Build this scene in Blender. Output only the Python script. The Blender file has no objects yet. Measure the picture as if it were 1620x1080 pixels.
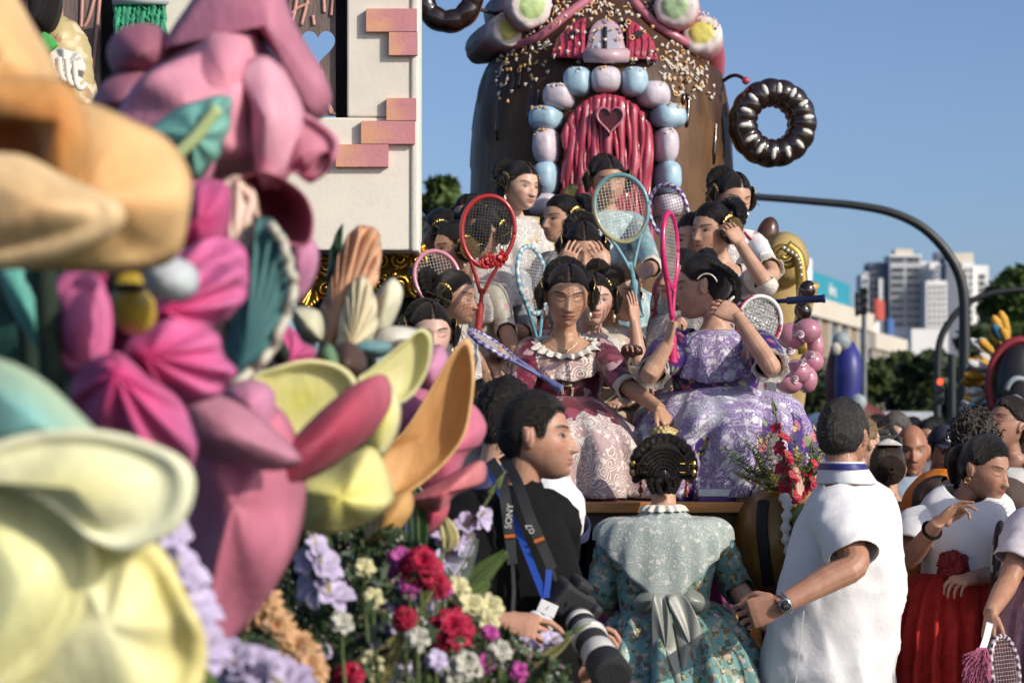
import bpy, bmesh, math, random
import numpy as np
from mathutils import Vector, Matrix
random.seed(7); RNG = np.random.RandomState(11)
scn = bpy.context.scene
col = scn.collection
F = 3825.0; CH = 1.65; HZ = 690.0
R_ = math.radians

def P(px, py, d):                      # a point at distance d metres seen in the photo at (px, py)
    return np.array([(px-810)/F*d, d, CH-(py-HZ)/F*d])
def S(px, d): return px/F*d

# ---------------------------------------------------------------- camera, sky, sun, exposure
cam = bpy.data.cameras.new('camera'); camo = bpy.data.objects.new('camera', cam); col.objects.link(camo)
camo.location = (0, 0, CH); camo.rotation_euler = (R_(90), 0, 0)
cam.sensor_width = 36; cam.lens = 85; cam.shift_y = (HZ-540)/1620; cam.clip_start = .1; cam.clip_end = 6000
cam.dof.use_dof = True; cam.dof.focus_distance = 8.7; cam.dof.aperture_fstop = 4.6
scn.camera = camo
SUN = Vector((0.72, -0.55, 0.47)).normalized()
w = bpy.data.worlds.new('World'); scn.world = w; w.use_nodes = True
sky = w.node_tree.nodes.new('ShaderNodeTexSky'); sky.sky_type = 'NISHITA'; sky.sun_disc = False
sky.sun_elevation = math.asin(SUN.z); sky.sun_rotation = math.atan2(SUN.x, SUN.y)
sky.air_density = .65; sky.dust_density = 3.0; sky.ozone_density = 3.0; sky.altitude = 500
bg = w.node_tree.nodes['Background']; bg.inputs[1].default_value = 0.15
w.node_tree.links.new(sky.outputs[0], bg.inputs[0])
sl = bpy.data.lights.new('sun', 'SUN'); sl.energy = 3.7; sl.angle = R_(.5); sl.color = (1, .92, .80)
so = bpy.data.objects.new('sun', sl); col.objects.link(so); so.rotation_euler = SUN.to_track_quat('Z', 'Y').to_euler()
scn.view_settings.view_transform = 'Standard'; scn.view_settings.look = 'None'
scn.view_settings.exposure = 0.0; scn.view_settings.gamma = 1; scn.view_settings.use_curve_mapping = False
scn.cycles.use_denoising = True; scn.cycles.max_bounces = 6; scn.cycles.transparent_max_bounces = 12
scn.cycles.diffuse_bounces = 3; scn.cycles.glossy_bounces = 2; scn.cycles.caustics_reflective = False

# ---------------------------------------------------------------- materials
MATS = {}
class NT:
    def __init__(s, key):
        s.m = bpy.data.materials.new(key); s.m.use_nodes = True; s.t = s.m.node_tree
        s.b = s.t.nodes['Principled BSDF']; s.out = s.t.nodes['Material Output']
        s.co = s.n('ShaderNodeTexCoord').outputs['Object']
    def n(s, typ, ins=None, **kw):
        n = s.t.nodes.new(typ)
        for k, v in kw.items(): setattr(n, k, v)
        for k, v in (ins or {}).items(): s.set(n.inputs[k], v)
        return n
    def set(s, sock, v):
        if isinstance(v, bpy.types.NodeSocket): s.t.links.new(v, sock)
        else:
            if isinstance(v, (tuple, list)) and len(v) == 3 and sock.type == 'RGBA': v = (*v, 1)
            sock.default_value = v
    def noise(s, scale, detail=4, rough=.55, co=None, dist=0):
        return s.n('ShaderNodeTexNoise', {'Vector': co or s.co, 'Scale': scale, 'Detail': detail, 'Roughness': rough, 'Distortion': dist}).outputs[0]
    def ma(s, op, a, b=0.0, c=0.0, clamp=False):
        n = s.n('ShaderNodeMath', {0: a, 1: b, 2: c}, operation=op); n.use_clamp = clamp; return n.outputs[0]
    def step(s, x, lo, hi): return s.n('ShaderNodeMapRange', {0: x, 1: lo, 2: hi, 3: 0., 4: 1.}, interpolation_type='SMOOTHSTEP').outputs[0]
    def mix(s, f, a, b, mode='MIX'):
        n = s.n('ShaderNodeMix', data_type='RGBA', blend_type=mode)
        s.set(n.inputs[0], f); s.set(n.inputs[6], a); s.set(n.inputs[7], b); return n.outputs[2]
    def stretch(s, v):
        return s.n('ShaderNodeMapping', {'Vector': s.co, 'Scale': v}).outputs[0]
    def bump(s, h, strength=.4, dist=.01):
        s.set(s.b.inputs['Normal'], s.n('ShaderNodeBump', {'Height': h, 'Strength': strength, 'Distance': dist}).outputs[0])

def M(key, c=(.5, .5, .5), rough=.55, metal=0., var=.18, vs=5, bump=0., bs=60, attr=False, coat=0., spec=.5, sss=0., st=None, bd=.01, sheen=0.):
    if key in MATS: return MATS[key]
    k = NT(key); b = k.b
    base = k.n('ShaderNodeVertexColor', layer_name='Col').outputs[0] if attr else (*c, 1)
    co = k.stretch(st) if st else k.co
    nz = k.noise(vs, 5, .6, co)
    f = k.step(nz, .35, .7)
    dark = k.mix(1., base, (1-var, 1-var, 1-var), 'MULTIPLY')
    k.set(b.inputs['Base Color'], k.mix(f, base, dark))
    k.set(b.inputs['Roughness'], k.n('ShaderNodeMapRange', {0: nz, 1: .3, 2: .7, 3: max(rough-.07, .02), 4: min(rough+.07, 1)}).outputs[0])
    b.inputs['Metallic'].default_value = metal; b.inputs['Specular IOR Level'].default_value = spec
    b.inputs['Coat Weight'].default_value = coat; b.inputs['Coat Roughness'].default_value = .12
    if sheen: b.inputs['Sheen Weight'].default_value = sheen
    if sss: b.inputs['Subsurface Weight'].default_value = sss; b.inputs['Subsurface Radius'].default_value = (.01, .004, .002)
    if bump: k.bump(k.noise(bs, 4, .6, co), bump, bd)
    MATS[key] = k.m; return k.m

def lace(key, thread=(.8, .77, .7), base=None, scale=22, cover=.5, rough=.8, tint2=None, rings=1.):
    """rosettes and mesh of white thread, over a coloured silk (base) or open (transparent)"""
    if key in MATS: return MATS[key]
    k = NT(key)
    wob = k.n('ShaderNodeTexNoise', {'Vector': k.co, 'Scale': scale*.45, 'Detail': 2.}).outputs[1]
    co = k.n('ShaderNodeVectorMath', {0: k.co, 1: k.n('ShaderNodeVectorMath', {0: wob, 1: (1.4/scale,)*3}, operation='MULTIPLY').outputs[0]}, operation='ADD').outputs[0]
    v = k.n('ShaderNodeTexVoronoi', {'Vector': co, 'Scale': scale*.75})
    ring = k.step(k.ma('SINE', k.ma('MULTIPLY', v.outputs['Distance'], 34.)), .25, .6)
    dots = k.ma('SUBTRACT', 1., k.step(k.n('ShaderNodeTexVoronoi', {'Vector': co, 'Scale': scale*2.6}).outputs['Distance'], .22, .34))
    blob = k.step(k.noise(scale*.55, 3, .6, co), .5-cover*.12, .56-cover*.12)
    e = k.n('ShaderNodeTexVoronoi', {'Vector': k.co, 'Scale': scale*7.}, feature='DISTANCE_TO_EDGE').outputs[0]
    net = k.ma('SUBTRACT', 1., k.step(e, .04, .14))
    if rings < 1:
        d2 = k.ma('ADD', k.n('ShaderNodeTexVoronoi', {'Vector': co, 'Scale': scale*1.1}).outputs['Distance'], k.ma('MULTIPLY', k.noise(scale*5, 2, .5), .5))
        dots = k.ma('MAXIMUM', dots, k.ma('SUBTRACT', 1., k.step(d2, .60, .66)))
        ring = k.ma('MULTIPLY', ring, rings)
    fl = k.ma('MULTIPLY', dots, k.step(k.noise(scale*.8, 3, .6, co), .44, .52))
    msk = k.ma('MAXIMUM', k.ma('MAXIMUM', k.ma('MULTIPLY', ring, blob), k.ma('MULTIPLY', fl, .9)), k.ma('MULTIPLY', net, .35 if base else .8), clamp=True)
    k.b.inputs['Roughness'].default_value = rough; k.b.inputs['Specular IOR Level'].default_value = .25
    k.bump(msk, .5, .004)
    if base:
        bcol = (*base, 1)
        if tint2: bcol = k.mix(k.step(k.noise(scale*.35, 2), .52, .58), base, tint2)
        k.set(k.b.inputs['Base Color'], k.mix(msk, bcol, thread))
    else:
        k.b.inputs['Base Color'].default_value = (*thread, 1)
        k.set(k.b.inputs['Alpha'], k.ma('ADD', k.ma('MULTIPLY', msk, .75), .22, clamp=True))
    MATS[key] = k.m; return k.m

def brocade(key, base, motifs, rough=.42, scale=20, sheen=.0):
    """woven silk with scattered flowers: every motif is (colour, scale, threshold)"""
    if key in MATS: return MATS[key]
    k = NT(key); c = k.mix(k.step(k.noise(4, 3), .35, .65), base, tuple(x*.82 for x in base)); tot = 0.
    for i, (mc, ms, th) in enumerate(motifs):
        off = k.n('ShaderNodeVectorMath', {0: k.co, 1: (3.1*i, 1.7*i, 5.3*i)}, operation='ADD').outputs[0]
        v = k.n('ShaderNodeTexVoronoi', {'Vector': off, 'Scale': ms, 'Randomness': .9}).outputs['Distance']
        v = k.ma('ADD', v, k.ma('MULTIPLY', k.noise(ms*3.5, 2, .5, off), .7))
        m = k.ma('SUBTRACT', 1., k.step(v, th+.25, th+.31)); c = k.mix(m, c, mc); tot = k.ma('ADD', tot, m)
    k.set(k.b.inputs['Base Color'], c); k.b.inputs['Roughness'].default_value = rough; k.b.inputs['Sheen Weight'].default_value = sheen
    k.bump(k.ma('ADD', tot, k.ma('MULTIPLY', k.noise(300, 2), .3)), .35, .003)
    MATS[key] = k.m; return k.m

def hairmat(key, c, rough=.34):
    if key in MATS: return MATS[key]
    k = NT(key); a = k.n('ShaderNodeAttribute', attribute_name='st').outputs['Fac']
    vec = k.n('ShaderNodeCombineXYZ', {0: k.ma('MULTIPLY', a, 1.), 1: k.ma('MULTIPLY', k.noise(14, 2), .05)}).outputs[0]
    f = k.noise(120, 3, .7, vec)
    f2 = k.noise(26, 2, .6, vec)
    c = tuple(x*.62 for x in c); c2 = tuple(min(1, x*2.6+.003) for x in c)
    k.set(k.b.inputs['Base Color'], k.mix(k.step(f, .45, .75), c, c2))
    k.b.inputs['Roughness'].default_value = rough; k.b.inputs['Specular IOR Level'].default_value = .36
    k.bump(k.ma('ADD', f, f2), .8, .008)
    MATS[key] = k.m; return k.m

# ---------------------------------------------------------------- geometry
def nrm(v): v = np.asarray(v, float); return v/(np.linalg.norm(v)+1e-12)
class Geo:
    def __init__(s): s.v = []; s.f = []; s.c = []; s.n = 0; s.a = []
    def add(s, vf, c=None, a=None):
        v, f = vf; v = np.asarray(v, float)
        if len(f) and isinstance(f, np.ndarray): f = f.tolist()
        s.f += [[i+s.n for i in q] for q in f]; s.v.append(v)
        s.c.append(np.tile(np.asarray(c if c is not None else (1, 1, 1), float), (len(v), 1)) if c is None or np.ndim(c) == 1 else np.asarray(c, float))
        s.a.append(np.zeros(len(v)) if a is None else np.asarray(a, float)*np.ones(len(v)))
        s.n += len(v); return s
    def out(s): return np.concatenate(s.v), s.f

def mesh_from(name, v, f, c=None, a=None, smooth=True):
    me = bpy.data.meshes.new(name); v = np.asarray(v, float)
    me.from_pydata(v.tolist(), [], f); me.validate()
    if smooth: me.polygons.foreach_set('use_smooth', [True]*len(me.polygons))
    if c is not None:
        at = me.color_attributes.new('Col', 'FLOAT_COLOR', 'POINT')
        at.data.foreach_set('color', np.c_[np.asarray(c), np.ones(len(v))].astype(np.float32).ravel())
    if a is not None:
        at = me.attributes.new('st', 'FLOAT', 'POINT'); at.data.foreach_set('value', np.asarray(a, np.float32))
    return me

def link(name, me, mat, parent=None):
    o = bpy.data.objects.new(name, me); col.objects.link(o)
    if mat is not None and len(me.materials) == 0: me.materials.append(mat)
    if parent is not None:
        o.parent = parent; o.location = tuple(-x for x in worldloc(parent))
    return o
def worldloc(o):
    l = Vector(o.location)
    while o.parent is not None: o = o.parent; l = l + Vector(o.location)
    return l

def part(name, g, mat, parent=None, smooth=True, solid=0., sub=0, bevel=0., col_=False, st=False, flat=False):
    """link a Geo or (verts, faces) as one mesh object; a child keeps world coordinates"""
    if isinstance(g, Geo):
        v, f = g.out(); c = np.concatenate(g.c) if col_ else None; a = np.concatenate(g.a) if st else None
    else: v, f = g[0], g[1]; c = g[2] if len(g) > 2 else None; a = g[3] if len(g) > 3 else None
    if isinstance(f, np.ndarray): f = f.tolist()
    o = link(name, mesh_from(name, v, f, c, a, smooth), mat, parent)
    if bevel: m = o.modifiers.new('b', 'BEVEL'); m.width = bevel; m.segments = 2; m.limit_method = 'ANGLE'
    if sub: m = o.modifiers.new('s', 'SUBSURF'); m.levels = m.render_levels = sub
    if solid: m = o.modifiers.new('t', 'SOLIDIFY'); m.thickness = solid; m.offset = 0
    return o

def thing(name, label, cat, loc=(0, 0, 0), group=None):
    o = bpy.data.objects.new(name, None); col.objects.link(o); o.location = tuple(loc); o.empty_display_size = .1
    o['label'] = label; o['category'] = cat
    if group: o['group'] = group
    return o
def tag(o, label=None, cat=None, group=None, kind=None):
    for k, v in (('label', label), ('category', cat), ('group', group), ('kind', kind)):
        if v: o[k] = v
    return o

def spline(pts, n, closed=False):
    p = np.asarray(pts, float); m = len(p)
    if m == 2 and not closed: t = np.linspace(0, 1, n)[:, None]; return p[0]*(1-t)+p[1]*t
    if closed: q = np.concatenate([p[-1:], p, p[:2]]); segs = m
    else: q = np.concatenate([2*p[:1]-p[1:2], p, 2*p[-1:]-p[-2:-1]]); segs = m-1
    t = np.linspace(0, segs, n, endpoint=not closed); i = np.minimum(t.astype(int), segs-1); u = (t-i)[:, None]
    a, b, c, d = q[i], q[i+1], q[i+2], q[i+3]
    return .5*((2*b)+(-a+c)*u+(2*a-5*b+4*c-d)*u**2+(-a+3*b-3*c+d)*u**3)

def gridfaces(r, n, cyc=True, caps=True, base=0):
    f = []
    for i in range(r-1):
        for j in range(n if cyc else n-1):
            k = (j+1) % n
            f.append([base+i*n+j, base+i*n+k, base+(i+1)*n+k, base+(i+1)*n+j])
    if caps and cyc: f.append([base+j for j in range(n)][::-1]); f.append([base+(r-1)*n+j for j in range(n)])
    return f
def loft(rings, caps=True, cyc=True):
    r = np.asarray(rings, float); return r.reshape(-1, 3), gridfaces(r.shape[0], r.shape[1], cyc, caps)

def frames(path):
    p = np.asarray(path, float); t = np.gradient(p, axis=0); t /= np.linalg.norm(t, axis=1)[:, None]+1e-12
    u = np.cross(t[0], [0, 0, 1.]); u = np.cross(t[0], [1., 0, 0]) if np.linalg.norm(u) < .05 else u; u = nrm(u); U = [u]
    for i in range(1, len(p)):
        u = U[-1]-np.dot(U[-1], t[i])*t[i]; U.append(nrm(u))
    U = np.array(U); return t, U, np.cross(t, U)
def tube(path, rad, n=10, caps=True, flat=1., closed=False, rip=None):
    """a tube along path; rad a number or one per point; flat squeezes the second axis"""
    p = np.asarray(path, float); rad = np.broadcast_to(np.asarray(rad, float), (len(p),))
    if closed: p = np.concatenate([p, p[:1]]); rad = np.append(rad, rad[0])
    t, U, V = frames(p); th = np.linspace(0, 2*np.pi, n, endpoint=False)
    rr = rad[:, None]*np.ones(n)
    if rip is not None: rr = rr*rip
    rings = p[:, None]+rr[..., None]*(np.cos(th)[None, :, None]*U[:, None]+flat*np.sin(th)[None, :, None]*V[:, None])
    return loft(rings, caps)
def capsule(a, b, r0, r1, n=10, m=4):
    """rounded tapered rod"""
    a, b = np.asarray(a, float), np.asarray(b, float); d = nrm(b-a); k = np.linspace(0, np.pi/2, m)
    path = [a-d*r0*math.cos(x)*.98 for x in k[:-1]]+[a, b]+[b+d*r1*math.sin(x)*.98 for x in k[1:]]
    rad = [max(r0*math.sin(x), r0*.05) for x in k[:-1]]+[r0, r1]+[max(r1*math.cos(x), r1*.05) for x in k[1:]]
    return tube(path, rad, n)
def ell(c, r, Rm=None, n=16, m=10):
    th = np.linspace(0, 2*np.pi, n, endpoint=False); ph = np.linspace(.03, np.pi-.03, m)
    q = np.stack([np.sin(ph)[:, None]*np.cos(th), np.sin(ph)[:, None]*np.sin(th), np.cos(ph)[:, None]*np.ones(n)], -1)*np.asarray(r, float)
    if Rm is not None: q = q@np.asarray(Rm).T
    v, f = loft(q+np.asarray(c, float)); return v, [x[::-1] for x in f]
def box(c, s, Rm=None):
    v = np.array([[x, y, z] for x in (-.5, .5) for y in (-.5, .5) for z in (-.5, .5)])*np.asarray(s, float)
    if Rm is not None: v = v@np.asarray(Rm).T
    return v+np.asarray(c, float), [[0, 1, 3, 2], [4, 6, 7, 5], [0, 4, 5, 1], [2, 3, 7, 6], [0, 2, 6, 4], [1, 5, 7, 3]]
def rot(yaw, pitch=0, roll=0):
    return np.array(Matrix.Rotation(R_(yaw), 3, 'Z')@Matrix.Rotation(R_(pitch), 3, 'X')@Matrix.Rotation(R_(roll), 3, 'Y'))
def lathe(prof, c=(0, 0, 0), n=32, Rm=None, caps=True):
    th = np.linspace(0, 2*np.pi, n, endpoint=False)
    q = np.array([[[r*math.cos(a), r*math.sin(a), z] for a in th] for r, z in prof])
    if Rm is not None: q = q@np.asarray(Rm).T
    return loft(q+np.asarray(c, float), caps)
_W = [(RNG.normal(size=3), RNG.uniform(0, 6.3)) for _ in range(12)]
def wob(v, scale, seed=0):
    """smooth vector-free noise in -1..1 from a few sines"""
    v = np.asarray(v)*scale; s = 0
    for i, (k, ph) in enumerate(_W): s = s+np.sin(v@(np.roll(k, seed % 3)*(1+.35*(i % 4)))+ph*(1+seed*1.7)+1.3*np.sin(v@np.roll(k, 1)*.7+seed))
    return s/5.
def bez(a, b, c, n=12):
    t = np.linspace(0, 1, n)[:, None]; return (1-t)**2*np.asarray(a)+2*t*(1-t)*np.asarray(b)+t*t*np.asarray(c)

def pad(out, d, bulge, center=None, tilt=(0, 0), thick=.02, c0=(.5, .5, .5), c1=None, roll=0., folds=(0, 0, 0), n=56, m=14, c2=None, fe=1.3):
    """a petal-like shell: outline given by where it is seen, at distance d, tilted (metres per pixel), dished or bulged towards the
    viewer, with its own thickness and a rolled rim; painted from c0 (heart) to c1 (rim)"""
    o = spline(np.asarray(out, float)[:, :2], n, True)
    c = np.mean(o, 0) if center is None else np.asarray(center, float)
    t = np.linspace(0, 1, m)**.8
    q = c+(o-c)[None]*t[:, None, None]
    a = np.linspace(0, 2*np.pi, n, endpoint=False)
    prof = bulge*(1-t**2)[:, None]*np.ones(n)
    prof += roll*np.maximum(0, (t-.72)/.28)[:, None]**2
    prof += folds[0]*np.sin(folds[1]*a+folds[2]+1.5*t[:, None])*(t**fe)[:, None]
    dep = d-prof+tilt[0]*(q[..., 0]-c[0])+tilt[1]*(q[..., 1]-c[1])
    X = (q[..., 0]-810)/F*dep; Z = CH-(q[..., 1]-HZ)/F*dep
    V = np.stack([X, dep, Z], -1)
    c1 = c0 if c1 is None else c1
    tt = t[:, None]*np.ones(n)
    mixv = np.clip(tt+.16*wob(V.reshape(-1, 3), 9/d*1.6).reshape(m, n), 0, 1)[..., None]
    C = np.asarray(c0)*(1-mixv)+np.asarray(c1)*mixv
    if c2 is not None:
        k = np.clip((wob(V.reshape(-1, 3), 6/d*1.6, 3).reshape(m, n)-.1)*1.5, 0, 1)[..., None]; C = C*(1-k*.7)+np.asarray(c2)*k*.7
    back = V.copy(); back[..., 1] += thick*(1-.85*t**6)[:, None]
    rim = V[-1:]+np.array([0, thick*.5, 0]); e = (V[-1]-V[-2]); rim = rim+e[None]/(np.linalg.norm(e, axis=-1)[None, :, None]+1e-9)*thick*.45
    back[-1] = V[-1]+np.array([0, thick, 0])
    allr = np.concatenate([V, rim, back[::-1]]); allc = np.concatenate([C, C[-1:], C[::-1]*.9])
    v, f = loft(allr, caps=True)
    return v, f, allc.reshape(-1, 3)
# ---------------------------------------------------------------- people
def _ico(level):
    bm = bmesh.new(); bmesh.ops.create_icosphere(bm, subdivisions=level, radius=1)
    v = np.array([x.co[:] for x in bm.verts]); f = [[x.index for x in q.verts] for q in bm.faces]; bm.free(); return v, f
ICO, ICOF = _ico(6)
ICO5, ICOF5 = _ico(5)

def headbase(d):
    x, y, z = d.T
    X, Y, Z = .0735*x, .096*y, .113*z
    t = np.clip(-z, 0, 1); X = X*(1-.27*t**1.7); Y = Y-.052*t**1.4*(1-.45*np.clip(y, 0, 1))
    X = X*(1+.05*np.clip(y, 0, 1)*np.clip(z, 0, 1)); Y = np.where((y < 0) & (z > 0), Y*(1-.04*z), Y)
    return np.stack([X, Y, Z], 1)
def headface(d, male=False, nose=1., jaw=1., smile=0.):
    p = headbase(d); X, Y, Z = p.T; w_ = np.clip((-d[:, 1]-.05)/.35, 0, 1)
    g = lambda x0, z0, sx, sz: np.exp(-((X-x0)/sx)**2-((Z-z0)/sz)**2)
    h = np.zeros(len(X))
    for e in (-1, 1):
        h += -.0105*g(e*.030, .007, .018, .013)+.0065*g(e*.031, .003, .0125, .008)+(.006 if male else .0035)*g(e*.028, .024, .022, .008)
        h += .0045*g(e*.043, -.022, .018, .018)+.0075*nose*g(e*.0125, -.034, .0065, .0075)-.003*smile*g(e*.027, -.06, .006, .01)+.003*smile*g(e*.036, -.045, .014, .014)
    zz = np.clip((.014-Z)/.05, 0, 1); amp = .003+.0205*nose*zz**1.2; fall = 1/(1+np.exp(-(Z+.0405)/.0022)); top = 1/(1+np.exp((Z-.022)/.004))
    h += amp*np.exp(-(X/(.0075+.005*zz))**2)*fall*top
    h += .0055*g(0, -.0555, .018, .0052)+.0065*g(0, -.0665, .0155, .0056)-.0045*g(0, -.0608, .021, .0021)-.004*g(0, -.077, .015, .006)+.0065*jaw*g(0, -.094, .018, .013)
    p[:, 1] -= h*w_
    if jaw > 1: p[:, 0] *= 1+.10*(jaw-1)*np.exp(-((Z+.07)/.03)**2)
    return p
HL = np.array([[0, .066], [.5, .062], [.85, .05], [1.15, .026], [1.4, .012], [1.62, .012], [1.85, -.02], [2.3, -.062], [3.15, -.075]])
HLM = np.array([[0, .062], [.5, .066], [.8, .052], [1.05, .030], [1.2, -.004], [1.42, -.016], [1.6, .022], [1.85, .0], [2.2, -.055], [3.15, -.066]])
def hairline(p, tab): return np.interp(np.arctan2(np.abs(p[:, 0]), -p[:, 1]-.012), tab[:, 0], tab[:, 1])

def hand_geo(wr, d, n, s=1., curl=.3, spread=1., side=1, fing=None, thumb=.5):
    """palm, four unequal bent fingers and a thumb; d wrist to knuckles, n the way the palm faces, side +1 left hand"""
    d = nrm(d); n = nrm(np.asarray(n)-np.dot(n, d)*d); x = np.cross(n, d)*side    # x points to the thumb side
    G = Geo(); wr = np.asarray(wr, float)
    th = np.linspace(0, 2*np.pi, 14, endpoint=False)
    rings = []
    for u, wx, tn, off in ((-.012, .024, .019, 0), (.012, .029, .018, .0), (.04, .038, .016, 0), (.066, .041, .0145, -.001), (.084, .040, .011, -.001)):
        rings.append(wr+d*u*s+n*off*s+s*(np.cos(th)[:, None]*x*wx+np.sin(th)[:, None]*n*tn))
    G.add(loft(rings))
    G.add(ell(wr+s*(d*.032+x*.022+n*.010), np.array([.016, .016, .022])*s))
    fx = (.029, .0095, -.0105, -.029); fl = (.070, .078, .072, .058); fr = (.0074, .0077, .0073, .0066)
    for i in range(4):
        c = curl if fing is None else fing[i]
        a = 0; p = wr+s*(d*(.082-.004*abs(i-1.2))+x*fx[i]); q = p-d*.018*s
        lat = x*(.5-.33*i)*.28*spread
        rad = fr[i]*s
        for j, fr_ in enumerate((.46, .30, .24)):
            a += c*(1.25, 1.55, 1.05)[j]
            dd = nrm(math.cos(a)*(d+lat*(1-min(1, c)))+math.sin(a)*n); e = p+dd*fl[i]*fr_*s
            G.add(capsule(q, e, rad, rad*.92, 9, 3)); q = e; p = e; rad *= .92
    b = wr+s*(d*.022+x*.026+n*.006); t1 = b+s*(x*.026*(1-.5*thumb)+d*.032+n*.022*thumb); t2 = t1+s*(d*.022+x*.006*(1-2*thumb)+n*.020*thumb)
    t3 = t2+s*(d*.020-x*.014*thumb+n*.008*thumb)
    G.add(capsule(b, t1, .0125*s, .0105*s, 9, 3)); G.add(capsule(t1, t2, .0105*s, .0095*s, 9, 3)); G.add(capsule(t2, t3, .0095*s, .0082*s, 9, 3))
    return G

def remesh(g, voxel, smooth=1):
    v, f = g.out(); me = mesh_from('tmp', v, f); o = bpy.data.objects.new('tmp', me); col.objects.link(o)
    m = o.modifiers.new('r', 'REMESH'); m.mode = 'VOXEL'; m.voxel_size = voxel; m.use_smooth_shade = True
    if smooth: k = o.modifiers.new('s', 'SMOOTH'); k.factor = .5; k.iterations = smooth
    dg = bpy.context.evaluated_depsgraph_get(); ev = o.evaluated_get(dg); m2 = ev.to_mesh()
    n = len(m2.vertices); V = np.empty(n*3, np.float32); m2.vertices.foreach_get('co', V)
    Q = [list(p.vertices) for p in m2.polygons]; ev.to_mesh_clear()
    bpy.data.objects.remove(o); bpy.data.meshes.remove(me)
    return V.reshape(-1, 3).astype(float), Q

def skinmat():
    if 'skin' in MATS: return MATS['skin']
    k = NT('skin'); c = k.n('ShaderNodeVertexColor', layer_name='Col').outputs[0]
    nz = k.noise(22, 6, .7); k.set(k.b.inputs['Base Color'], k.mix(k.step(nz, .3, .75), c, k.mix(1., c, (.80, .70, .66), 'MULTIPLY')))
    k.b.inputs['Roughness'].default_value = .44; k.b.inputs['Specular IOR Level'].default_value = .36
    k.b.inputs['Subsurface Weight'].default_value = .12; k.b.inputs['Subsurface Radius'].default_value = (.012, .004, .002); k.b.inputs['Subsurface Scale'].default_value = .6
    k.bump(k.noise(420, 3), .12, .002); MATS['skin'] = k.m; return k.m

TR = [(.03, .054, .054, .0), (.0, .07, .06, .004), (-.022, .115, .072, .006), (-.05, .163, .085, .006), (-.09, .178, .098, .004), (-.15, .172, .112, -.002), (-.22, .158, .112, -.003), (-.34, .134, .100, 0), (-.45, .158, .115, 0), (-.54, .168, .12, 0)]
class Person: pass
def torso_ring(p, z, rx, ry, yo=0., inf=0., n=40, bust=0.):
    th = np.linspace(0, 2*np.pi, n, endpoint=False); k = p.k
    c, s = np.cos(th), np.sin(th); e = .86
    X = np.sign(c)*np.abs(c)**e*(rx*k*p.w+inf); Y = np.sign(s)*np.abs(s)**e*(ry*k*p.dp+inf)+yo*k
    if bust: Y = Y-bust*np.exp(-((z/1+.17)/.055)**2)*np.clip(-s, 0, 1)*(.6+.4*np.cos(2*np.abs(X)/(rx*k+.01)-1.2))
    return p.nb+(np.stack([X, Y, np.full(n, z*k)], 1))@p.B.T

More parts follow.
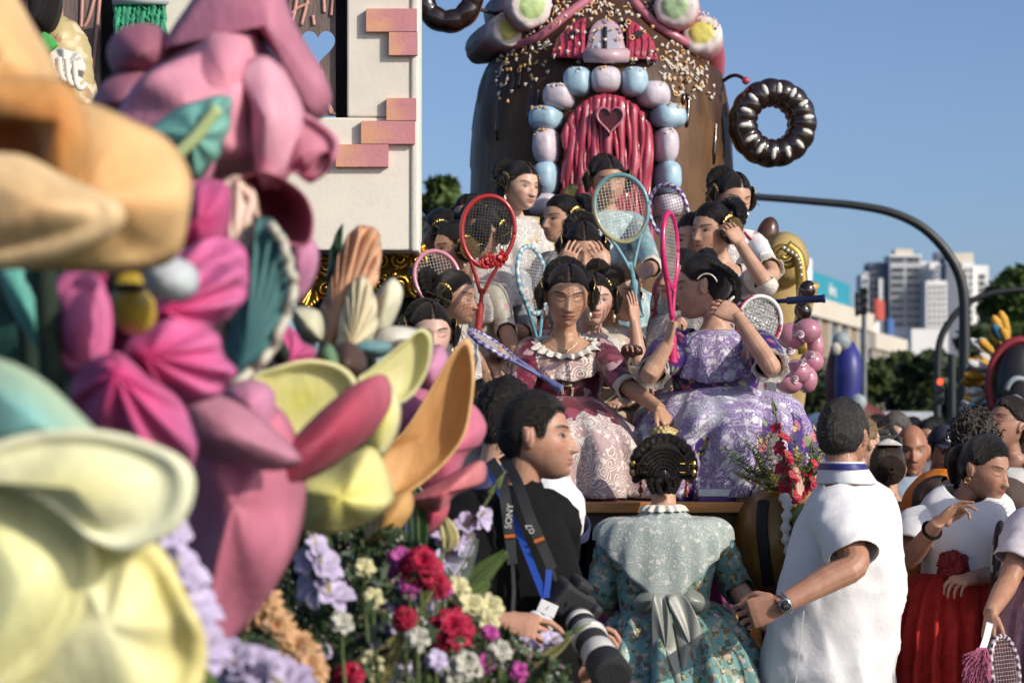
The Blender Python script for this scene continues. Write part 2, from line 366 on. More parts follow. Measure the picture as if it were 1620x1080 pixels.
def person(label, hd, yaw=0, pitch=0, roll=0, s=1., byaw=None, lean=0, side=0, k=1., w=1., dp=1., skin=(.50, .27, .17), lips=(.42, .13, .11), hair=(.012, .008, .006),
           male=False, arms=None, eyes='open', voxel=.0032, group=None, tab=None, paint=True, nose=1., jaw=1., smile=0., bust=0., nbo=(0, 0, 0), stubble=0., base=None, legs=False, cat='person', body_z=-1., sv=None):
    p = Person(); p.hc = P(*hd); p.H = rot(yaw, pitch, roll); p.s = s; p.sv = sv = s*np.array(sv if sv is not None else (1., 1., 1.)); p.k = k; p.w = w; p.dp = dp; p.haircol = hair; p.male = male; p.bust = bust
    p.B = rot(yaw*.4 if byaw is None else byaw, lean, side)
    p.tab = HLM if male else HL if tab is None else tab
    p.nb = p.hc+p.H@np.array([0, .030, -.088])*s+p.B@(np.array([0, .012, -.062])*k+np.array(nbo))
    gz = base if base is not None else 0.
    p.root = thing('person', label, cat, (p.nb[0], p.nb[1], gz), group)
    G = Geo(); hv = headface(ICO, male, nose, jaw, smile)*sv
    G.add(((hv@p.H.T)+p.hc, ICOF))
    for e in (-1, 1):
        er = rot(0, -8, 0); G.add(ell(p.hc+p.H@(np.array([e*.0735, .004, -.006])*sv), np.array([.0085, .018, .031])*s, p.H@rot(e*22, -10, 0)))
        G.add(ell(p.hc+p.H@(np.array([e*.078, .012, .002])*sv), np.array([.0065, .013, .023])*s, p.H@rot(e*30, -10, 0)))
    nr = (.050 if male else .0415)*s
    path = np.array([p.hc+p.H@(np.array([0, .022, -.02])*s), p.hc+p.H@(np.array([0, .020, -.075])*s), p.nb+p.B@(np.array([0, -.002, .012])*k), p.nb+p.B@(np.array([0, -.004, -.06])*k)])
    G.add(tube(spline(path, 14), np.interp(np.linspace(0, 1, 14), [0, .35, .6, .8, 1], [nr*.9, nr, nr*1.05, nr*1.35, nr*1.3]), 20))
    G.add(loft([torso_ring(p, z, rx*.93, ry*.93, yo) for z, rx, ry, yo in TR if z >= body_z]))
    p.sh, p.el, p.wr = {}, {}, {}
    for sd in 'LR':
        e = 1 if sd == 'L' else -1; a = (arms or {}).get(sd) or {}
        p.sh[sd] = np.asarray(a['sh']) if 'sh' in a else p.nb+p.B@(np.array([e*.158*w, .004, -.058])*k)
        p.el[sd] = np.asarray(a['el']) if 'el' in a else p.sh[sd]+p.B@(np.array([e*.05, -.03, -.26])*k)
        p.wr[sd] = np.asarray(a['wr']) if 'wr' in a else p.el[sd]+p.B@(np.array([-e*.08, -.20, -.03])*k)
        sh, el, wr = p.sh[sd], p.el[sd], p.wr[sd]; ar = a.get('r', 1.)*k
        pts = [sh+(p.nb-sh)*.25, sh, (sh+el)/2+(0, 0, 0), el, el+(wr-el)*.35, wr, wr+nrm(wr-el)*.012]
        rr = np.array([.030, .047, .043, .0375, .039, .0255, .024])*ar
        q = spline(pts, 26); G.add(tube(q, np.interp(np.linspace(0, 1, 26), np.linspace(0, 1, 7), rr), 14, flat=.95))
        if a.get('hand', True):
            dd = a.get('d', nrm(wr-el)); nn = a.get('n', p.B@np.array([0, .3, -1.]))
            hg = hand_geo(wr, dd, nn, a.get('hs', 1.)*k*1.02, a.get('curl', .35), a.get('spread', 1.), e*a.get('flip', 1), a.get('fing'), a.get('thumb', .5)); G.add(hg.out())
    if legs:
        for e in (-1, 1):
            hip = p.nb+p.B@(np.array([e*.085, 0, -.50])*k); kn = np.array([hip[0]+e*.01, hip[1]-.02, .47]); an = np.array([hip[0]+e*.012, hip[1]+.01, .08])
            G.add(tube(spline([hip, (hip+kn)/2, kn, (kn+an)/2+(0, .02, .06), an], 20), np.interp(np.linspace(0, 1, 20), [0, .25, .5, .68, 1], [.085, .075, .055, .055, .038]), 14))
            G.add(ell(an+(0, -.07, -.045), (.042, .115, .036)))
    v, f = remesh(G, voxel, 1)
    C = np.tile(np.asarray(skin, float), (len(v), 1))
    L = (v-p.hc)@p.H/sv
    X, Y, Z = L.T; ax = np.abs(X)
    near = (np.abs(X) < .085) & (Y < .03) & (Y > -.14) & (np.abs(Z) < .125); fr = near & (Y < -.035)
    def mx(mask, c, a=1.):
        m = np.clip(np.asarray(mask, float), 0, 1)[:, None]*a; C[:] = C*(1-m)+np.asarray(c)*m
    sm = lambda x, e: np.clip(.5-x/e, 0, 1)      # 1 inside, 0 outside
    if paint:
        r = lambda x0, z0, sx, sz: ((ax-x0)/sx)**2+((Z-z0)/sz)**2
        mx(fr*np.exp(-r(.045, -.028, .02, .02)), np.asarray(skin)*(1.05, .78, .74), .5)
        if stubble: mx(fr*sm((Z+.035), .03)*sm(-(Z+.12), .02), np.asarray(skin)*(.62, .64, .68), stubble)
        mx(fr*sm(r(0, -.061, .0225, .0085)-1, .6), lips, .8)
        mx(fr*sm(np.abs(Z+.0608+.03*smile*(ax/.022)**2*-.1)-.0011, .0022)*sm(ax-.021, .004), np.asarray(lips)*.35, .8)
        mx(fr*sm(r(.0068, -.0415, .005, .0032)-1, .8), np.asarray(skin)*.22, .9)
        mx(fr*sm(r(.030, -.012, .017, .006)-1, .7), np.asarray(skin)*(.80, .68, .64), .35); mx(fr*sm(np.abs(ax-.024-.35*(-.035-Z))-.0012, .004)*sm(Z+.034, .006)*sm(-.062-Z, .006), np.asarray(skin)*.7, .35 if male else .12); mx(fr*sm(r(.0155, -.034, .0035, .006)-1, .8), np.asarray(skin)*.62, .5)
        zb = .0245+.0035*(1-((ax-.035)/.02)**2); mx(fr*sm(np.abs(Z-zb)-(.0042 if male else .003), .0025)*sm(ax-.052, .006)*sm(.0135-ax, .005), np.asarray(hair if hair is not None else (.10, .06, .04))*1.0, .95)
        a_ = (ax-.031)/.0155; ins = np.clip(1-a_**2, 0, 1)
        if eyes == 'open':
            b_ = (Z-.003)/(.0052*ins+1e-5); e_ = fr & (np.abs(a_) < 1)
            mx(e_*sm(np.abs(b_)-1, .5), (.30, .26, .24)); mx(e_*sm(np.abs(b_)-1, .5)*sm(np.hypot(ax-.031, Z-.0035)-.0068, .002), (.03, .016, .01))
            mx(fr*sm(np.abs(Z-.003-.0066*ins)-.0014, .002)*sm(np.abs(a_)-1.05, .2), (.012, .008, .007), .95)
            mx(fr*sm(np.abs(Z-.003+.0064*ins)-.0006, .002)*sm(np.abs(a_)-1., .2), np.asarray(skin)*.35, .6)
        else:
            mx(fr*sm(np.abs(Z+.0005+.0052*ins)-.0016, .002)*sm(np.abs(a_)-1.08, .2), (.012, .008, .007), .95)
            mx(fr*sm(np.abs(Z-.012)-.0008, .002)*sm(np.abs(a_)-1., .2), np.asarray(skin)*.45, .6)
            mx(fr*sm(r(.031, .004, .017, .008)-1, .6), np.asarray(skin)*(.8, .66, .62), .4)
    if hair is not None and p.tab is not None:
        zl = hairline(L, p.tab); inh = (np.abs(X) < .09) & (np.abs(Y) < .14) & (Z < .13) & (Z > -.11) & (Z > zl-.001)
        base_r = np.linalg.norm(L, axis=1) < .15; earm = (ax > .068) & (np.abs(Y-.005) < .035) & (Z < .035)
        mx(inh & base_r & ~earm & (Z > -.095), np.asarray(hair)*1.3, .9)
    me = mesh_from('body', v, f, C); p.body = link('body', me, skinmat(), p.root)
    return p

def hp(p, x, y, z): return p.hc+p.H@(np.array([x, y, z])*p.sv)
def haircap(p, th=.008, mat=None, part_=True, volume=0., vol_z=.03, noise_=0., name='hair', tab=None, strand='ears', rag=0.):
    """the hair as a shell over the scalp, parted in the middle when asked"""
    tab = p.tab if tab is None else tab
    b = headbase(ICO5); zl = hairline(b, tab)
    if rag: zl = zl+rag*wob(b, 90, 2)
    keep = b[:, 2] > zl
    if part_: keep &= ~((np.abs(b[:, 0]) < .0028) & (b[:, 1] < .02) & (b[:, 2] > .03))
    off = th*np.clip((b[:, 2]-zl)/.022, .12, 1)+volume*np.clip((b[:, 2]-vol_z)/.05, 0, 1)
    if noise_: off = off*(1+noise_*wob(b, 70))+noise_*.006*np.clip(wob(b, 160, 1), -1, 1)
    if noise_: off = off*(1+noise_*.7*np.sin(90*np.arctan2(b[:, 0], b[:, 1]+.03)+5*wob(b, 50))*np.clip((b[:, 2]-zl)/.03, 0, 1))
    nn = b/np.linalg.norm(b, axis=1)[:, None]
    if part_: off = off*(1-.45*np.exp(-(b[:, 0]/.008)**2)*(b[:, 1] < .03))
    q = b+nn*off[:, None]
    st = np.arctan2(b[:, 2]-.01, b[:, 1]-.02) if strand == 'ears' else np.arctan2(b[:, 0], b[:, 1]+.02)*.8 if strand == 'down' else np.arctan2(b[:, 0], b[:, 2]+.01)
    idx = -np.ones(len(b), int); idx[keep] = np.arange(keep.sum())
    f = [[idx[i] for i in t] for t in ICOF5 if keep[t[0]] and keep[t[1]] and keep[t[2]]]
    v = (q[keep]*p.sv)@p.H.T+p.hc
    o = part(name, (v, f, None, st[keep]*.6), mat, p.root); m = o.modifiers.new('t', 'SOLIDIFY'); m.thickness = .004; m.offset = -1
    return o

GOLD = lambda: M('gold_plate', (.75, .48, .14), .28, 1., .35, 40, .25, 160)
def coil(p, c, normal, R0=.05, mat=None, name='side_bun', turns=3):
    """braid wound flat: a spiral rope with braid bumps"""
    n = nrm(normal); u = nrm(np.cross(n, [0, .2, 1])); v = np.cross(n, u); t = np.linspace(0, 1, 46*turns); a = t*2*np.pi*turns
    r = R0*(1-.86*t); path = c+(r*np.cos(a))[:, None]*u+(r*np.sin(a))[:, None]*v+(n*.022)*(t**1.3)[:, None]
    L = np.cumsum(r)*.14; rad = R0*.2*(1+.22*np.abs(np.sin(L*2200*.045)))
    th = np.arange(8)[None]; g = tube(path, rad, 8)
    return part(name, (g[0], g[1], None, np.repeat(t*30, 8)), mat, p.root)
def pin(p, a, b, r=.0016): return part('hair_pin', capsule(a, b, r, r, 6, 3), GOLD(), p.root)
def plate(p, c, n, up, wd, ht, curve=.02, name='gold_comb', mat=None):
    """embossed comb: a fan shaped curved plate with a scalloped rim"""
    n = nrm(n); up = nrm(np.asarray(up)-np.dot(up, n)*n); x = np.cross(up, n); rows = []
    for i, t in enumerate(np.linspace(0, 1, 9)):
        r = []
        for a in np.linspace(-1, 1, 25):
            wv = wd*(.62+.38*t); h = ht*t*(1-.32*a*a)*(1+.05*abs(math.sin(a*9))*(t > .9)); e = .0022*math.sin(a*16)*math.sin(t*9)
            r.append(c+x*wv*.5*a+up*h-n*(curve*a*a)+n*e)
        rows.append(r)
    return part(name, loft(rows, False, False), mat or GOLD(), p.root, solid=.003)
def drop_earring(p, e, mat):
    b = hp(p, e*.081, -.004, -.040)
    prof = [(.0004, .0), (.004, -.003), (.007, -.009), (.004, -.015), (.002, -.018), (.007, -.026), (.0095, -.034), (.006, -.043), (.0015, -.047), (.0035, -.053), (.0003, -.058)]
    g = lathe([(r*p.s, z*p.s) for r, z in prof][::-1], b, 10); part('earring', g, mat, p.root)
PEARL = lambda: M('pearl_metal', (.75, .68, .55), .25, .55, .3, 90, .3, 220)

def fallera_hair(p, sides='LR', back=True, comb=True, Rr=.05, silver=False, big=1., earr=True, disc=False):
    hm = hairmat('black_hair' if sum(p.haircol) < .06 else 'brown_hair', p.haircol); gm = PEARL() if silver else GOLD()
    haircap(p, .006, hm, True, volume=.004, vol_z=.06)
    for sd in sides:
        e = 1 if sd == 'L' else -1; n = p.H@np.array([e, .10, .05])
        coil(p, hp(p, e*.086, .012, -.004), n, Rr*p.s*big, hm)
        plate(p, hp(p, e*.094, .010, -.004), n, p.H@np.array([0, -.15, 1.]), .072*p.s*big, .058*p.s*big, .008, mat=gm)
        c = hp(p, e*.113, .012, -.004); a = p.H@np.array([0, 1., .25])*.058*p.s*big; b = p.H@np.array([0, .6, -.8])*.050*p.s*big
        pin(p, c-a, c+a); pin(p, c-b, c+b)
        if disc:
            Rm = np.stack([nrm(np.cross(n, (0, .1, 1))), np.cross(n, nrm(np.cross(n, (0, .1, 1)))), n], 1); k_ = p.s*big
            part('gold_disc', lathe([(.001, .010), (.010, .011), (.011, .006), (.022, .008), (.0235, .004), (.034, .005), (.0355, .001), (.046, .0), (.048, -.004), (.040, -.006), (.001, -.006)][::-1] if False else [(.001*k_, -.006), (.046*k_, -.006), (.048*k_, -.001), (.046*k_, .001), (.0355*k_, .002), (.034*k_, .006), (.0235*k_, .005), (.022*k_, .009), (.011*k_, .008), (.009*k_, .012), (.001*k_, .012)], hp(p, e*.113, .012, -.006), 36, Rm), M('old_gold', (.26, .17, .065), .36, .9, .5, 90, .9, 180), p.root)
        if earr: drop_earring(p, e, PEARL())
    if back:
        c = hp(p, 0, .105, .035); th = np.linspace(0, 2*np.pi, 60, endpoint=False)
        path = c+(np.cos(th)*.055*big*p.s)[:, None]*(p.H@np.array([1., 0, 0]))+(np.sin(th)*.058*big*p.s)[:, None]*(p.H@nrm([0, .45, .9]))
        g = tube(path, .026*p.s*big*(1+.16*np.abs(np.sin(th*9))), 10, closed=True)
        part('back_bun', (g[0], g[1], None, np.repeat(np.linspace(0, 9, 61), 10)), hm, p.root)
        if comb: plate(p, hp(p, 0, .07, .100), p.H@np.array([0, 1., -.15]), p.H@np.array([0, .25, 1.]), .10*p.s, .062*p.s, .018, mat=gm)
    return hm

# garments ------------------------------------------------------------
def wrinkle(v, amp, sc, seed=0):
    v = np.asarray(v); q = v*(1., 1., .55); rd = .5-np.abs(wob(q, sc*.9, seed+3))**.5; r2 = .5-np.abs(wob(q*(.7, .7, 1.5), sc*1.3, seed+4))**.5
    return v+amp*np.stack([.6*wob(v, sc, seed)+.9*rd, .6*wob(v, sc, seed+1)-1.1*rd-.6*r2, .4*wob(v, sc, seed+2)], 1)
def strands(p, mat, n=900, ln=.03, tab=None, lift=.004, seed=0, wd=.0011):
    """short loose hairs over the cap so that its edge breaks up"""
    tab = p.tab if tab is None else tab; b = headbase(ICO5); ok = np.where(b[:, 2] > hairline(b, tab)+.004)[0]; rr = np.random.RandomState(seed); V = []; Fc = []; A = []
    for i in rr.choice(ok, n):
        q = b[i]; nn = nrm(q); t = q-np.array([0, .05, .10]); t = nrm(t-nn*np.dot(t, nn)+rr.normal(size=3)*.25); s_ = np.cross(nn, t)*wd*rr.uniform(.7, 1.6); o = q+nn*(lift+rr.uniform(0, .004)); L = ln*rr.uniform(.5, 1.2); k = len(V)
        for x in (o-s_, o+s_, o+t*L*.55+nn*.003+s_*.8, o+t*L*.55+nn*.003-s_*.8, o+t*L+nn*rr.uniform(-.004, .005)): V.append(p.hc+p.H@(x*p.sv))
        Fc += [[k, k+1, k+2, k+3], [k+3, k+2, k+4]]; A += [rr.uniform(0, 9)]*5
    part('loose_strands', (np.array(V), Fc, None, np.array(A)), mat, p.root)['kind'] = 'stuff'
def top(p, mat, z0=-.03, z1=-.56, inf=.006, name='bodice', wr=.003, rows=None, n=48, solid=.004):
    tab = np.array(rows if rows is not None else TR); zs = np.linspace(z0, z1, 26); R = []
    for z in zs:
        a = [np.interp(-z, -tab[:, 0], tab[:, i]) for i in (1, 2, 3)]
        R.append(torso_ring(p, z, a[0], a[1], a[2], inf, n, p.bust))
    v, f = loft(R, False); v = wrinkle(v, wr, 16, 1)
    return part(name, (v, f), mat, p.root, solid=solid)
def sleeve(p, sd, mat, end=1.9, r0=.062, r1=.045, name='sleeve', flare=0., wr=.004, start=-.28, puff=0., solid=.003):
    """along the arm; end 1 = elbow, 2 = wrist"""
    sh, el, w_ = p.sh[sd], p.el[sd], p.wr[sd]; pts = spline([sh+(p.nb-sh)*.5+np.array([0, 0, -.035*p.k]), sh+np.array([0, 0, -.018*p.k]), (sh+el)/2, el, (el+w_)/2, w_], 61)
    tt = np.linspace(-.30, 2, 61) ; tt = np.interp(np.linspace(0, 1, 61), np.linspace(0, 1, 6), [-.3, 0, .5, 1, 1.5, 2])
    m = (tt >= start) & (tt <= end); q = pts[m]; t = (tt[m]-start)/(end-start)
    r = (r0+(r1-r0)*t+flare*np.clip((t-.8)/.2, 0, 1)**1.5+puff*np.sin(np.pi*np.clip(t, 0, 1)))*p.k
    th = np.linspace(0, 2*np.pi, 24, endpoint=False)
    rip = 1+(.10*np.sin(th*7)[None]*np.clip((t-.75)/.25, 0, 1)[:, None] if flare else 0)+np.zeros((len(t), 24))
    v, f = tube(q, r, 24, False, .95, rip=rip); v = wrinkle(v, wr, 34, 2)
    return part(name, (v, f), mat, p.root, solid=solid)
def cape(p, mat, rows, name='lace_collar', n=72, rip=(0, 8), solid=.003, bk=None, ang=0., wr=.002, sub=0, org=None, B=None, vee=False):
    """cloth that hangs round the body: each row is (half width, front reach, back reach, height, ripple)"""
    org = p.nb if org is None else np.asarray(org); B = p.B if B is None else B
    th = np.linspace(0, 2*np.pi, n, endpoint=False); R = []; K = len(rows)
    q = spline([r[:5] for r in rows], (K-1)*6+1); zf = spline([[r[5] if len(r) > 5 else 0., r[6] if len(r) > 6 else 0.] for r in rows], (K-1)*6+1)
    for (wx, yf, yb, z, ra), (dzf, dzb) in zip(q, zf):
        c, s = np.cos(th), np.sin(th); rr = 1+ra*np.sin(th*rip[1]+.7*np.sin(3*th))
        Y = np.where(s < 0, s*yf, s*yb); X = np.sign(c)*np.abs(c)**.9*wx
        Z = z+dzf*np.clip(-s, 0, 1)**2+dzb*((np.clip(1-np.abs(c), 0, 1)*(s > 0)) if vee else np.clip(s, 0, 1)**2)+ra*.25*wx*np.cos(th*rip[1])
        R.append(org+np.stack([X*rr, Y*rr, Z], 1)*p.k@B.T)
    v, f = loft(R, False); v = wrinkle(v, wr, 20, 2)
    return part(name, (v, f), mat, p.root, solid=solid, sub=sub)
def seated_skirt(p, mat, reach=.42, wide=.36, drop=.50, z0=-.36, name='skirt', rip=.035, nrip=11, fwd=.0, cz=0., hemz=None):
    rows = [(.135, .105, .10, z0, 0), (.20, .20, .15, z0-.05, rip*.4), (wide*.86, reach*.72, .24, z0-.11, rip*.8), (wide, reach*.95, .28, z0-.22, rip), (wide*1.04, reach*1.03, .30, z0-drop*.75, rip*1.1), (wide*1.07, reach*1.06, .31, z0-drop, rip*1.2)]
    return cape(p, mat, rows, name, 96, (rip, nrip), .004, wr=.006)
# ---------------------------------------------------------------- ground and far background
g = part('ground', ([(-3000, -200, 0), (3000, -200, 0), (3000, 5000, 0), (-3000, 5000, 0)], [[0, 1, 2, 3]]), M('asphalt', (.055, .055, .058), .85, var=.3, vs=.8, bump=.4, bs=40)); tag(g, kind='structure')

WHITE = M('white_render', (.86, .85, .82), .8, var=.06, vs=.05); GREYW = M('grey_render', (.62, .63, .65), .8, var=.1, vs=.05)
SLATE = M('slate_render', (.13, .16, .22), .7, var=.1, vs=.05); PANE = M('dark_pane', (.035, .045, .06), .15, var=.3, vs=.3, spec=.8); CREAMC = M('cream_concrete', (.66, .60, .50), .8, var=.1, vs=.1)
def block(root, name, px0, px1, y0, y1, d, dep, mat, yb=640):
    a, b = P(px0, y1, d), P(px1, y0, d); z0 = 0 if y1 >= 600 else a[2]
    return part(name, box(((a[0]+b[0])/2, d+dep/2, (z0+b[2])/2), (b[0]-a[0], dep, b[2]-z0)), mat, root, False)
def winrow(root, px0, px1, y0, y1, d, n, mat=PANE, gap=.25):
    for i in range(n):
        q = (px1-px0)/n; a = px0+i*q+q*gap/2; b = a+q*(1-gap)
        p0, p1 = P(a, y1, d), P(b, y0, d)
        w_ = part('window', box(((p0[0]+p1[0])/2, d-.06, (p0[2]+p1[2])/2), (p1[0]-p0[0], .3, p1[2]-p0[2])), mat, root, False)
        part('sill', box(((p0[0]+p1[0])/2, d-.25, p0[2]-.12), (p1[0]-p0[0]+.3, .5, .2)), WHITE, w_, False)
t = thing('apartment_tower', 'tall white and grey apartment tower with wide dark window bands and rooftop room', 'building', P(1450, 690, 900), 'apartment towers on the skyline')
block(t, 'wall', 1408, 1457, 405, 640, 900, 14, GREYW); block(t, 'roof_room', 1416, 1444, 394, 405, 903, 8, CREAMC); block(t, 'side_wall', 1458, 1469, 414, 640, 902, 12, WHITE)
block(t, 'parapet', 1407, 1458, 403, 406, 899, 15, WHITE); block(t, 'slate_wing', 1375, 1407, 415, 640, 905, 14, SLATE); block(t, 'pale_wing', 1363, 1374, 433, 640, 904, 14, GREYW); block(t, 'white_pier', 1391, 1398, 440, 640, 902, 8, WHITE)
block(t, 'wing_roof_room', 1368, 1374, 430, 435, 904, 6, WHITE)
for i in range(9): winrow(t, 1408, 1456, 409+i*12.2+(2 if i else 0), 415+i*12.2+(4 if i else 0), 900, 2, gap=.16)
for i in range(10): winrow(t, 1365, 1373, 442+i*11, 448+i*11, 904, 1); winrow(t, 1377, 1390, 424+i*11, 430+i*11, 905, 1)
t = thing('apartment_block', 'lower bright white apartment block with narrow paired window slots', 'building', P(1485, 690, 890), 'apartment towers on the skyline')
block(t, 'wall', 1465, 1498, 444, 640, 890, 14, WHITE); block(t, 'stair_tower', 1471, 1486, 414, 444, 894, 8, WHITE); block(t, 'low_wing', 1442, 1500, 520, 640, 870, 10, WHITE); block(t, 'recess', 1474, 1479, 425, 444, 893, 2, SLATE)
for i in range(10): winrow(t, 1467, 1497, 451+i*9.5, 456+i*9.5, 890, 4, gap=.55)
for i in range(3): winrow(t, 1480, 1486, 420+i*8, 425+i*8, 894, 1)
t = thing('apartment_tower', 'right hand apartment tower with slate side wall behind the lamp pole', 'building', P(1530, 690, 950), 'apartment towers on the skyline')
block(t, 'slate_side', 1497, 1522, 416, 640, 950, 14, M('blue_slate_render', (.2, .22, .27), .8, var=.1, vs=.05)); block(t, 'wall', 1522, 1541, 415, 640, 951, 14, WHITE); block(t, 'roof_room', 1505, 1540, 400, 416, 955, 8, CREAMC); block(t, 'dark_roof_box', 1480, 1496, 399, 416, 960, 6, SLATE)  # side wall in one even blue-grey
block(t, 'right_wing', 1541, 1564, 420, 640, 953, 12, WHITE)
for i in range(9): winrow(t, 1546, 1560, 434+i*11, 441+i*11, 953, 1); winrow(t, 1524, 1540, 424+i*11, 431+i*11, 951, 2, gap=.5)

# office building that runs away to the right
A_, B_ = P(1272, 690, 262), P(1372, 690, 305)
t = thing('office_building', 'long low office building with cream cornice and teal rooftop banner', 'building', A_)
ux = nrm((B_-A_)*(1, 1, 0)); un = np.array([ux[1], -ux[0], 0]); RmO = np.stack([ux, -un, [0, 0, 1]], 1); LO = np.linalg.norm((B_-A_)[:2])
def ob(root, name, u0, u1, z0, z1, n0, dep, mat, o=A_): return part(name, box(o*(1, 1, 0)+ux*(u0+u1)/2+un*(n0-dep/2)+np.array([0, 0, (z0+z1)/2]), (u1-u0, dep, z1-z0), RmO), mat, root, False)
HC = 17.0
TEAL = M('teal_banner', (.03, .30, .40), .6, var=.06, vs=.2)
ob(t, 'wall', 0, LO, 0, HC-2.2, 0, 14, M('office_dark', (.12, .13, .15), .7, var=.2, vs=.2)); ob(t, 'cornice', -.5, LO+.5, HC-2.2, HC, .8, 15, CREAMC); ob(t, 'stair_tower', 0, 3.2, HC, HC+4, .3, 6, WHITE)  # wall in one even dark grey behind the pillars
for i in range(7):
    u = i*LO/6.5; ob(t, 'pillar', u, u+.7, 0, HC-2.25, .5, .5, CREAMC)
    if i < 6: ob(t, 'glass_bay', u+.9, u+LO/6.5-.2, 0, HC-2.4, .15, .3, M('bay_glass', (.10, .13, .17), .12, var=.3, vs=.2, spec=.8) if i % 3 != 1 else M('brown_blind', (.32, .24, .15), .7))
sg = thing('rooftop_banner', 'teal banner with blurred white lettering on the office roof', 'sign', A_)
sb = ob(sg, 'banner_panel', 3.6, 3.6+(LO*.60), HC+.02, HC+2.9, .1, .3, TEAL)
fnt = bpy.data.curves.new('lettering', 'FONT'); fnt.body = 'divina'; fnt.size = 2.2; fnt.extrude = .03; fnt.align_x = 'CENTER'
fo = bpy.data.objects.new('tmp', fnt); col.objects.link(fo)
me = bpy.data.meshes.new_from_object(fo.evaluated_get(bpy.context.evaluated_depsgraph_get())); bpy.data.objects.remove(fo)
me.transform(Matrix.Translation(A_*(1, 1, 0)+ux*(3.6+LO*.30)+un*.25+np.array([0, 0, HC+.75]))@Matrix(np.stack([ux, [0, 0, 1], un], 1).tolist()).to_4x4())
me.materials.clear(); tag(link('lettering', me, M('white_paint', (.8, .8, .78), .5, var=.05), sg), kind='stuff')
A2 = P(1378, 690, 318); t = thing('office_building', 'second cream office wing with dark glass bays and a red rooftop sign', 'building', A2)
ob(t, 'wall', 0, 30, 0, 13.2, 0, 12, M('office_dark'), A2); ob(t, 'cornice', -.4, 30.4, 13.2, 15.4, .7, 13, CREAMC, A2); ob(t, 'roof_room', 5, 14, 15.4, 17.4, -1, 6, WHITE, A2)
for i in range(8):
    u = i*30/7.6; ob(t, 'pillar', u, u+.7, 0, 13.15, .5, .5, CREAMC, A2); ob(t, 'glass_bay', u+.9, u+3.7, 0, 13, .15, .3, M('bay_glass'), A2)
ob(tag(thing('rooftop_sign', 'small red sign board on the roof of the second office wing', 'sign', A2)), 'sign_panel', 4, 11, 17.4, 20, .2, .4, M('red_sign', (.55, .10, .06), .6), A2)
ob(tag(thing('rooftop_sign', 'small blue sign box beside the red rooftop sign', 'sign', A2)), 'sign_panel', 16, 20, 15.4, 18, .2, .4, M('blue_sign', (.08, .17, .42), .6), A2)

# trees
def leafmat(key, c): return M(key, c, .6, var=.55, vs=.9, spec=.3)
def tree(px, d, ytop, wpx, label, mat, seed, n=2600, leaf=.3, low=.25, group='trees along the avenue', flat=.75):
    r = np.random.RandomState(seed); c = P(px, ytop, d); H = c[2]*1.06; x0 = c[0]; Rw = S(wpx, d)/2*1.25
    t = thing('tree', label, 'tree', (x0, d, 0), group); bark = M('bark', (.09, .065, .045), .9, var=.4, vs=3, bump=.6, bs=20)
    zc = H*(1+low)/2; hz = H*(1-low)/2
    part('trunk', tube(spline([(x0, d, -.1), (x0+.1, d, H*.3), (x0-.05, d, H*.7)], 10), np.linspace(.035*H, .015*H, 10), 9), bark, t)
    cl = []
    for i in range(13):
        a = r.uniform(0, 6.28); rr = Rw*r.uniform(.25, .75); zz = zc+hz*r.uniform(-.6, .72); k = math.sqrt(max(.12, 1-((zz-zc)/hz)**2))
        q = np.array([x0+rr*k*math.cos(a), d+rr*k*math.sin(a), zz]); cl.append((q, Rw*r.uniform(.28, .5)))
        if i < 5: part('limb', tube(spline([(x0, d, H*.35+.05*i*H), (np.array([x0, d, H*.5])+q)/2+(0, 0, -.3), q], 8), np.linspace(.013*H, .004*H, 8), 6), bark, t)
    V = []; Fc = []
    for i in range(n):
        q, R0 = cl[r.randint(13)]; dr = nrm(r.normal(size=3)*(1, 1, flat)); p0 = q+dr*R0*r.uniform(.55, 1.08)**.6*np.array([1, 1, flat])
        u = nrm(r.normal(size=3)); v = nrm(np.cross(u, r.normal(size=3))); s_ = leaf*r.uniform(.5, 1.2)
        V += [p0-u*s_, p0+v*s_*.55, p0+u*s_, p0-v*s_*.55]; b = 4*i; Fc.append([b, b+1, b+2, b+3])
    o = part('crown', (np.array(V), Fc), mat, t, False); o['kind'] = 'stuff'; return t
LG = leafmat('leaf_olive', (.085, .11, .03)); LD = leafmat('leaf_dark', (.045, .068, .024)); LB = leafmat('leaf_bright', (.09, .14, .035))
spec_ = [(1300, 95, 560, 90, LD, 'dark leafy tree beside the float at the foot of the office'), (1352, 100, 580, 110, LG, 'olive green tree below the office banner'), (1405, 110, 556, 100, LG, 'broad olive tree below the second office wing'), (1460, 105, 545, 110, LD, 'dark round tree between the two lamp poles'),
         (1520, 95, 560, 120, LG, 'olive tree behind the traffic light'), (1590, 60, 520, 130, LD, 'dark tree behind the carnival figure'), (1690, 75, 470, 130, LG, 'olive tree at the far right edge'), (1612, 85, 432, 120, LB, 'tall pine with flat bright crown above the avenue'), (1690, 88, 425, 110, LD, 'dark pine crown at the right edge of the skyline'),
         (1210, 120, 600, 140, LD, 'dark tree hidden behind the pink balloon garland'), (705, 40, 205, 110, LB, 'sunlit tree seen between the cream facade and the doughnut house'), (668, 46, 225, 90, LG, 'olive tree behind the cream facade'), (690, 34, 420, 140, LD, 'low dark tree behind the seated girls')]
for i, (px, d, yt, wp, m_, lb) in enumerate(spec_): tree(px, d, yt, wp, lb, m_, i+3, 5200 if d < 90 else 4200, .30 if d > 50 else .13, .04 if i not in (7, 8) else .45)

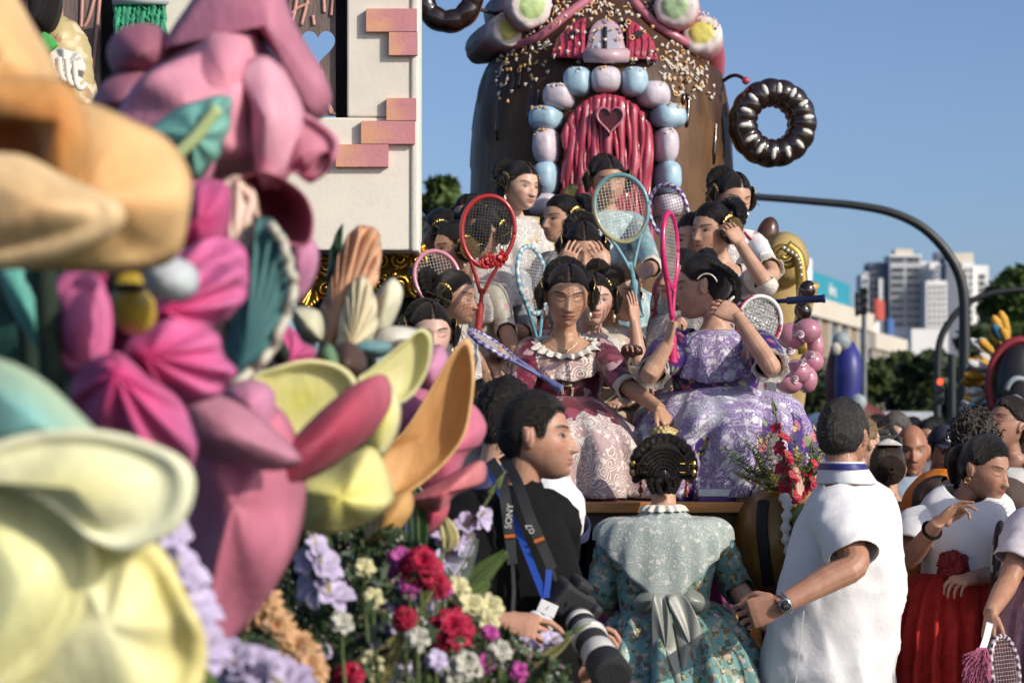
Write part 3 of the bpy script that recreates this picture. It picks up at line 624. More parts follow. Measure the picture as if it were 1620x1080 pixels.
# street lighting and signals
POLE = M('black_pole', (.018, .020, .022), .45, var=.2, vs=8); GREYP = M('grey_pole', (.16, .17, .18), .5, var=.2, vs=8)
def signal(px, y0, y1, d, lit, label, w_=13):
    a, b = P(px, y1, d), P(px, y0, d); wd = S(w_, d); t = thing('traffic_light', label, 'traffic light', (a[0], d, a[2]), 'traffic lights over the avenue')
    part('housing', box((a[0], d, (a[2]+b[2])/2), (wd, wd*.8, b[2]-a[2])), POLE, t, False, bevel=.02)
    for i in range(3):
        z = b[2]-(b[2]-a[2])*(i+.5)/3; on = i == lit
        if on and 'red_lamp' not in MATS:
            k = NT('red_lamp'); k.b.inputs['Base Color'].default_value = (.8, .05, .02, 1); k.b.inputs['Emission Color'].default_value = (1, .10, .04, 1); k.b.inputs['Emission Strength'].default_value = 2.2; MATS['red_lamp'] = k.m
        part('lens', ell((a[0], d-wd*.42, z), (wd*.40, wd*.12, wd*.40)), MATS['red_lamp'] if on else M('dead_lens', (.03, .03, .03), .3), t)
        part('hood', loft([[(a[0]+wd*.44*math.cos(q), d-wd*.4-dy, z+wd*.44*math.sin(q)) for q in np.linspace(-.3, 3.44, 12)] for dy in (0, wd*.5)], False, False), POLE, t, solid=.01)
    return t
def mast(label, pts, d, r0, r1, mat=POLE):
    q = spline([P(x, y, d) for x, y in pts], 60); b = q[0].copy(); t = thing('lamp_pole', label, 'lamp pole', (b[0], d, 0), 'poles along the avenue')
    part('arm', tube(q, np.linspace(r0, r1, 60), 12), mat, t)
    part('base', tube([(b[0], d, -.02), (b[0], d, .5), (b[0], d, .55)], [r0*1.5, r0*1.5, r0], 12), mat, t); return t
mast('tall black signal mast curving left across the sky', [(1525, 757, ), (1525, 640), (1526, 520), (1522, 450), (1500, 402), (1462, 362), (1415, 338), (1360, 326), (1290, 319), (1200, 312), (1120, 309)], 24, .062, .032)
mast('shorter black mast curving right behind the tall one', [(1483, 730), (1483, 600), (1486, 545), (1500, 512), (1525, 484), (1560, 466), (1600, 459), (1660, 456)], 32, .055, .035)
mast('thin grey lamp post in front of the office', [(1367, 760), (1367, 620), (1367, 520), (1366, 470)], 40, .05, .04, GREYP)
signal(1486, 596, 640, 31.6, 0, 'traffic light with its red lamp lit on the short mast')
signal(1366, 455, 498, 39.7, 9, 'dark traffic light head on top of the grey post', 12); signal(1356, 462, 500, 39.5, 9, 'narrow signal seen side on beside the grey post', 7)
mast('dark bare post beside the signal mast', [(1506, 752), (1506, 640), (1506, 560)], 28, .05, .05)

# other floats far down the avenue
t = thing('float_sculpture', 'red and blue horned float figure with pale ball head', 'sculpture', P(1350, 690, 26))
RB = M('red_brown_paint', (.16, .035, .025), .5, var=.5, vs=3); BL = M('deep_blue_paint', (.03, .035, .22), .45, var=.4, vs=3); PB = M('pale_ball_paint', (.35, .40, .42), .6, var=.3, vs=6)
part('tail', tube(spline([P(1324, 540, 26), P(1322, 600, 26), P(1345, 650, 26), P(1385, 690, 26), P(1400, 760, 26)], 30), np.interp(np.linspace(0, 1, 30), [0, .4, 1], [.05, .17, .30]), 14), RB, t)
part('hood', tube(spline([P(1338, 545, 25.9), P(1342, 580, 25.8), P(1340, 640, 25.8)], 16), [.06+.09*math.sin(.4+1.9*i/15) for i in range(16)], 14), BL, t)
part('ball', ell(P(1332, 540, 25.6), (.10, .10, .10)), PB, t); part('ball', ell(P(1357, 637, 25.2), (.095, .095, .095)), PB, t); part('fur_tuft', ell(P(1322, 552, 25.5), (.06, .06, .07)), M('cream_fur', (.5, .47, .4), .9, bump=.8, bs=60), t)
part('body', tube([(P(1360, 690, 26)[0], 26, 0), (P(1360, 690, 26)[0], 26, 1.7)], [.7, .4], 16), BL, t)
t = thing('carnival_figure', 'feathered carnival float figure with dark round face and yellow bow', 'sculpture', P(1610, 690, 20))
part('face', ell(P(1614, 610, 19.7), (.20, .14, .34), n=28, m=18), M('black_face_paint', (.02, .018, .02), .4), t)
rr = [P(1614+50*math.cos(a), 610+72*math.sin(a), 19.75) for a in np.linspace(0, 6.28, 40, endpoint=False)]
part('hat_rim', tube(rr, .035, 8, closed=True), M('dark_red_rim', (.25, .02, .03), .5), t)
part('brow', tube(bez(P(1592, 617, 19.5), P(1600, 590, 19.45), P(1624, 602, 19.5)), .022, 8), PB, t); part('mouth', tube(bez(P(1598, 630, 19.5), P(1608, 622, 19.45), P(1618, 634, 19.5)), .012, 8), PB, t)
YB = M('yellow_bow', (.75, .52, .03), .6); bo = part('bow', ell(P(1600, 643, 19.45), (.025, .025, .025)), YB, t)
for e in (-1, 1): part('bow_wing', loft([[P(1600+e*x, 643+yy*h, 19.45) for yy in (-1, -.5, .5, 1)] for x, h in ((0, 2.5), (6, 6), (11, 7))], False, False), YB, bo, solid=.02)
r = np.random.RandomState(5)
for i in range(44):
    a = r.uniform(1.9, 4.3)*1.0; R0 = r.uniform(50, 62); L = r.uniform(22, 42); c = np.array([1614, 612.]); u = np.array([math.cos(a), -math.sin(a)*1.15]); v = np.array([-u[1], u[0]])
    a0 = c+u*R0*np.array([1, 1.25]); t0 = a0+u*L
    fm = [M('white_feather', (.55, .55, .53), .8), M('gold_feather', (.62, .33, .04), .8), M('teal_feather', (.02, .13, .22), .8)][0 if i % 5 in (0, 2) else 1 if i % 5 in (1, 3) else 2]
    dd = 19.8+r.uniform(0, .5); rows = []
    for q, wd in ((0, 2), (.3, 6), (.7, 7.5), (.93, 4), (1, .5)): m_ = a0+(t0-a0)*q; rows.append([P(*(m_+v*wd*k), dd+.03*abs(k)-.1*q) for k in (-1, 0, 1)])
    part('feather', loft(rows, False, False), fm, t, solid=.01)
part('body', tube([(P(1614, 690, 20)[0], 20, 0), (P(1614, 690, 20)[0], 20, 1.2), (P(1614, 690, 20)[0], 20, 2.0)], [.6, .5, .25], 16), RB, t)
t = thing('parked_van', 'white van half hidden by the crowd far down the avenue', 'van', P(1385, 690, 45))
c = P(1385, 690, 45); part('body', box((c[0], 45.5, 1.15), (2.0, 3.6, 1.9)), M('van_white', (.5, .52, .54), .4), t, False, bevel=.15); part('windscreen', box((c[0], 43.69, 1.6), (1.6, .04, .6)), PANE, t, False)
for e in (-1, 1): part('wheel', lathe([(.05, -.1), (.32, -.1), (.32, .1), (.05, .1)], (c[0]+e*.85, 44.6, .32), 18, rot(0, 0, 90)), POLE, t)
# ---------------------------------------------------------------- the floats: cream facade, doughnut house, stage
CREAM = M('cream_plaster', (.82, .76, .65), .8, var=.13, vs=2.2, bump=.14, bs=45); DARK = M('shade_and_black', (.012, .010, .012), .8)  # near-black for painted parts and for the shade in the window reveals
D0 = 9.7
t = thing('facade', 'cream painted float facade with pink corner bricks and a shuttered window', 'building', P(600, 690, D0))
def slab(root, name, x0, x1, y0, y1, d, dep, mat, bev=.0, sub=None):
    a, b = P(x0, y1, d), P(x1, y0, d); return part(name, box(((a[0]+b[0])/2, d+dep/2, (a[2]+b[2])/2), (b[0]-a[0], dep, b[2]-a[2])), mat, root, False, bevel=bev)
slab(t, 'wall', 549, 655, -60, 185, D0, .26, CREAM, .008); slab(t, 'wall', -80, 655, 186, 396, D0, .26, CREAM, .008); slab(t, 'wall', 190, 437, -60, 185, D0, .26, CREAM, .008)
slab(t, 'corner_strip', 650, 663, -60, 398, D0-.012, .30, M('corner_plaster', (.78, .73, .64), .75, var=.12, vs=4, bump=.3, bs=50), .01)
part('base_wall', box((P(240, 0, 9.9)[0], 10.35, .80), (2.2, .75, 1.58)), M('black_board', (.02, .022, .02), .7), t, False); part('ledge', box((P(30, 0, 8.9)[0], 9.0, 1.92), (1.1, 1.35, .10)), M('black_board'), t, False, bevel=.01)
for x in (-60, 120): part('ledge_post', box((P(x, 0, 8.9)[0], 9.1, .94), (.09, .09, 1.86)), M('black_board'), t, False)
for x0, x1, y0, y1 in ((580, 660, 16, 52), (616, 661, 53, 89), (612, 659, 157, 192), (572, 657, 193, 229), (532, 615, 230, 265)):
    a, b = P(x0, y1, D0), P(x1, y0, D0); v, f = box(((a[0]+b[0])/2, D0-.002, (a[2]+b[2])/2), (b[0]-a[0], .05, b[2]-a[2]))
    n_ = 7; vs = []; fs = []; k = np.linspace(0, 1, n_)
    for yy in (D0-.03, D0+.01):
        for zz in np.linspace(a[2], b[2], 4):
            for u in k: vs.append((a[0]+(b[0]-a[0])*u, yy, zz))
    fs = gridfaces(4, n_, False, False)+[q[::-1] for q in gridfaces(4, n_, False, False, 4*n_)]
    ring = [j for j in range(n_)]+[n_*(i+1)+n_-1 for i in range(3)]+[3*n_+j for j in range(n_-2, -1, -1)]+[n_*i for i in (2, 1)]
    for i in range(len(ring)): p_, q_ = ring[i], ring[(i+1) % len(ring)]; fs.append([p_, p_+4*n_, q_+4*n_, q_])
    vs = np.array(vs); u = (vs[:, 0]-a[0])/(b[0]-a[0]); m_ = np.clip(1.25-u*2.1+.5*wob(vs*(1, 1, 6), 16), 0, 1)[:, None]
    part('brick', (vs, fs, np.array([.72, .36, .22])*m_+np.array([.60, .25, .27])*(1-m_)), M('brick_paint', attr=True, rough=.7, var=.1, vs=6, bump=.2), t, False)
def heart(cx, cy, w_, n=48):
    a = np.linspace(0, 2*np.pi, n, endpoint=False); x = 16*np.sin(a)**3; y = 13*np.cos(a)-5*np.cos(2*a)-2*np.cos(3*a)-np.cos(4*a); return np.stack([cx+x/32*w_, cy-y/32*w_*1.12], 1)
def holed(rect, hole, d, thick):
    """board with a shaped hole right through it"""
    c = hole.mean(0); a = np.arctan2(hole[:, 1]-c[1], hole[:, 0]-c[0]); x0, x1, y0, y1 = rect; o = []
    for q in a:
        dx, dy = math.cos(q), math.sin(q); k = min(((x1 if dx > 0 else x0)-c[0])/dx if abs(dx) > 1e-6 else 1e9, ((y1 if dy > 0 else y0)-c[1])/dy if abs(dy) > 1e-6 else 1e9); o.append(c+np.array([dx, dy])*k)
    o = np.array(o)
    for X in (x0, x1):
        for Y in (y0, y1): o[np.argmin(np.hypot(o[:, 0]-X, o[:, 1]-Y))] = (X, Y)
    R = [[P(x, y, dd) for x, y in ring] for ring, dd in ((hole, d), (o, d), (o, d+thick), (hole, d+thick), (hole, d))]
    return loft(R, False)
BOARD = M('brown_board', (.20, .145, .125), .65, var=.35, vs=9, bump=.5, bs=30, st=(3, 3, .6)); VEIN = M('pink_vein', (.62, .33, .27), .6)
sh = part('shutter', holed((457, 531, -60, 184), heart(503, 72, 54), D0+.06, .05), BOARD, t, False)
slab(t, 'reveal_shade', 531, 548, -60, 184, D0+.12, .1, DARK); slab(t, 'reveal_shade', 438, 456, -60, 184, D0+.12, .1, DARK)  # dark slabs stand in for the shade inside the window reveal
for pts in ([(470, -5), (466, 20), (462, 34)], [(489, -10), (484, 12), (477, 40)], [(489, 5), (470, 14), (462, 22)], [(512, -5), (513, 20)], [(527, -5), (524, 25)], [(500, 105), (508, 140), (524, 180)], [(508, 112), (512, 150), (530, 182)], [(480, 182), (485, 165), (505, 160), (507, 182)], [(495, 25), (497, 40)]):
    part('carved_vein', tube(spline([P(x, y, D0+.056) for x, y in pts], 16), .007, 6), VEIN, sh)
sh = slab(t, 'shutter', 84, 158, -60, 184, D0+.06, .05, BOARD)
slab(t, 'reveal_shade', 159, 189, -60, 184, D0+.12, .1, DARK)  # dark slab for the shade in this reveal
for pts in ([(95, -5), (97, 30), (95, 80), (90, 120)], [(130, -5), (129, 25), (128, 50), (128, 95)], [(150, -5), (140, 30), (129, 50)], [(158, -5), (152, 60), (146, 120)], [(118, 60), (110, 80), (108, 110)], [(134, 55), (139, 75), (137, 100)]):
    part('carved_vein', tube(spline([P(x, y, D0+.056) for x, y in pts], 16), .008, 6), VEIN, sh)
gs = thing('window_awning', 'bright green crinkled awning in the facade window', 'awning', P(220, 40, D0))
rows = [[P(x, y+3*math.sin(x*.3+y), D0-.05-.008*math.sin(x*.8+.1*y)-.006*math.sin(x*.37-y*.5)-.0012*y) for x in np.linspace(181+y*.03, 260+y*.04, 30)] for y in np.linspace(2, 78, 14)]
part('cloth', loft(rows, False, False), M('green_cloth', (.03, .32, .16), .6, var=.3, vs=20, bump=.8, bs=60), gs, solid=.02)
part('rail', tube([P(178, 0, D0-.08), P(266, 0, D0-.08)], .02, 8), M('pale_rail', (.5, .52, .55), .5), gs)

# gilded carving below the facade
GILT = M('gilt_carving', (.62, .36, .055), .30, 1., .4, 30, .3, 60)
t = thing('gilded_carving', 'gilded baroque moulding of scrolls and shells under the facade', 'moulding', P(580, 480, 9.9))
slab(t, 'backing', 478, 672, 400, 470, 9.98, .1, M('gilt_ground', (.20, .11, .02), .5, 1.)); slab(t, 'shadow_board', 470, 690, 397, 560, 10.12, .1, M('black_board', (.02, .022, .02), .7))  # black sheet stands in for the shadow under the facade
slab(t, 'base_box', 644, 672, 418, 466, 9.93, .3, M('grey_box', (.11, .10, .09), .7))
def scroll(cx, cy, r0, sgn, d, turns=1.6, ph=0., name='scroll', root=None, mat=None, rad=.011):
    a = np.linspace(0, turns*6.28, 40); r = r0*(1-.8*a/a[-1]); return part(name, tube([P(cx+q*math.cos(ph+sgn*b), cy+q*math.sin(ph+sgn*b), d-.006*b) for q, b in zip(r, a)], np.linspace(rad, rad*.45, 40), 7), mat or GILT, root or t)
for i in range(14): scroll(486+(i % 7)*29, 415+(i//7)*38+5*math.sin(i), 15, 1 if i % 2 else -1, 9.93, 1.7, i*1.1)
for i in range(13): part('bead', ell(P(484+i*15.5, 437+3*math.sin(i*2), 9.93), (.016, .016, .016), n=10, m=7), GILT, t)
for i in range(7): part('shell', loft([[P(652+r_*math.cos(a), 408-r_*math.sin(a), 9.9-.02*math.sin((a-.2-i*.4)/.4*3.14)) for a in np.linspace(.2+i*.4, .6+i*.4, 5)] for r_ in (6, 18, 29)], False, False), GILT, t, solid=.012)
for i in range(6): part('leaf_lobe', capsule(P(496, 452, 9.9), P(478+i*4.5, 487-abs(i-2)*4, 9.86), .010, .014, 8, 3), GILT, t)

# doughnut house
DH = 12.6; cx, HWc = 952, P(952, 690, 12.6)
t = thing('doughnut_house', 'chocolate glazed doughnut house with red door and candy stones', 'sculpture', (HWc[0], DH, 1.3))
prof = [(15, -62), (48, -54), (82, -32), (108, 2), (136, 42), (164, 86), (184, 118), (197, 165), (205, 225), (208, 300), (209, 390), (206, 520), (200, 660)]
th = np.linspace(0, 2*np.pi, 120, endpoint=False); rows = []; q = spline(prof, 90)
for r_, y in q: rows.append([(HWc[0]+S(r_, DH)*math.cos(a), DH+S(r_, DH)*math.sin(a), P(0, y, DH)[2]) for a in th])
v, f = loft(rows); A = np.tile(th, 90); Y = np.repeat(q[:, 1], 120)
drip = 175+48*np.sin(A*9)+30*np.sin(A*23+1)+25*np.sin(A*41+2); k = np.clip((Y-drip)/9, 0, 1)[:, None]
C = np.array([.072, .033, .018])*(1-k)+np.array([.135, .066, .024])*k; v = v+np.stack([np.cos(A), np.sin(A), 0*A], 1)*(1-k)*.012
part('dough_wall', (v, f, C), M('glaze', attr=True, rough=.55, var=.4, vs=4, bump=.5, bs=18, coat=.04, spec=.3, st=(2, 2, .5)), t)
def wallpt(px, y, out=0.):                   # the point of the house wall seen at (px, y)
    dd = DH-.6
    for _ in range(8):
        z = CH-(y-HZ)/F*dd; r_ = S(np.interp(HZ-(z-CH)*F/DH, q[:, 1], q[:, 0]), DH)+out
        x = np.clip((px-810)/F*dd-HWc[0], -r_*.998, r_*.998); dd = .5*dd+.5*(DH-math.sqrt(r_*r_-x*x))
    a = math.acos(x/r_); dd = DH-r_*math.sin(a); return np.array([HWc[0]+x, dd, CH-(y-HZ)/F*dd]), np.array([math.cos(a), -math.sin(a), .15])
r = np.random.RandomState(3)
for i in range(34):
    px = r.uniform(765, 1140); y0 = r.uniform(90, 190); L = r.uniform(30, 110)
    if 850 < px < 1075 and y0+L > 110: continue
    pts = [wallpt(px+1.5*math.sin(j), y0+L*j/5, .004)[0] for j in range(6)]; part('chocolate_drip', tube(pts, [.008, .009, .009, .010, .013, .007], 8), M('chocolate', (.028, .012, .007), .2, var=.3, coat=.4), t)
# door
RED = M('candy_red', (.46, .045, .09), .36, var=.5, vs=12, coat=.4, bump=.3, bs=40, st=(4, 4, .5)); PINKD = M('candy_pink', (.52, .17, .22), .4, var=.3, vs=10, coat=.3)
def arch(px0, px1, ytop, ybot, n=24):
    c = (px0+px1)/2; w_ = (px1-px0)/2; up = [(c-w_*math.cos(a), ytop+w_*1.02-w_*1.02*math.sin(a)) for a in np.linspace(0, math.pi, n)]; return up, ybot
dr = bpy.data.objects.new('door', None); col.objects.link(dr); dr.parent = t
hs = heart(965, 188, 38); NB = 7
for i in range(NB):
    x0 = 890+i*(140/NB)+.8; x1 = 890+(i+1)*(140/NB)-.8; cols = []
    for u in np.linspace(0, 1, 9):
        x = x0+(x1-x0)*u; yt = 152+68*(1-math.sqrt(max(0, 1-((x-960)/70)**2)))*1.1; row = []
        for s_ in np.linspace(0, 1, 26):
            y = yt+(400-yt)*s_; b = .035+.010*math.sin(math.pi*u)**.5+.008*math.sin(s_*17+i*2+u*5)+.006*math.sin(u*12+s_*4); p0, n0 = wallpt(x+2.2*math.sin(s_*9+i), y, .03); row.append(p0+np.array([0, -b, 0]))
        cols.append(row)
    part('plank', loft(cols, False, False), RED, t, solid=.03)
bpy.data.objects.remove(dr)
hh = part('heart_window', loft([[P(*(hs.mean(0)+(h-hs.mean(0))*k_), wallpt(965, 188)[0][1]-o_) for h in hs] for k_, o_ in ((1.22, .10), (1.22, .13), (1.05, .135), (.95, .115))], False), PINKD, t)
part('heart_pane', loft([[P(*(hs.mean(0)+(h-hs.mean(0))*k_), wallpt(965, 188)[0][1]-.118) for h in hs] for k_ in (1, .02)], False), M('dark_red_pane', (.08, .008, .012), .3), hh)
# candy stones round the door
BLUE = M('candy_blue', (.38, .55, .66), .38, var=.2, vs=14, coat=.15, bump=.3, bs=25); LAV = M('candy_lilac', (.63, .55, .61), .38, var=.22, vs=14, coat=.15, bump=.3, bs=25)
SPR = M('sprinkle_white', (.75, .66, .56), .5, var=.1); SPO = M('sprinkle_orange', (.70, .42, .18), .5, var=.1)
stn = [(863, 187, 24, 19, 0), (884, 153, 23, 20, 1), (914, 130, 21, 22, 0), (959, 127, 23, 20, 1), (1003, 130, 20, 22, 0), (1033, 151, 23, 20, 1), (1056, 184, 25, 19, 0), (1052, 231, 17, 27, 1), (1056, 281, 17, 25, 0), (865, 232, 18, 27, 1), (865, 281, 18, 25, 0), (862, 324, 22, 18, 1), (1056, 326, 20, 18, 1)]
def sprinkle(g, p0, n0, kind, rr, sz=.011):
    n0 = nrm(n0); u = nrm(np.cross(n0, rr.normal(size=3))); w_ = np.cross(n0, u)
    if kind == 0: g.add(capsule(p0-u*sz, p0+u*sz, sz*.4, sz*.4, 6, 2))
    elif kind == 1:
        h = heart(0, 0, 2.1, 14)*sz; g.add(loft([[p0+w_*(-y)*k_+u*x*k_+n0*o for x, y in h] for k_, o in ((1, 0), (.9, .006), (.1, .008))], False))
    else:
        a = np.linspace(0, 6.28, 12, endpoint=False); g.add(tube([p0+sz*1.1*(math.cos(b)*u+math.sin(b)*w_) for b in a], sz*.35, 5, closed=True))
for i, (x, y, a, b, c_) in enumerate(stn):
    p0, n0 = wallpt(x, y, .05); rx, rz = S(a, DH), S(b, DH); yaw = math.degrees(math.atan2(n0[0], -n0[1])); Rm = rot(yaw)
    vv, ff = ell((0, 0, 0), (1, 1, 1), n=28, m=18); e = .72; vv = np.sign(vv)*np.abs(vv)**e*np.array([rx, .085, rz]); vv = vv*(1+.045*wob(vv+i, 14)[:, None]); st_ = part('candy_stone', (vv@Rm.T+p0, ff), LAV if c_ else BLUE, t)
    if y < 240:
        g = Geo(); rr = np.random.RandomState(i)
        for k_ in range(13): xx = rr.uniform(-.6, .6); sprinkle(g, p0+Rm@np.array([xx*rx, -.085*rr.uniform(.55, .9), rz*rr.uniform(.5, .86)*(1-.3*xx*xx)]), (0, -.7, .7), rr.randint(2), rr, .008)
        part('sprinkles', g, SPR if i % 3 else SPO, st_)['kind'] = 'stuff'
# upper window with shutters
def plate_on(pts, out, thick, name, mat, root=None, n=40):
    o = spline(pts, n, True) if len(pts) > 6 else np.array([np.array(pts[i])+(np.array(pts[(i+1) % len(pts)])-pts[i])*u for i in range(len(pts)) for u in np.linspace(0, 1, 9)[:-1]])
    c = o.mean(0); R = [[wallpt(*(c+(h-c)*k_), out+oo)[0] for h in o] for k_, oo in ((1, 0), (1, thick*.8), (.94, thick), (.5, thick), (.02, thick))]; return part(name, loft(R, False), mat, root or t)
for pts, hx in ([(871, 91), (880, 62), (900, 40), (927, 27), (926, 60), (925, 94)], 906), ([(1042, 96), (1034, 64), (1015, 42), (991, 27), (991, 60), (992, 92)], 1010):
    s0 = plate_on(pts, .03, .05, 'window_shutter', RED)
    for j in range(5):
        xa = pts[0][0]+(pts[4][0]-pts[0][0])*(j+.5)/5; ya = np.interp(xa, sorted([p_[0] for p_ in pts[:4]]), [p_[1] for p_ in (pts[:4] if pts[0][0] < pts[3][0] else pts[:4][::-1])])
        part('slat', tube([wallpt(xa+math.sin(y*.2), y, .082)[0] for y in np.linspace(ya+4, 90, 8)], .007, 6), RED, s0)
    part('heart_hole', loft([[wallpt(*(np.array([hx, 55.])+(h-heart(hx, 55, 13).mean(0))*k_), .098)[0] for h in heart(hx, 55, 13)] for k_ in (1, .05)], False), DARK, s0)
PW = M('candy_frame', (.52, .36, .40), .35, var=.2, coat=.4)
ac = [(930, 86)]+[(958-28*math.cos(a), 64-34*math.sin(a)) for a in np.linspace(0, math.pi, 12)]+[(986, 86)]
wn = plate_on(ac, .03, .05, 'attic_window', PW); plate_on([(937, 84)]+[(958-20*math.cos(a), 66-25*math.sin(a)) for a in np.linspace(0, math.pi, 10)]+[(979, 84)], .082, .004, 'pane', M('attic_glass', (.42, .40, .46), .2), wn)
part('mullion', tube([wallpt(957, 44, .092)[0], wallpt(957, 84, .092)[0]], .011, 8), DARK, wn); part('sill', tube([wallpt(926, 88, .10)[0], wallpt(959, 89, .13)[0], wallpt(992, 88, .10)[0]], .036, 10), PW, wn)
# sprinkles over the glaze
for mt, n_, sd in ((SPR, 330, 1), (SPO, 150, 2)):
    g = Geo(); rr = np.random.RandomState(sd); made = 0
    while made < n_:
        px, y = rr.uniform(785, 1130), rr.uniform(2, 165); dx = abs(px-955)
        dens = math.exp(-((y-(30+.42*dx+30*math.sin(px*.02)))/58)**2)
        if rr.rand() > dens or (870 < px < 1045 and y > 100) or (868 < px < 1044 and 24 < y < 97 and rr.rand() < .8): continue
        p0, n0 = wallpt(px, y, .016 if not (868 < px < 1044 and 24 < y < 97) else .10)
        sprinkle(g, p0, n0, rr.choice([0, 1, 1, 2]) if sd == 2 else rr.choice([0, 0, 1, 1]), rr, .0100); made += 1
    o = part('sprinkles', g, mt, t); o['kind'] = 'stuff'
# marshmallow logs and their icing
for i, (x, y, R0, cc, ax) in enumerate([(803, 47, 27, (.62, .55, .14), (-.30, .95, -.05)), (840, 10, 34, (.42, .55, .22), (-.30, .95, .05)), (1069, 9, 34, (.40, .55, .30), (.12, .98, 0)), (1111, 53, 32, (.62, .56, .13), (.10, .95, -.28))]):
    p0 = P(x, y, DH-.50+.1*(i in (0, 3))); r_ = S(R0, DH); n0 = -nrm(ax); u = nrm(np.cross(n0, (0, 0, 1))); Rm = np.stack([u, np.cross(n0, u), n0], 1)
    pr = [(.001, .02), (.30, .022), (.55, .016), (.60, .010), (.80, .016), (.95, 0), (1.0, -.035), (1.02, -.12), (1.03, -.30), (.98, -.46), (.8, -.50), (.001, -.50)]
    vv, ff = lathe([(a*r_, b) for a, b in pr][::-1], p0, 36, Rm); rad = np.repeat([a for a, b in pr][::-1], 36)[:, None]; zz = np.repeat([b for a, b in pr][::-1], 36)[:, None]; top_ = (vv[:, 2:3]-p0[2])/r_
    wht = np.array([.72, .62, .60]); pk = np.array([.50, .10, .14]); m_ = np.clip((rad-.55)/.08, 0, 1); C = np.array(cc)*(1-m_)+wht*m_; s_ = np.clip((-zz-.02)/.10-.4*top_, 0, 1); C = C*(1-s_)+pk*s_
    d_ = np.clip((-zz-.08)/.1, 0, 1)*(i in (0, 1)); C = C*(1-d_)+np.array([.035, .02, .012])*d_
    o = part('marshmallow_log', (vv+.006*wob(vv, 30)[:, None], ff, C), M('marshmallow', attr=True, rough=.5, var=.12, vs=20, bump=.3, bs=40), t); g = Geo(); rr = np.random.RandomState(i+20)
    for k_ in range(16): a = rr.uniform(.3, 2.8); sprinkle(g, p0+Rm@np.array([math.cos(a)*r_*.9*rr.uniform(.75, 1), 0, 0])+np.array([0, -.02, math.sin(a)*r_*rr.uniform(.75, 1.0)]), (0, -.6, .8), rr.randint(2), rr, .007)
    part('sprinkles', g, SPR, o)['kind'] = 'stuff'
for pts in ([(800, 78), (850, 60), (895, 25), (940, -8)], [(1140, 90), (1090, 70), (1040, 40), (1000, 0)]): part('icing_rope', tube(spline([wallpt(x, y, .03)[0] for x, y in pts], 20), .024, 10), PINKD, t)
# two hanging doughnuts
CHOC = M('chocolate_thick', (.022, .009, .006), .16, var=.3, vs=6, coat=.6, spec=.6); DGH = M('dough', (.42, .19, .05), .5, var=.35, vs=8, bump=.2)
def doughnut(x, y, R0, r0, d, lobes, dashes, label, tilt, wire):
    c = P(x, y, d); Ro, ri = S(R0, d), S(r0, d); mr, tr = (Ro+ri)/2, (Ro-ri)/2; tt = thing('hanging_doughnut', label, 'doughnut', c, 'big doughnuts on wires'); Rm = rot(tilt, 0, 0)
    for nm, mt, k_, y0 in (('dough_ring', DGH, 1., .03), ('chocolate_coat', CHOC, 1.03, -.02)):
        a = np.linspace(0, 2*np.pi, 120, endpoint=False); b = np.linspace(0, 2*np.pi, 20, endpoint=False); rg = []
        for q_ in a:
            w_ = tr*k_*(.90+.10*abs(math.cos(q_*lobes/2))); rg.append([Rm@np.array([(mr+w_*math.cos(z))*math.cos(q_), y0+w_*.9*math.sin(z), (mr+w_*math.cos(z))*math.sin(q_)])+c for z in b])
        vv = np.array(rg).reshape(-1, 3); ff = [[i*20+j, i*20+(j+1) % 20, ((i+1) % 120)*20+(j+1) % 20, ((i+1) % 120)*20+j] for i in range(120) for j in range(20)]; part(nm, (vv, ff), mt, tt)
    for j in range(dashes):
        a = 2*math.pi*(j+.3)/dashes; pts = [Rm@np.array([(mr+w_)*math.cos(a), -.02-tr*.955*math.sqrt(max(.02, 1-(w_/tr)**2)), (mr+w_)*math.sin(a)])+c for w_ in np.linspace(-.2*tr, .55*tr, 6)]; part('frosting_dash', tube(pts, [.008, .013, .012, .014, .012, .007], 8), M('frosting', (.78, .74, .68), .5), tt)
    part('wire', tube(spline([P(*w_) for w_ in wire], 16), .010, 7), M('bark_wire', (.05, .04, .03), .7), tt); return tt
tt = doughnut(1222, 195, 70, 26, 12.3, 15, 14, 'chocolate doughnut with white frosting dashes hanging right of the house', 8, [(1138, 132, 12.45), (1158, 120, 12.4), (1172, 122, 12.3), (1180, 130, 12.25)])
part('red_knob', ell(P(1180, 128, 12.22), (.02, .02, .02)), RED, tt)
doughnut(709, -4, 56, 21, 12.1, 9, 0, 'chocolate doughnut with bare orange dough at the top left of the house', 0, [(742, 8, 12.1), (762, 16, 12.2), (785, 22, 12.3)])

# gilt scroll, brown and pink balloons at the right end of the stage
OCH = M('ochre_foam', (.48, .33, .12), .6, var=.2, vs=8, bump=.2)
t = thing('scroll_ornament', 'ochre harp shaped scroll ornament with studs behind the girls', 'ornament', P(1250, 600, 10.9))
part('upright', pad([(1220, 470), (1238, 425), (1262, 440), (1270, 500), (1268, 640), (1215, 640)], 11.05, .02, thick=.1, c0=(.46, .32, .12)), M('painted_foam', attr=True, rough=.6, var=.15, vs=8, bump=.2, bs=40), t)
part('volute', pad([(1221, 395), (1240, 377), (1262, 385), (1272, 410), (1264, 432), (1245, 440), (1226, 428)], 10.95, .03, thick=.09, c0=(.50, .36, .13)), M('painted_foam'), t)
o = scroll(1240, 402, 20, 1, 10.88, 1.3, .5, 'volute_rim', t, M('gilt_foam', (.42, .28, .06), .35, .6), .02)
part('neck', tube(spline([P(1244, 388, 10.85), (P(1262, 405, 10.85)), P(1268, 440, 10.85), P(1270, 500, 10.85), P(1272, 560, 10.85)], 24), .028, 10), M('gilt_foam'), t)
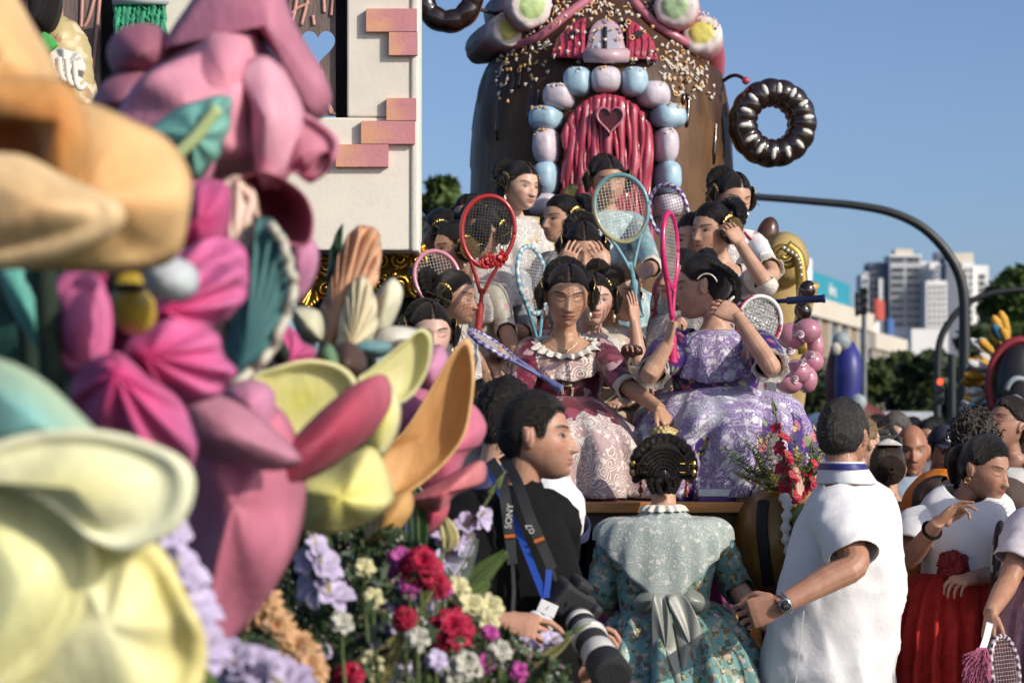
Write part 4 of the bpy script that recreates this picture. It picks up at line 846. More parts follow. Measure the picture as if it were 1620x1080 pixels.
for i in range(12): part('stud', ell(P(*(spline([(1240, 392), (1262, 408), (1268, 440), (1271, 520)], 12)[i]), 10.82), (.010, .010, .010), n=8, m=6), M('pearl_metal', (.75, .68, .55), .25, .55, .3, 90, .3, 220), t)
def balloons(pts, d, name, label, cat, mat, n_=14):
    tt = thing(name, label, cat, P(pts[0][0], pts[0][1]+60, d))
    for x, y, a, b, ro in pts: part('balloon', ell(P(x, y, d+.1*math.sin(x)), (S(a, d), S(a, d), S(b, d)), rot(0, 0, ro), 22, 14), mat, tt)
    return tt
tt = balloons([(1276, 460, 14, 17, 20), (1270, 492, 14, 16, -10), (1264, 520, 13, 17, 10)], 9.9, 'nut_cone', 'chocolate balls on a golden wafer stick above the pink balloons', 'ornament', CHOC)
part('wafer', tube(spline([P(1258, 545, 9.95), P(1270, 500, 10.0), P(1285, 448, 9.95)], 14), [.03+.004*math.sin(i*2.5) for i in range(14)], 10), M('wafer_gold', (.60, .38, .10), .4, var=.3, coat=.3), tt)
tt = balloons([(1214, 372, 18, 30, 14)], 11.0, 'chocolate_egg', 'brown chocolate egg shape behind the girl in white', 'ornament', M('choc_egg', (.13, .055, .03), .3, var=.5, vs=5, coat=.3)); part('egg_foot', tube([P(1206, 400, 11), P(1200, 470, 11)], .03, 8), CHOC, tt)
PB_ = M('pink_balloon', (.52, .22, .29), .16, var=.2, vs=7, coat=.6)
tt = balloons([(1252, 532, 24, 22, 20), (1278, 523, 22, 20, 0), (1290, 548, 14, 24, 0), (1284, 572, 20, 18, 0), (1262, 588, 22, 20, 10), (1248, 606, 22, 17, 0), (1276, 600, 18, 22, 0)], 9.6, 'balloon_garland', 'glossy pink balloon garland tied with pale knots beside the purple dress', 'balloons', PB_)
for x, y in ((1266, 530), (1250, 555), (1284, 562), (1268, 574), (1258, 600)): scroll(x, y, 6, 1, 9.45, 1.5, x, 'knot', tt, PW, .008)

# the stage
WOOD = M('varnished_wood', (.58, .23, .05), .4, var=.35, vs=6, bump=.2, bs=30, st=(.6, 6, 6), coat=.2)
t = thing('float_stage', 'parade float stage with varnished wooden edge board', 'stage', (.5, 10, 0))
x0, x1 = P(640, 0, 8.5)[0], P(1275, 0, 8.5)[0]
ZS = P(0, 793, 8.5)[2]
part('deck', box(((x0+x1)/2, 11.37, ZS-.05), (x1-x0, 5.7, .1)), M('deck_board', (.10, .07, .05), .7), t, False)
part('edge_board', box(((x0+x1)/2, 8.49, ZS-.02), (x1-x0, .05, S(17, 8.5))), WOOD, t, False, bevel=.004)
part('under_skirt', loft([[(x, 8.95+.03*math.sin(x*30)+.02*math.sin(x*71), z) for x in np.linspace(x0+.02, x1-.02, 220)] for z in (ZS-.1, 1.0, .5, .05)], False, False), brocade('zebra_cloth', (.018, .012, .025), [((.30, .03, .14), 5, .52)], .6), t)
for x in (900, 1200): part('stage_leg', box((P(x, 0, 9.0)[0], 9.0, ZS/2-.05), (.07, .07, ZS-.12)), WOOD, t, False)
part('riser', box((P(930, 0, 10)[0], 10.6, ZS+.14), (1.75, 1.6, .26)), M('deck_board'), t, False); part('riser', box((P(950, 0, 10)[0], 11.9, ZS+.25), (1.9, 1.0, .5)), M('deck_board'), t, False)
t = thing('silver_case', 'flat silver case lying on the stage edge below the purple skirt', 'case', P(1180, 790, 8.9))
part('lid', box(P(1165, 779, 8.56), (S(120, 8.9), .06, S(13, 8.9))), M('brushed_silver', (.45, .46, .50), .35, .7), t, False, bevel=.004); part('tray', box(P(1165, 788, 8.56), (S(118, 8.9), .055, S(9, 8.9))), M('purple_cloth', (.10, .03, .22), .6), t, False, bevel=.003)
t = thing('honey_barrel', 'golden brown painted barrel with a white frosted edge below the bouquet', 'sculpture', P(1225, 920, 8.7))
part('barrel_body', pad([(1172, 850), (1182, 812), (1205, 790), (1240, 783), (1275, 800), (1285, 850), (1280, 915), (1240, 928), (1195, 925), (1176, 900)], 8.38, .10, thick=.1, c0=(.30, .17, .03), c1=(.22, .11, .02)), M('painted_gloss', attr=True, rough=.4, var=.3, vs=8, bump=.15, bs=30), t)
part('stripe', tube(spline([P(1208, 792, 8.36), P(1205, 830, 8.29), P(1210, 880, 8.29), P(1216, 925, 8.36)], 16), .02, 8, flat=.35), DARK, t)
o = part('frosting', tube(spline([P(1240, 786, 8.32), P(1246, 800, 8.28), P(1243, 840, 8.27), P(1250, 880, 8.28)], 26), [.016+.006*math.sin(i*1.7) for i in range(26)], 9), M('frosting'), t)
part('green_leaf', pad([(1255, 815), (1275, 800), (1290, 840), (1268, 860)], 8.29, .02, thick=.02, c0=(.08, .30, .15), c1=(.3, .4, .1)), M('painted_gloss'), t)
part('side_panel', pad([(1250, 790), (1290, 786), (1300, 870), (1252, 880)], 8.38, .04, thick=.04, c0=(.38, .22, .09)), M('painted_gloss'), t)
# ---------------------------------------------------------------- foam flowers of the near float
FOAM = M('painted_petal', attr=True, rough=.58, var=.26, vs=11, bump=.35, bs=38, st=(1, 1, .45), spec=.35)
def stalk(t, px, d, top_=None):
    a = P(px, top_ or 420, d+.22); db = max(d+.34, 5.6) if px > 250 else d+.34; part('stalk', tube(spline([(a[0], db, .02), (a[0]+.02, db+.02, a[2]*.55), (a[0], (db+a[1])/2, a[2]*.9), a], 14), .016, 8), M('stalk_green', (.015, .035, .02), .8), t)
def flower(label, loc, petals, name='flower_sculpture', group='painted foam flowers on the near float', cat='flower sculpture'):
    t = thing(name, label, cat, P(*loc), group)
    cy = np.mean([np.mean([q[1] for q in k['o']]) for k in petals])
    for k in petals:
        nm = k.pop('name', 'petal'); k.setdefault('thick', .035); k.setdefault('roll', .0); o = k.pop('o'); d = k.pop('d'); b = k.pop('b')
        part(nm, pad(o, d, b, **k), FOAM, t)
    stalk(t, loc[0], loc[2], cy); return t
flower('huge blurred orange foam rose at the upper left edge', (60, 500, 2.9), [
 dict(o=[(-90, -90), (0, -30), (45, 40), (85, 115), (70, 165), (0, 200), (-90, 240)], d=2.95, b=.10, c0=(.74, .44, .18), c1=(.78, .52, .26)),
 dict(o=[(-90, 190), (60, 152), (130, 172), (200, 197), (250, 222), (280, 275), (280, 340), (264, 398), (200, 414), (100, 416), (0, 416), (-90, 420)], d=2.85, b=.10, roll=.012, c0=(.62, .30, .10), c1=(.78, .50, .23), folds=(.02, 4, 1)),
 dict(o=[(-60, 130), (40, 126), (95, 133), (122, 168), (132, 220), (118, 268), (96, 308), (60, 292), (66, 235), (46, 190), (-60, 178)], d=2.66, b=.05, c0=(.60, .22, .05), c1=(.70, .36, .12), center=(95, 190)),
 dict(o=[(-90, 176), (30, 172), (60, 205), (72, 260), (55, 292), (-90, 280)], d=2.72, b=-.05, c0=(.55, .17, .04), c1=(.72, .36, .12)),
 dict(o=[(-90, 262), (20, 260), (80, 290), (130, 305), (168, 325), (158, 358), (60, 392), (-90, 402)], d=2.60, b=.06, roll=.02, c0=(.74, .47, .22), c1=(.80, .58, .32), c2=(.62, .34, .12))])
flower('huge blurred pale yellow foam bloom with teal cap at the lower left', (80, 1150, 2.8), [
 dict(o=[(-90, 560), (0, 573), (60, 603), (110, 648), (147, 690), (152, 732), (60, 748), (-90, 735)], d=2.72, b=.09, c0=(.18, .42, .40), c1=(.46, .58, .38), c2=(.30, .52, .48)),
 dict(o=[(-90, 745), (20, 702), (140, 690), (240, 714), (283, 745), (285, 790), (256, 836), (190, 862), (140, 846), (90, 802), (20, 770), (-90, 760)], d=2.64, b=.05, roll=.03, c0=(.78, .74, .34), c1=(.82, .82, .58), c2=(.66, .70, .44)),
 dict(o=[(60, 820), (140, 850), (200, 862), (240, 880), (282, 950), (306, 1010), (298, 1090), (240, 1180), (60, 1180), (-20, 1080), (20, 960)], d=2.72, b=.05, roll=.03, folds=(.015, 5, 0), c0=(.78, .76, .46), c1=(.82, .80, .40), c2=(.82, .66, .20)),
 dict(o=[(-90, 765), (40, 795), (110, 842), (132, 900), (110, 980), (40, 1060), (-90, 1120)], d=2.70, b=.08, roll=.03, c0=(.80, .80, .40), c1=(.82, .78, .38), c2=(.70, .72, .34))])
PK = (.55, .17, .25); PK2 = (.50, .20, .28)
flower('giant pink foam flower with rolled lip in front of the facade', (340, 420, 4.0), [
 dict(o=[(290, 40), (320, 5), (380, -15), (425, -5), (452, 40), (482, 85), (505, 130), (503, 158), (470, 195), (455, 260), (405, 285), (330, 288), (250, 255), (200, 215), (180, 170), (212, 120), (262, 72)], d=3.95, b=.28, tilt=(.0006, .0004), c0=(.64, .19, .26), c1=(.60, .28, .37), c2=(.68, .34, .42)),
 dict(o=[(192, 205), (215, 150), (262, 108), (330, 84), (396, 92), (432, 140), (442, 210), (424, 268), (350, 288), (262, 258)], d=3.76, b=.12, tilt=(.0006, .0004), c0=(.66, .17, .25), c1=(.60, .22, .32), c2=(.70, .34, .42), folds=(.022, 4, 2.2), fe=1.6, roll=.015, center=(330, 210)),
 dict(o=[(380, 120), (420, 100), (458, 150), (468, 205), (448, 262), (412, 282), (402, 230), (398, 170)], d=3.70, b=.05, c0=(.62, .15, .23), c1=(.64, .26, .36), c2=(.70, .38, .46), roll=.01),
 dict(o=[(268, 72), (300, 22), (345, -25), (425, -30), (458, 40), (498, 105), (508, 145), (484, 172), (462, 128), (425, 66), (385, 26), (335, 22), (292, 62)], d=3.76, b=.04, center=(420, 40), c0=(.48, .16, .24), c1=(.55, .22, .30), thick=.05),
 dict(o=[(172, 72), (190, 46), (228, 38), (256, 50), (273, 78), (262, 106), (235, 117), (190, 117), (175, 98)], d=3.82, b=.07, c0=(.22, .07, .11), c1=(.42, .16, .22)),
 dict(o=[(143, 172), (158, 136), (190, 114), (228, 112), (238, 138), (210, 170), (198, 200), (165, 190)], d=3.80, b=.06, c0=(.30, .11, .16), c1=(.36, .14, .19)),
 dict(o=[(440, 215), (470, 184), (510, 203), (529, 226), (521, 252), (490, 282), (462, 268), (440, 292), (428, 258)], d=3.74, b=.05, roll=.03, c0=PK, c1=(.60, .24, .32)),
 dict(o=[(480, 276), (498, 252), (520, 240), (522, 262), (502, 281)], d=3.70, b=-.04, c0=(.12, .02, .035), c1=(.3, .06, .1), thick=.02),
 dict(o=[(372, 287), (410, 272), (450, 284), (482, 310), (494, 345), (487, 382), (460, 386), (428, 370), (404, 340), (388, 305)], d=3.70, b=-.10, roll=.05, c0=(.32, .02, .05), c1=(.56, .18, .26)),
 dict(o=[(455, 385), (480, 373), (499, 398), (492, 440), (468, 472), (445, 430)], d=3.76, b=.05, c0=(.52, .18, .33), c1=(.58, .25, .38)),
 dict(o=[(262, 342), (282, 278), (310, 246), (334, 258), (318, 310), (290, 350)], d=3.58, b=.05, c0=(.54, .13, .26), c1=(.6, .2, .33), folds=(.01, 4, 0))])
def leaf(label, o, d, b, c0, c1, c2=None, rimpts=None, vein=None, folds=(.008, 9, 0), tilt=(0, 0), **kw):
    t = thing('leaf_sculpture', label, 'leaf sculpture', P(np.mean([q[0] for q in o]), max(q[1] for q in o), d), 'painted foam leaves on the near float')
    stalk(t, np.mean([q[0] for q in o]), d, np.mean([q[1] for q in o])); part('blade', pad(o, d, b, thick=.03, c0=c0, c1=c1, c2=c2, folds=folds, tilt=tilt, **kw), FOAM, t)
    if vein: part('midrib', tube(spline([P(x, y, d-abs(b)*.8-.01) for x, y in vein], 14), .010, 7), M('leaf_vein_paint', (.45, .55, .25), .5), t)
    if rimpts: part('frilled_rim', tube(spline([P(x+2.2*math.sin(i*2.3), y, d-.02-.008*math.sin(i*1.7)) for i, (x, y) in enumerate(spline(rimpts, 26))], 110), .008, 7), M('pale_rim_paint', (.55, .52, .42), .5), t)
leaf('pointed teal foam leaf lying across the giant pink flower', [(232, 212), (290, 172), (340, 158), (357, 164), (351, 205), (336, 242), (310, 272), (284, 264), (252, 228)], 3.52, .03, (.10, .36, .32), (.14, .38, .36), (.22, .46, .36), vein=[(345, 170), (310, 215), (280, 245)])
leaf('frilled dark teal foam leaf with pale rim right of the bee', [(405, 355), (430, 360), (446, 385), (456, 420), (463, 452), (450, 502), (430, 550), (400, 580), (360, 615), (335, 627), (344, 590), (368, 500), (388, 440), (400, 400)], 3.62, .05, (.05, .21, .22), (.16, .36, .32), (.02, .09, .10), [(428, 357), (448, 385), (458, 425), (464, 455), (450, 505), (428, 555), (398, 585), (350, 622)], folds=(.02, 15, 0), fe=3, center=(385, 575))
leaf('peach foam leaf squeezed between pink flower and teal leaf', [(350, 300), (375, 288), (396, 308), (406, 358), (396, 430), (370, 490), (342, 565), (328, 525), (354, 440), (360, 370)], 3.66, .03, (.66, .46, .36), (.72, .54, .44))
leaf('tall peach foam leaf with wrinkled edge before the gilded carving', [(492, 590), (503, 520), (523, 450), (538, 400), (560, 367), (590, 369), (598, 395), (591, 450), (572, 475), (552, 525), (522, 570), (502, 610)], 4.8, .04, (.58, .33, .18), (.68, .44, .28), (.66, .30, .16), folds=(.03, 17, 0), fe=2.5, center=(528, 520))
leaf('thin dark green leaf beside the tall peach leaf', [(520, 470), (522, 420), (528, 385), (540, 363), (538, 400), (535, 450), (528, 480)], 4.9, .01, (.02, .07, .02), (.04, .10, .03))
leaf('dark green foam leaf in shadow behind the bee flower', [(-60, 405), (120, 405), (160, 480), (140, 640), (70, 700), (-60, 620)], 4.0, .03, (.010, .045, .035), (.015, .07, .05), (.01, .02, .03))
leaf('turquoise foam tendril curling down at the left edge', [(2, 428), (28, 420), (42, 455), (62, 500), (80, 535), (66, 552), (38, 520), (12, 470)], 3.5, .03, (.10, .38, .30), (.16, .45, .36), folds=(0, 0, 0))
leaf('small deep green leaf above the turquoise tendril', [(50, 420), (115, 412), (122, 440), (85, 452), (55, 440)], 3.8, .03, (.02, .16, .08), (.03, .22, .10))
MG = (.56, .035, .17); MG2 = (.62, .15, .33)
fl = flower('magenta foam flower that carries the yellow bee', (220, 760, 3.4), [
 dict(o=[(82, 505), (88, 462), (115, 443), (146, 455), (158, 500), (152, 560), (122, 584), (96, 562), (85, 535)], d=3.22, b=.06, roll=.02, c0=(.54, .14, .31), c1=MG2),
 dict(o=[(112, 625), (122, 588), (165, 560), (192, 563), (242, 600), (282, 640), (300, 690), (288, 740), (230, 742), (170, 722), (122, 665)], d=3.18, b=.10, c0=MG, c1=MG2, folds=(.025, 7, .4), center=(185, 590)),
 dict(o=[(198, 548), (260, 508), (320, 523), (342, 560), (358, 590), (332, 617), (282, 634), (235, 605)], d=3.24, b=.06, c0=MG, c1=MG2, folds=(.02, 6, 1), center=(230, 560)),
 dict(o=[(240, 490), (290, 440), (350, 418), (378, 440), (372, 470), (346, 502), (300, 518), (250, 512)], d=3.28, b=.05, c0=MG, c1=MG2, folds=(.02, 5, 2), center=(262, 490)),
 dict(o=[(250, 425), (300, 390), (346, 378), (377, 408), (374, 448), (330, 458), (288, 455)], d=3.34, b=.05, c0=(.54, .09, .22), c1=MG2, folds=(.015, 5, 0), center=(270, 435)),
 dict(o=[(262, 400), (288, 325), (322, 288), (356, 305), (352, 370), (302, 405)], d=3.40, b=.06, c0=(.44, .03, .12), c1=(.52, .10, .24), folds=(.012, 4, 0)),
 dict(o=[(122, 432), (150, 408), (205, 403), (196, 440), (160, 468), (130, 462)], d=3.30, b=.03, c0=(.42, .05, .14), c1=(.48, .08, .18)),
 dict(o=[(140, 480), (180, 440), (240, 440), (250, 500), (200, 560), (160, 570), (140, 530)], d=3.36, b=-.06, c0=(.10, .01, .03), c1=(.30, .04, .10), name='flower_heart')])
t = thing('bee_sculpture', 'yellow foam bee with black bands and grey wing on the magenta flower', 'bee sculpture', P(210, 525, 3.12))
BEE = M('bee_yellow', (.52, .36, .04), .35, var=.25, vs=8, coat=.2); pth = spline([P(198, 412, 3.16), P(202, 440, 3.12), P(212, 480, 3.10), P(218, 522, 3.14)], 24)
part('body', tube(pth, [S(q, 3.1) for q in np.interp(np.linspace(0, 1, 24), [0, .12, .35, .55, .85, 1], [6, 18, 24, 34, 33, 10])], 20), BEE, t)
part('band', tube(pth[7:11], [S(q, 3.1)*1.05+.004 for q in np.interp(np.linspace(0, 1, 24), [0, .12, .35, .55, .85, 1], [6, 18, 24, 34, 33, 10])[7:11]], 20, False), DARK, t, solid=.006); part('head', ell(P(196, 400, 3.16), [S(19, 3.1)]*3, n=20, m=12), BEE, t)
part('band', ell(P(206, 456, 3.09), [S(32, 3.0), S(32, 3.0), S(9, 3.0)], None, 24, 10), DARK, t); part('wing', pad([(230, 418), (262, 408), (300, 424), (304, 455), (282, 471), (246, 468), (230, 442)], 3.02, .02, thick=.02, c0=(.46, .50, .52), c1=(.5, .54, .56)), FOAM, t); part('band', ell(P(228, 412, 3.13), [S(q, 3.1) for q in (9, 9, 7)]), DARK, t)
flower('crimson and mauve foam flower with one long red petal', (360, 1060, 3.5), [
 dict(o=[(284, 650), (330, 630), (392, 640), (442, 665), (471, 730), (473, 800), (456, 862), (421, 932), (380, 988), (330, 1044), (308, 1020), (298, 950), (288, 880), (284, 760)], d=3.62, b=.13, folds=(.035, 4, 1.2), fe=1.6, c0=(.50, .07, .13), c1=(.58, .17, .24), c2=(.54, .19, .27), center=(370, 800), thick=.05),
 dict(o=[(280, 645), (300, 624), (370, 640), (432, 688), (463, 724), (420, 738), (340, 724), (288, 696)], d=3.44, b=.05, c0=(.48, .19, .27), c1=(.54, .23, .31)),
 dict(o=[(438, 735), (470, 690), (520, 640), (570, 604), (606, 598), (614, 640), (582, 690), (530, 730), (480, 757), (448, 768)], d=3.70, b=.10, tilt=(.0012, 0), c0=(.46, .05, .09), c1=(.60, .20, .24), c2=(.36, .04, .08)),
 dict(o=[(360, 616), (395, 604), (426, 620), (427, 660), (410, 686), (378, 652), (364, 636)], d=3.56, b=.05, c0=(.58, .20, .33), c1=(.62, .27, .40))])
YL = (.74, .66, .14); YL2 = (.80, .75, .38)
flower('lemon yellow foam flower with open cup and brown bud', (550, 850, 4.1), [
 dict(o=[(402, 602), (440, 584), (490, 574), (535, 584), (557, 610), (548, 640), (500, 682), (450, 703), (418, 692), (424, 650)], d=4.05, b=.0, roll=.02, c0=(.62, .58, .12), c1=YL2),
 dict(o=[(568, 600), (592, 580), (640, 541), (664, 524), (678, 540), (673, 582), (650, 622), (620, 637), (584, 627)], d=4.22, b=-.02, roll=.02, tilt=(.0006, 0), c0=(.58, .52, .26), c1=(.70, .68, .34)),
 dict(o=[(592, 608), (618, 618), (628, 650), (622, 684), (600, 718), (578, 702), (602, 662)], d=4.0, b=.03, c0=YL, c1=YL2),
 dict(o=[(463, 775), (520, 745), (582, 714), (613, 770), (606, 802), (560, 832), (510, 840), (468, 822)], d=3.96, b=.07, c0=(.72, .66, .15), c1=(.78, .72, .30), folds=(.012, 4, 0)),
 dict(o=[(512, 575), (530, 550), (552, 543), (573, 560), (577, 590), (556, 604), (528, 604)], d=4.28, b=.08, c0=(.07, .04, .03), c1=(.10, .055, .04), name='bud'),
 dict(o=[(508, 560), (522, 552), (535, 575), (545, 605), (530, 612), (514, 590)], d=4.2, b=.02, c0=(.10, .18, .08), c1=(.14, .24, .12), name='sepal')])
flower('cream and white foam petals with teal base before the carving', (580, 560, 4.9), [
 dict(o=[(533, 545), (545, 482), (560, 450), (580, 450), (592, 500), (582, 542), (552, 562)], d=4.74, b=.04, c0=(.66, .54, .32), c1=(.70, .62, .42), folds=(.012, 11, 0), center=(556, 548)),
 dict(o=[(578, 535), (590, 480), (615, 446), (632, 460), (627, 490), (602, 535)], d=4.86, b=.04, c0=(.64, .62, .42), c1=(.70, .68, .50)),
 dict(o=[(585, 545), (605, 522), (640, 520), (668, 532), (640, 545), (600, 556)], d=4.8, b=.03, c0=(.66, .64, .56), c1=(.7, .68, .6)),
 dict(o=[(555, 548), (580, 540), (610, 545), (600, 560), (560, 562)], d=4.7, b=.02, c0=(.12, .28, .32), c1=(.2, .36, .38), name='sepal'),
 dict(o=[(466, 492), (500, 497), (503, 532), (476, 524)], d=4.7, b=.02, c0=(.66, .64, .40), c1=(.7, .68, .5)),
 dict(o=[(468, 530), (500, 530), (500, 560), (475, 560)], d=4.75, b=.02, c0=(.16, .24, .28), c1=(.2, .28, .32)),
 dict(o=[(433, 580), (443, 520), (475, 543), (492, 565), (466, 592), (440, 600)], d=4.3, b=.03, c0=(.48, .05, .18), c1=(.54, .10, .24), folds=(.01, 7, 0))])
flower('orange foam lily petal standing between pink petals', (690, 830, 5.0), [
 dict(o=[(588, 730), (640, 682), (690, 602), (715, 560), (738, 543), (746, 590), (742, 640), (730, 690), (700, 732), (652, 772), (612, 788)], d=4.98, b=-.04, roll=.02, c0=(.54, .25, .08), c1=(.70, .41, .17), tilt=(.0002, 0), center=(672, 690), c2=(.48, .22, .08)),  # heart coloured darker than the rim for the shadowed inside of the petal
 dict(o=[(578, 852), (600, 800), (642, 780), (648, 810), (622, 846), (596, 854)], d=4.9, b=.05, c0=(.56, .28, .07), c1=(.62, .36, .13))])
flower('rose pink foam petals behind the photographer', (690, 830, 5.2), [
 dict(o=[(650, 575), (672, 556), (697, 550), (708, 582), (692, 622), (660, 618)], d=5.2, b=.06, c0=(.50, .20, .33), c1=(.54, .24, .36)),
 dict(o=[(736, 640), (764, 672), (757, 702), (735, 722), (700, 792), (640, 802), (618, 724), (700, 672)], d=5.22, b=.08, c0=(.54, .08, .17), c1=(.60, .18, .26)),
 dict(o=[(638, 795), (700, 760), (755, 733), (759, 764), (720, 782), (692, 812), (668, 804)], d=5.1, b=.05, c0=(.58, .13, .16), c1=(.64, .22, .24)),
 dict(o=[(610, 642), (650, 618), (692, 640), (660, 702), (620, 742), (588, 727)], d=5.12, b=.06, c0=(.54, .11, .22), c1=(.58, .18, .28)),
 dict(o=[(668, 800), (705, 790), (700, 822), (672, 842)], d=5.12, b=.03, c0=(.46, .05, .10), c1=(.55, .12, .16))])
# gilt rosette parts and base of the near float
t = thing('parade_float', 'dark green planted base of the near float under the fresh flowers', 'float', P(500, 1100, 4.4))
part('planter', box((P(480, 0, 4.4)[0]-.15, 4.55, .48), (1.55, 2.0, .92)), M('planter_green', (.012, .03, .018), .9, var=.3, vs=8), t, False, bevel=.03); part('backboard', box((-.86, 4.5, 1.2), (.40, .08, 1.5)), M('planter_green'), t, False)

# ---------------------------------------------------------------- fresh flowers
r = np.random.RandomState(21)
GL = leafmat('fern_green', (.10, .17, .03)); GE = M('eucalyptus', (.11, .16, .13), .6, var=.35, vs=9); GD = leafmat('deep_leaf', (.04, .075, .028)); STEM = M('green_stem', (.11, .15, .05), .6, var=.3, vs=12); HUSK = M('husk_bract', (.27, .24, .09), .6, var=.35, vs=14)
def petal_vf(p, out, up, L, W, curl, cup=.25, nv=6, nu=5, frill=0., ph=0.):
    """one soft petal from p"""
    out, up = nrm(out), nrm(np.asarray(up)-np.dot(up, nrm(out))*nrm(out)); sd = np.cross(out, up); R = []
    for v in np.linspace(0, 1, nv):
        w_ = W*(math.sin(math.pi*min(.97, .12+.80*v))**.8); row = []
        for u in np.linspace(-1, 1, nu): row.append(p+out*L*math.sin(v*(1.2))/math.sin(1.2)+sd*u*w_*.5+up*(L*curl*v*v+cup*w_*u*u+frill*math.sin(u*7+v*5+ph)*v*v))
        R.append(row)
    return loft(R, False, False)
def bloom(p, ax, R0, n, mat, root, rng, layers=1, cup=.8, frill=.0, name='blossom', ratio=.8):
    g = Geo(); ax = nrm(ax); u = nrm(np.cross(ax, (.3, .2, 1))); v = np.cross(ax, u)
    for l in range(layers):
        for i in range(n):
            a = 2*np.pi*(i+.5*l)/n+rng.uniform(-.15, .15); o = math.cos(a)*u+math.sin(a)*v; k = cup*(1-l/(layers+.5)*.0)+.35*l
            g.add(petal_vf(p, o+ax*k, ax, R0*(1-.13*l)*rng.uniform(.85, 1.1), R0*ratio*(rng.uniform(.8, 1.15)), -.3+rng.uniform(-.2, .2), .2, frill=frill*R0, ph=i))
    return part(name, g, mat, root, solid=.0012)
LILA = M('gladiolus_lilac', (.54, .47, .66), .55, var=.30, vs=22, spec=.3); CRIM = M('carnation_crimson', (.42, .008, .05), .6, var=.5, vs=50, spec=.3); MAGE = M('stock_magenta', (.46, .05, .30), .6, var=.4, vs=50); CRE = M('stock_cream', (.62, .58, .32), .6, var=.25, vs=50); PEA = M('mum_peach', (.62, .36, .18), .6, var=.35, vs=40); WHT = M('stock_white', (.50, .49, .42), .6, var=.2, vs=50)
def gladiolus(label, pts, d, n, R0, mat=LILA, tipg=True, flip=1):
    q = spline([P(x, y, dd) for (x, y), dd in zip(pts, np.broadcast_to(d, len(pts)))], 30); t = thing('gladiolus', label, 'flower', q[0], 'gladiolus spikes in the flower bed')
    part('stem', tube(q, np.linspace(.006, .0035, 30), 7), STEM, t); tn = np.gradient(q, axis=0)
    for i in range(n):
        k = int(2+24*(i+.3)/n); tt = nrm(tn[k]); s_ = nrm(np.cross(tt, (0, 1, 0)))*(1 if i % 2 else -1)*flip; ax = nrm(s_*.7+np.array([.15, -.75, .1])+tt*.5); R1 = R0*(1-.45*i/n)*r.uniform(.9, 1.1)
        bloom(q[k]+ax*.01, ax, R1, 6, mat, t, r, 1, .75, .06)
        part('bract', tube(spline([q[k]-ax*.004, q[k]+ax*R1*.3+tt*R1*.3, q[k]+ax*R1*.35+tt*R1*.9], 8), [.004, .008, .009, .009, .008, .006, .004, .001], 6, flat=.5), HUSK if mat is LILA else STEM, t)
    for i in range(3): k = 29; part('bud', capsule(q[k]+nrm(tn[k])*(.012*i-.01)+np.array([(.006 if i % 2 else -.006), -.004, 0]), q[k]+nrm(tn[k])*(.012*i+.02), .006-.001*i, .002, 6, 3), STEM, t)
    return t
gladiolus('blurred lilac gladiolus beside the pale yellow bloom', [(315, 1060), (285, 960), (262, 860), (268, 770)], 3.3, 8, .052)
gladiolus('lilac gladiolus hanging below the lemon yellow petal', [(520, 960), (500, 900), (490, 845)], 4.5, 5, .05)
gladiolus('sharp lilac gladiolus leaning over the black shirt', [(660, 960), (700, 880), (735, 845), (783, 772)], 5.25, 7, .052)
gladiolus('lilac gladiolus between the two crimson carnations', [(600, 1060), (640, 1000), (665, 950), (690, 900)], [4.75, 4.7, 4.7, 4.7], 7, .06)
gladiolus('lilac gladiolus lying along the bottom below the hand', [(760, 1085), (810, 1050), (850, 1030), (905, 1000)], 5.1, 6, .045)
gladiolus('blurred lilac gladiolus at the bottom left corner of the bed', [(470, 1110), (420, 1080), (380, 1060), (350, 1045)], 3.5, 5, .055)
def round_bloom(name, label, x, y, d, R0, mat, group, cat='flower', layers=5, n=9, frill=.12, axis=(.15, -.85, .45), ratio=.75):
    if d > 4.7: d -= .38; R0 *= .95
    c = P(x, y, d); t = thing(name, label, cat, c-np.array([0, 0, .2]), group); ax = nrm(axis)
    part('stem', tube(spline([c+ax*-.005, c+np.array([0, .03, -.07]), c+np.array([.01, .05, -.2])], 8), .004, 6), STEM, t)
    part('calyx', ell(c-ax*.008, (R0*.35, R0*.35, R0*.35), n=10, m=7), STEM, t)
    for l in range(layers): bloom(c+ax*R0*.10*l, ax, R0*(1-.10*l), n-l//2, mat, t, r, 1, .05+.42*l, frill, 'petal_ring', ratio)
    return t
for x, y, d, s_, lb in ((665, 897, 5.0, .044, 'crimson carnation above the magenta stock'), (712, 998, 4.95, .050, 'largest crimson carnation low in the bed'), (640, 978, 4.9, .026, 'small crimson carnation half hidden by leaves'), (552, 1068, 4.5, .03, 'dark crimson carnation at the bottom edge'), (690, 925, 5.05, .03, 'crimson carnation tucked behind the lilac spike')):
    round_bloom('carnation', lb, x, y, d, s_, CRIM, 'crimson carnations in the flower bed')
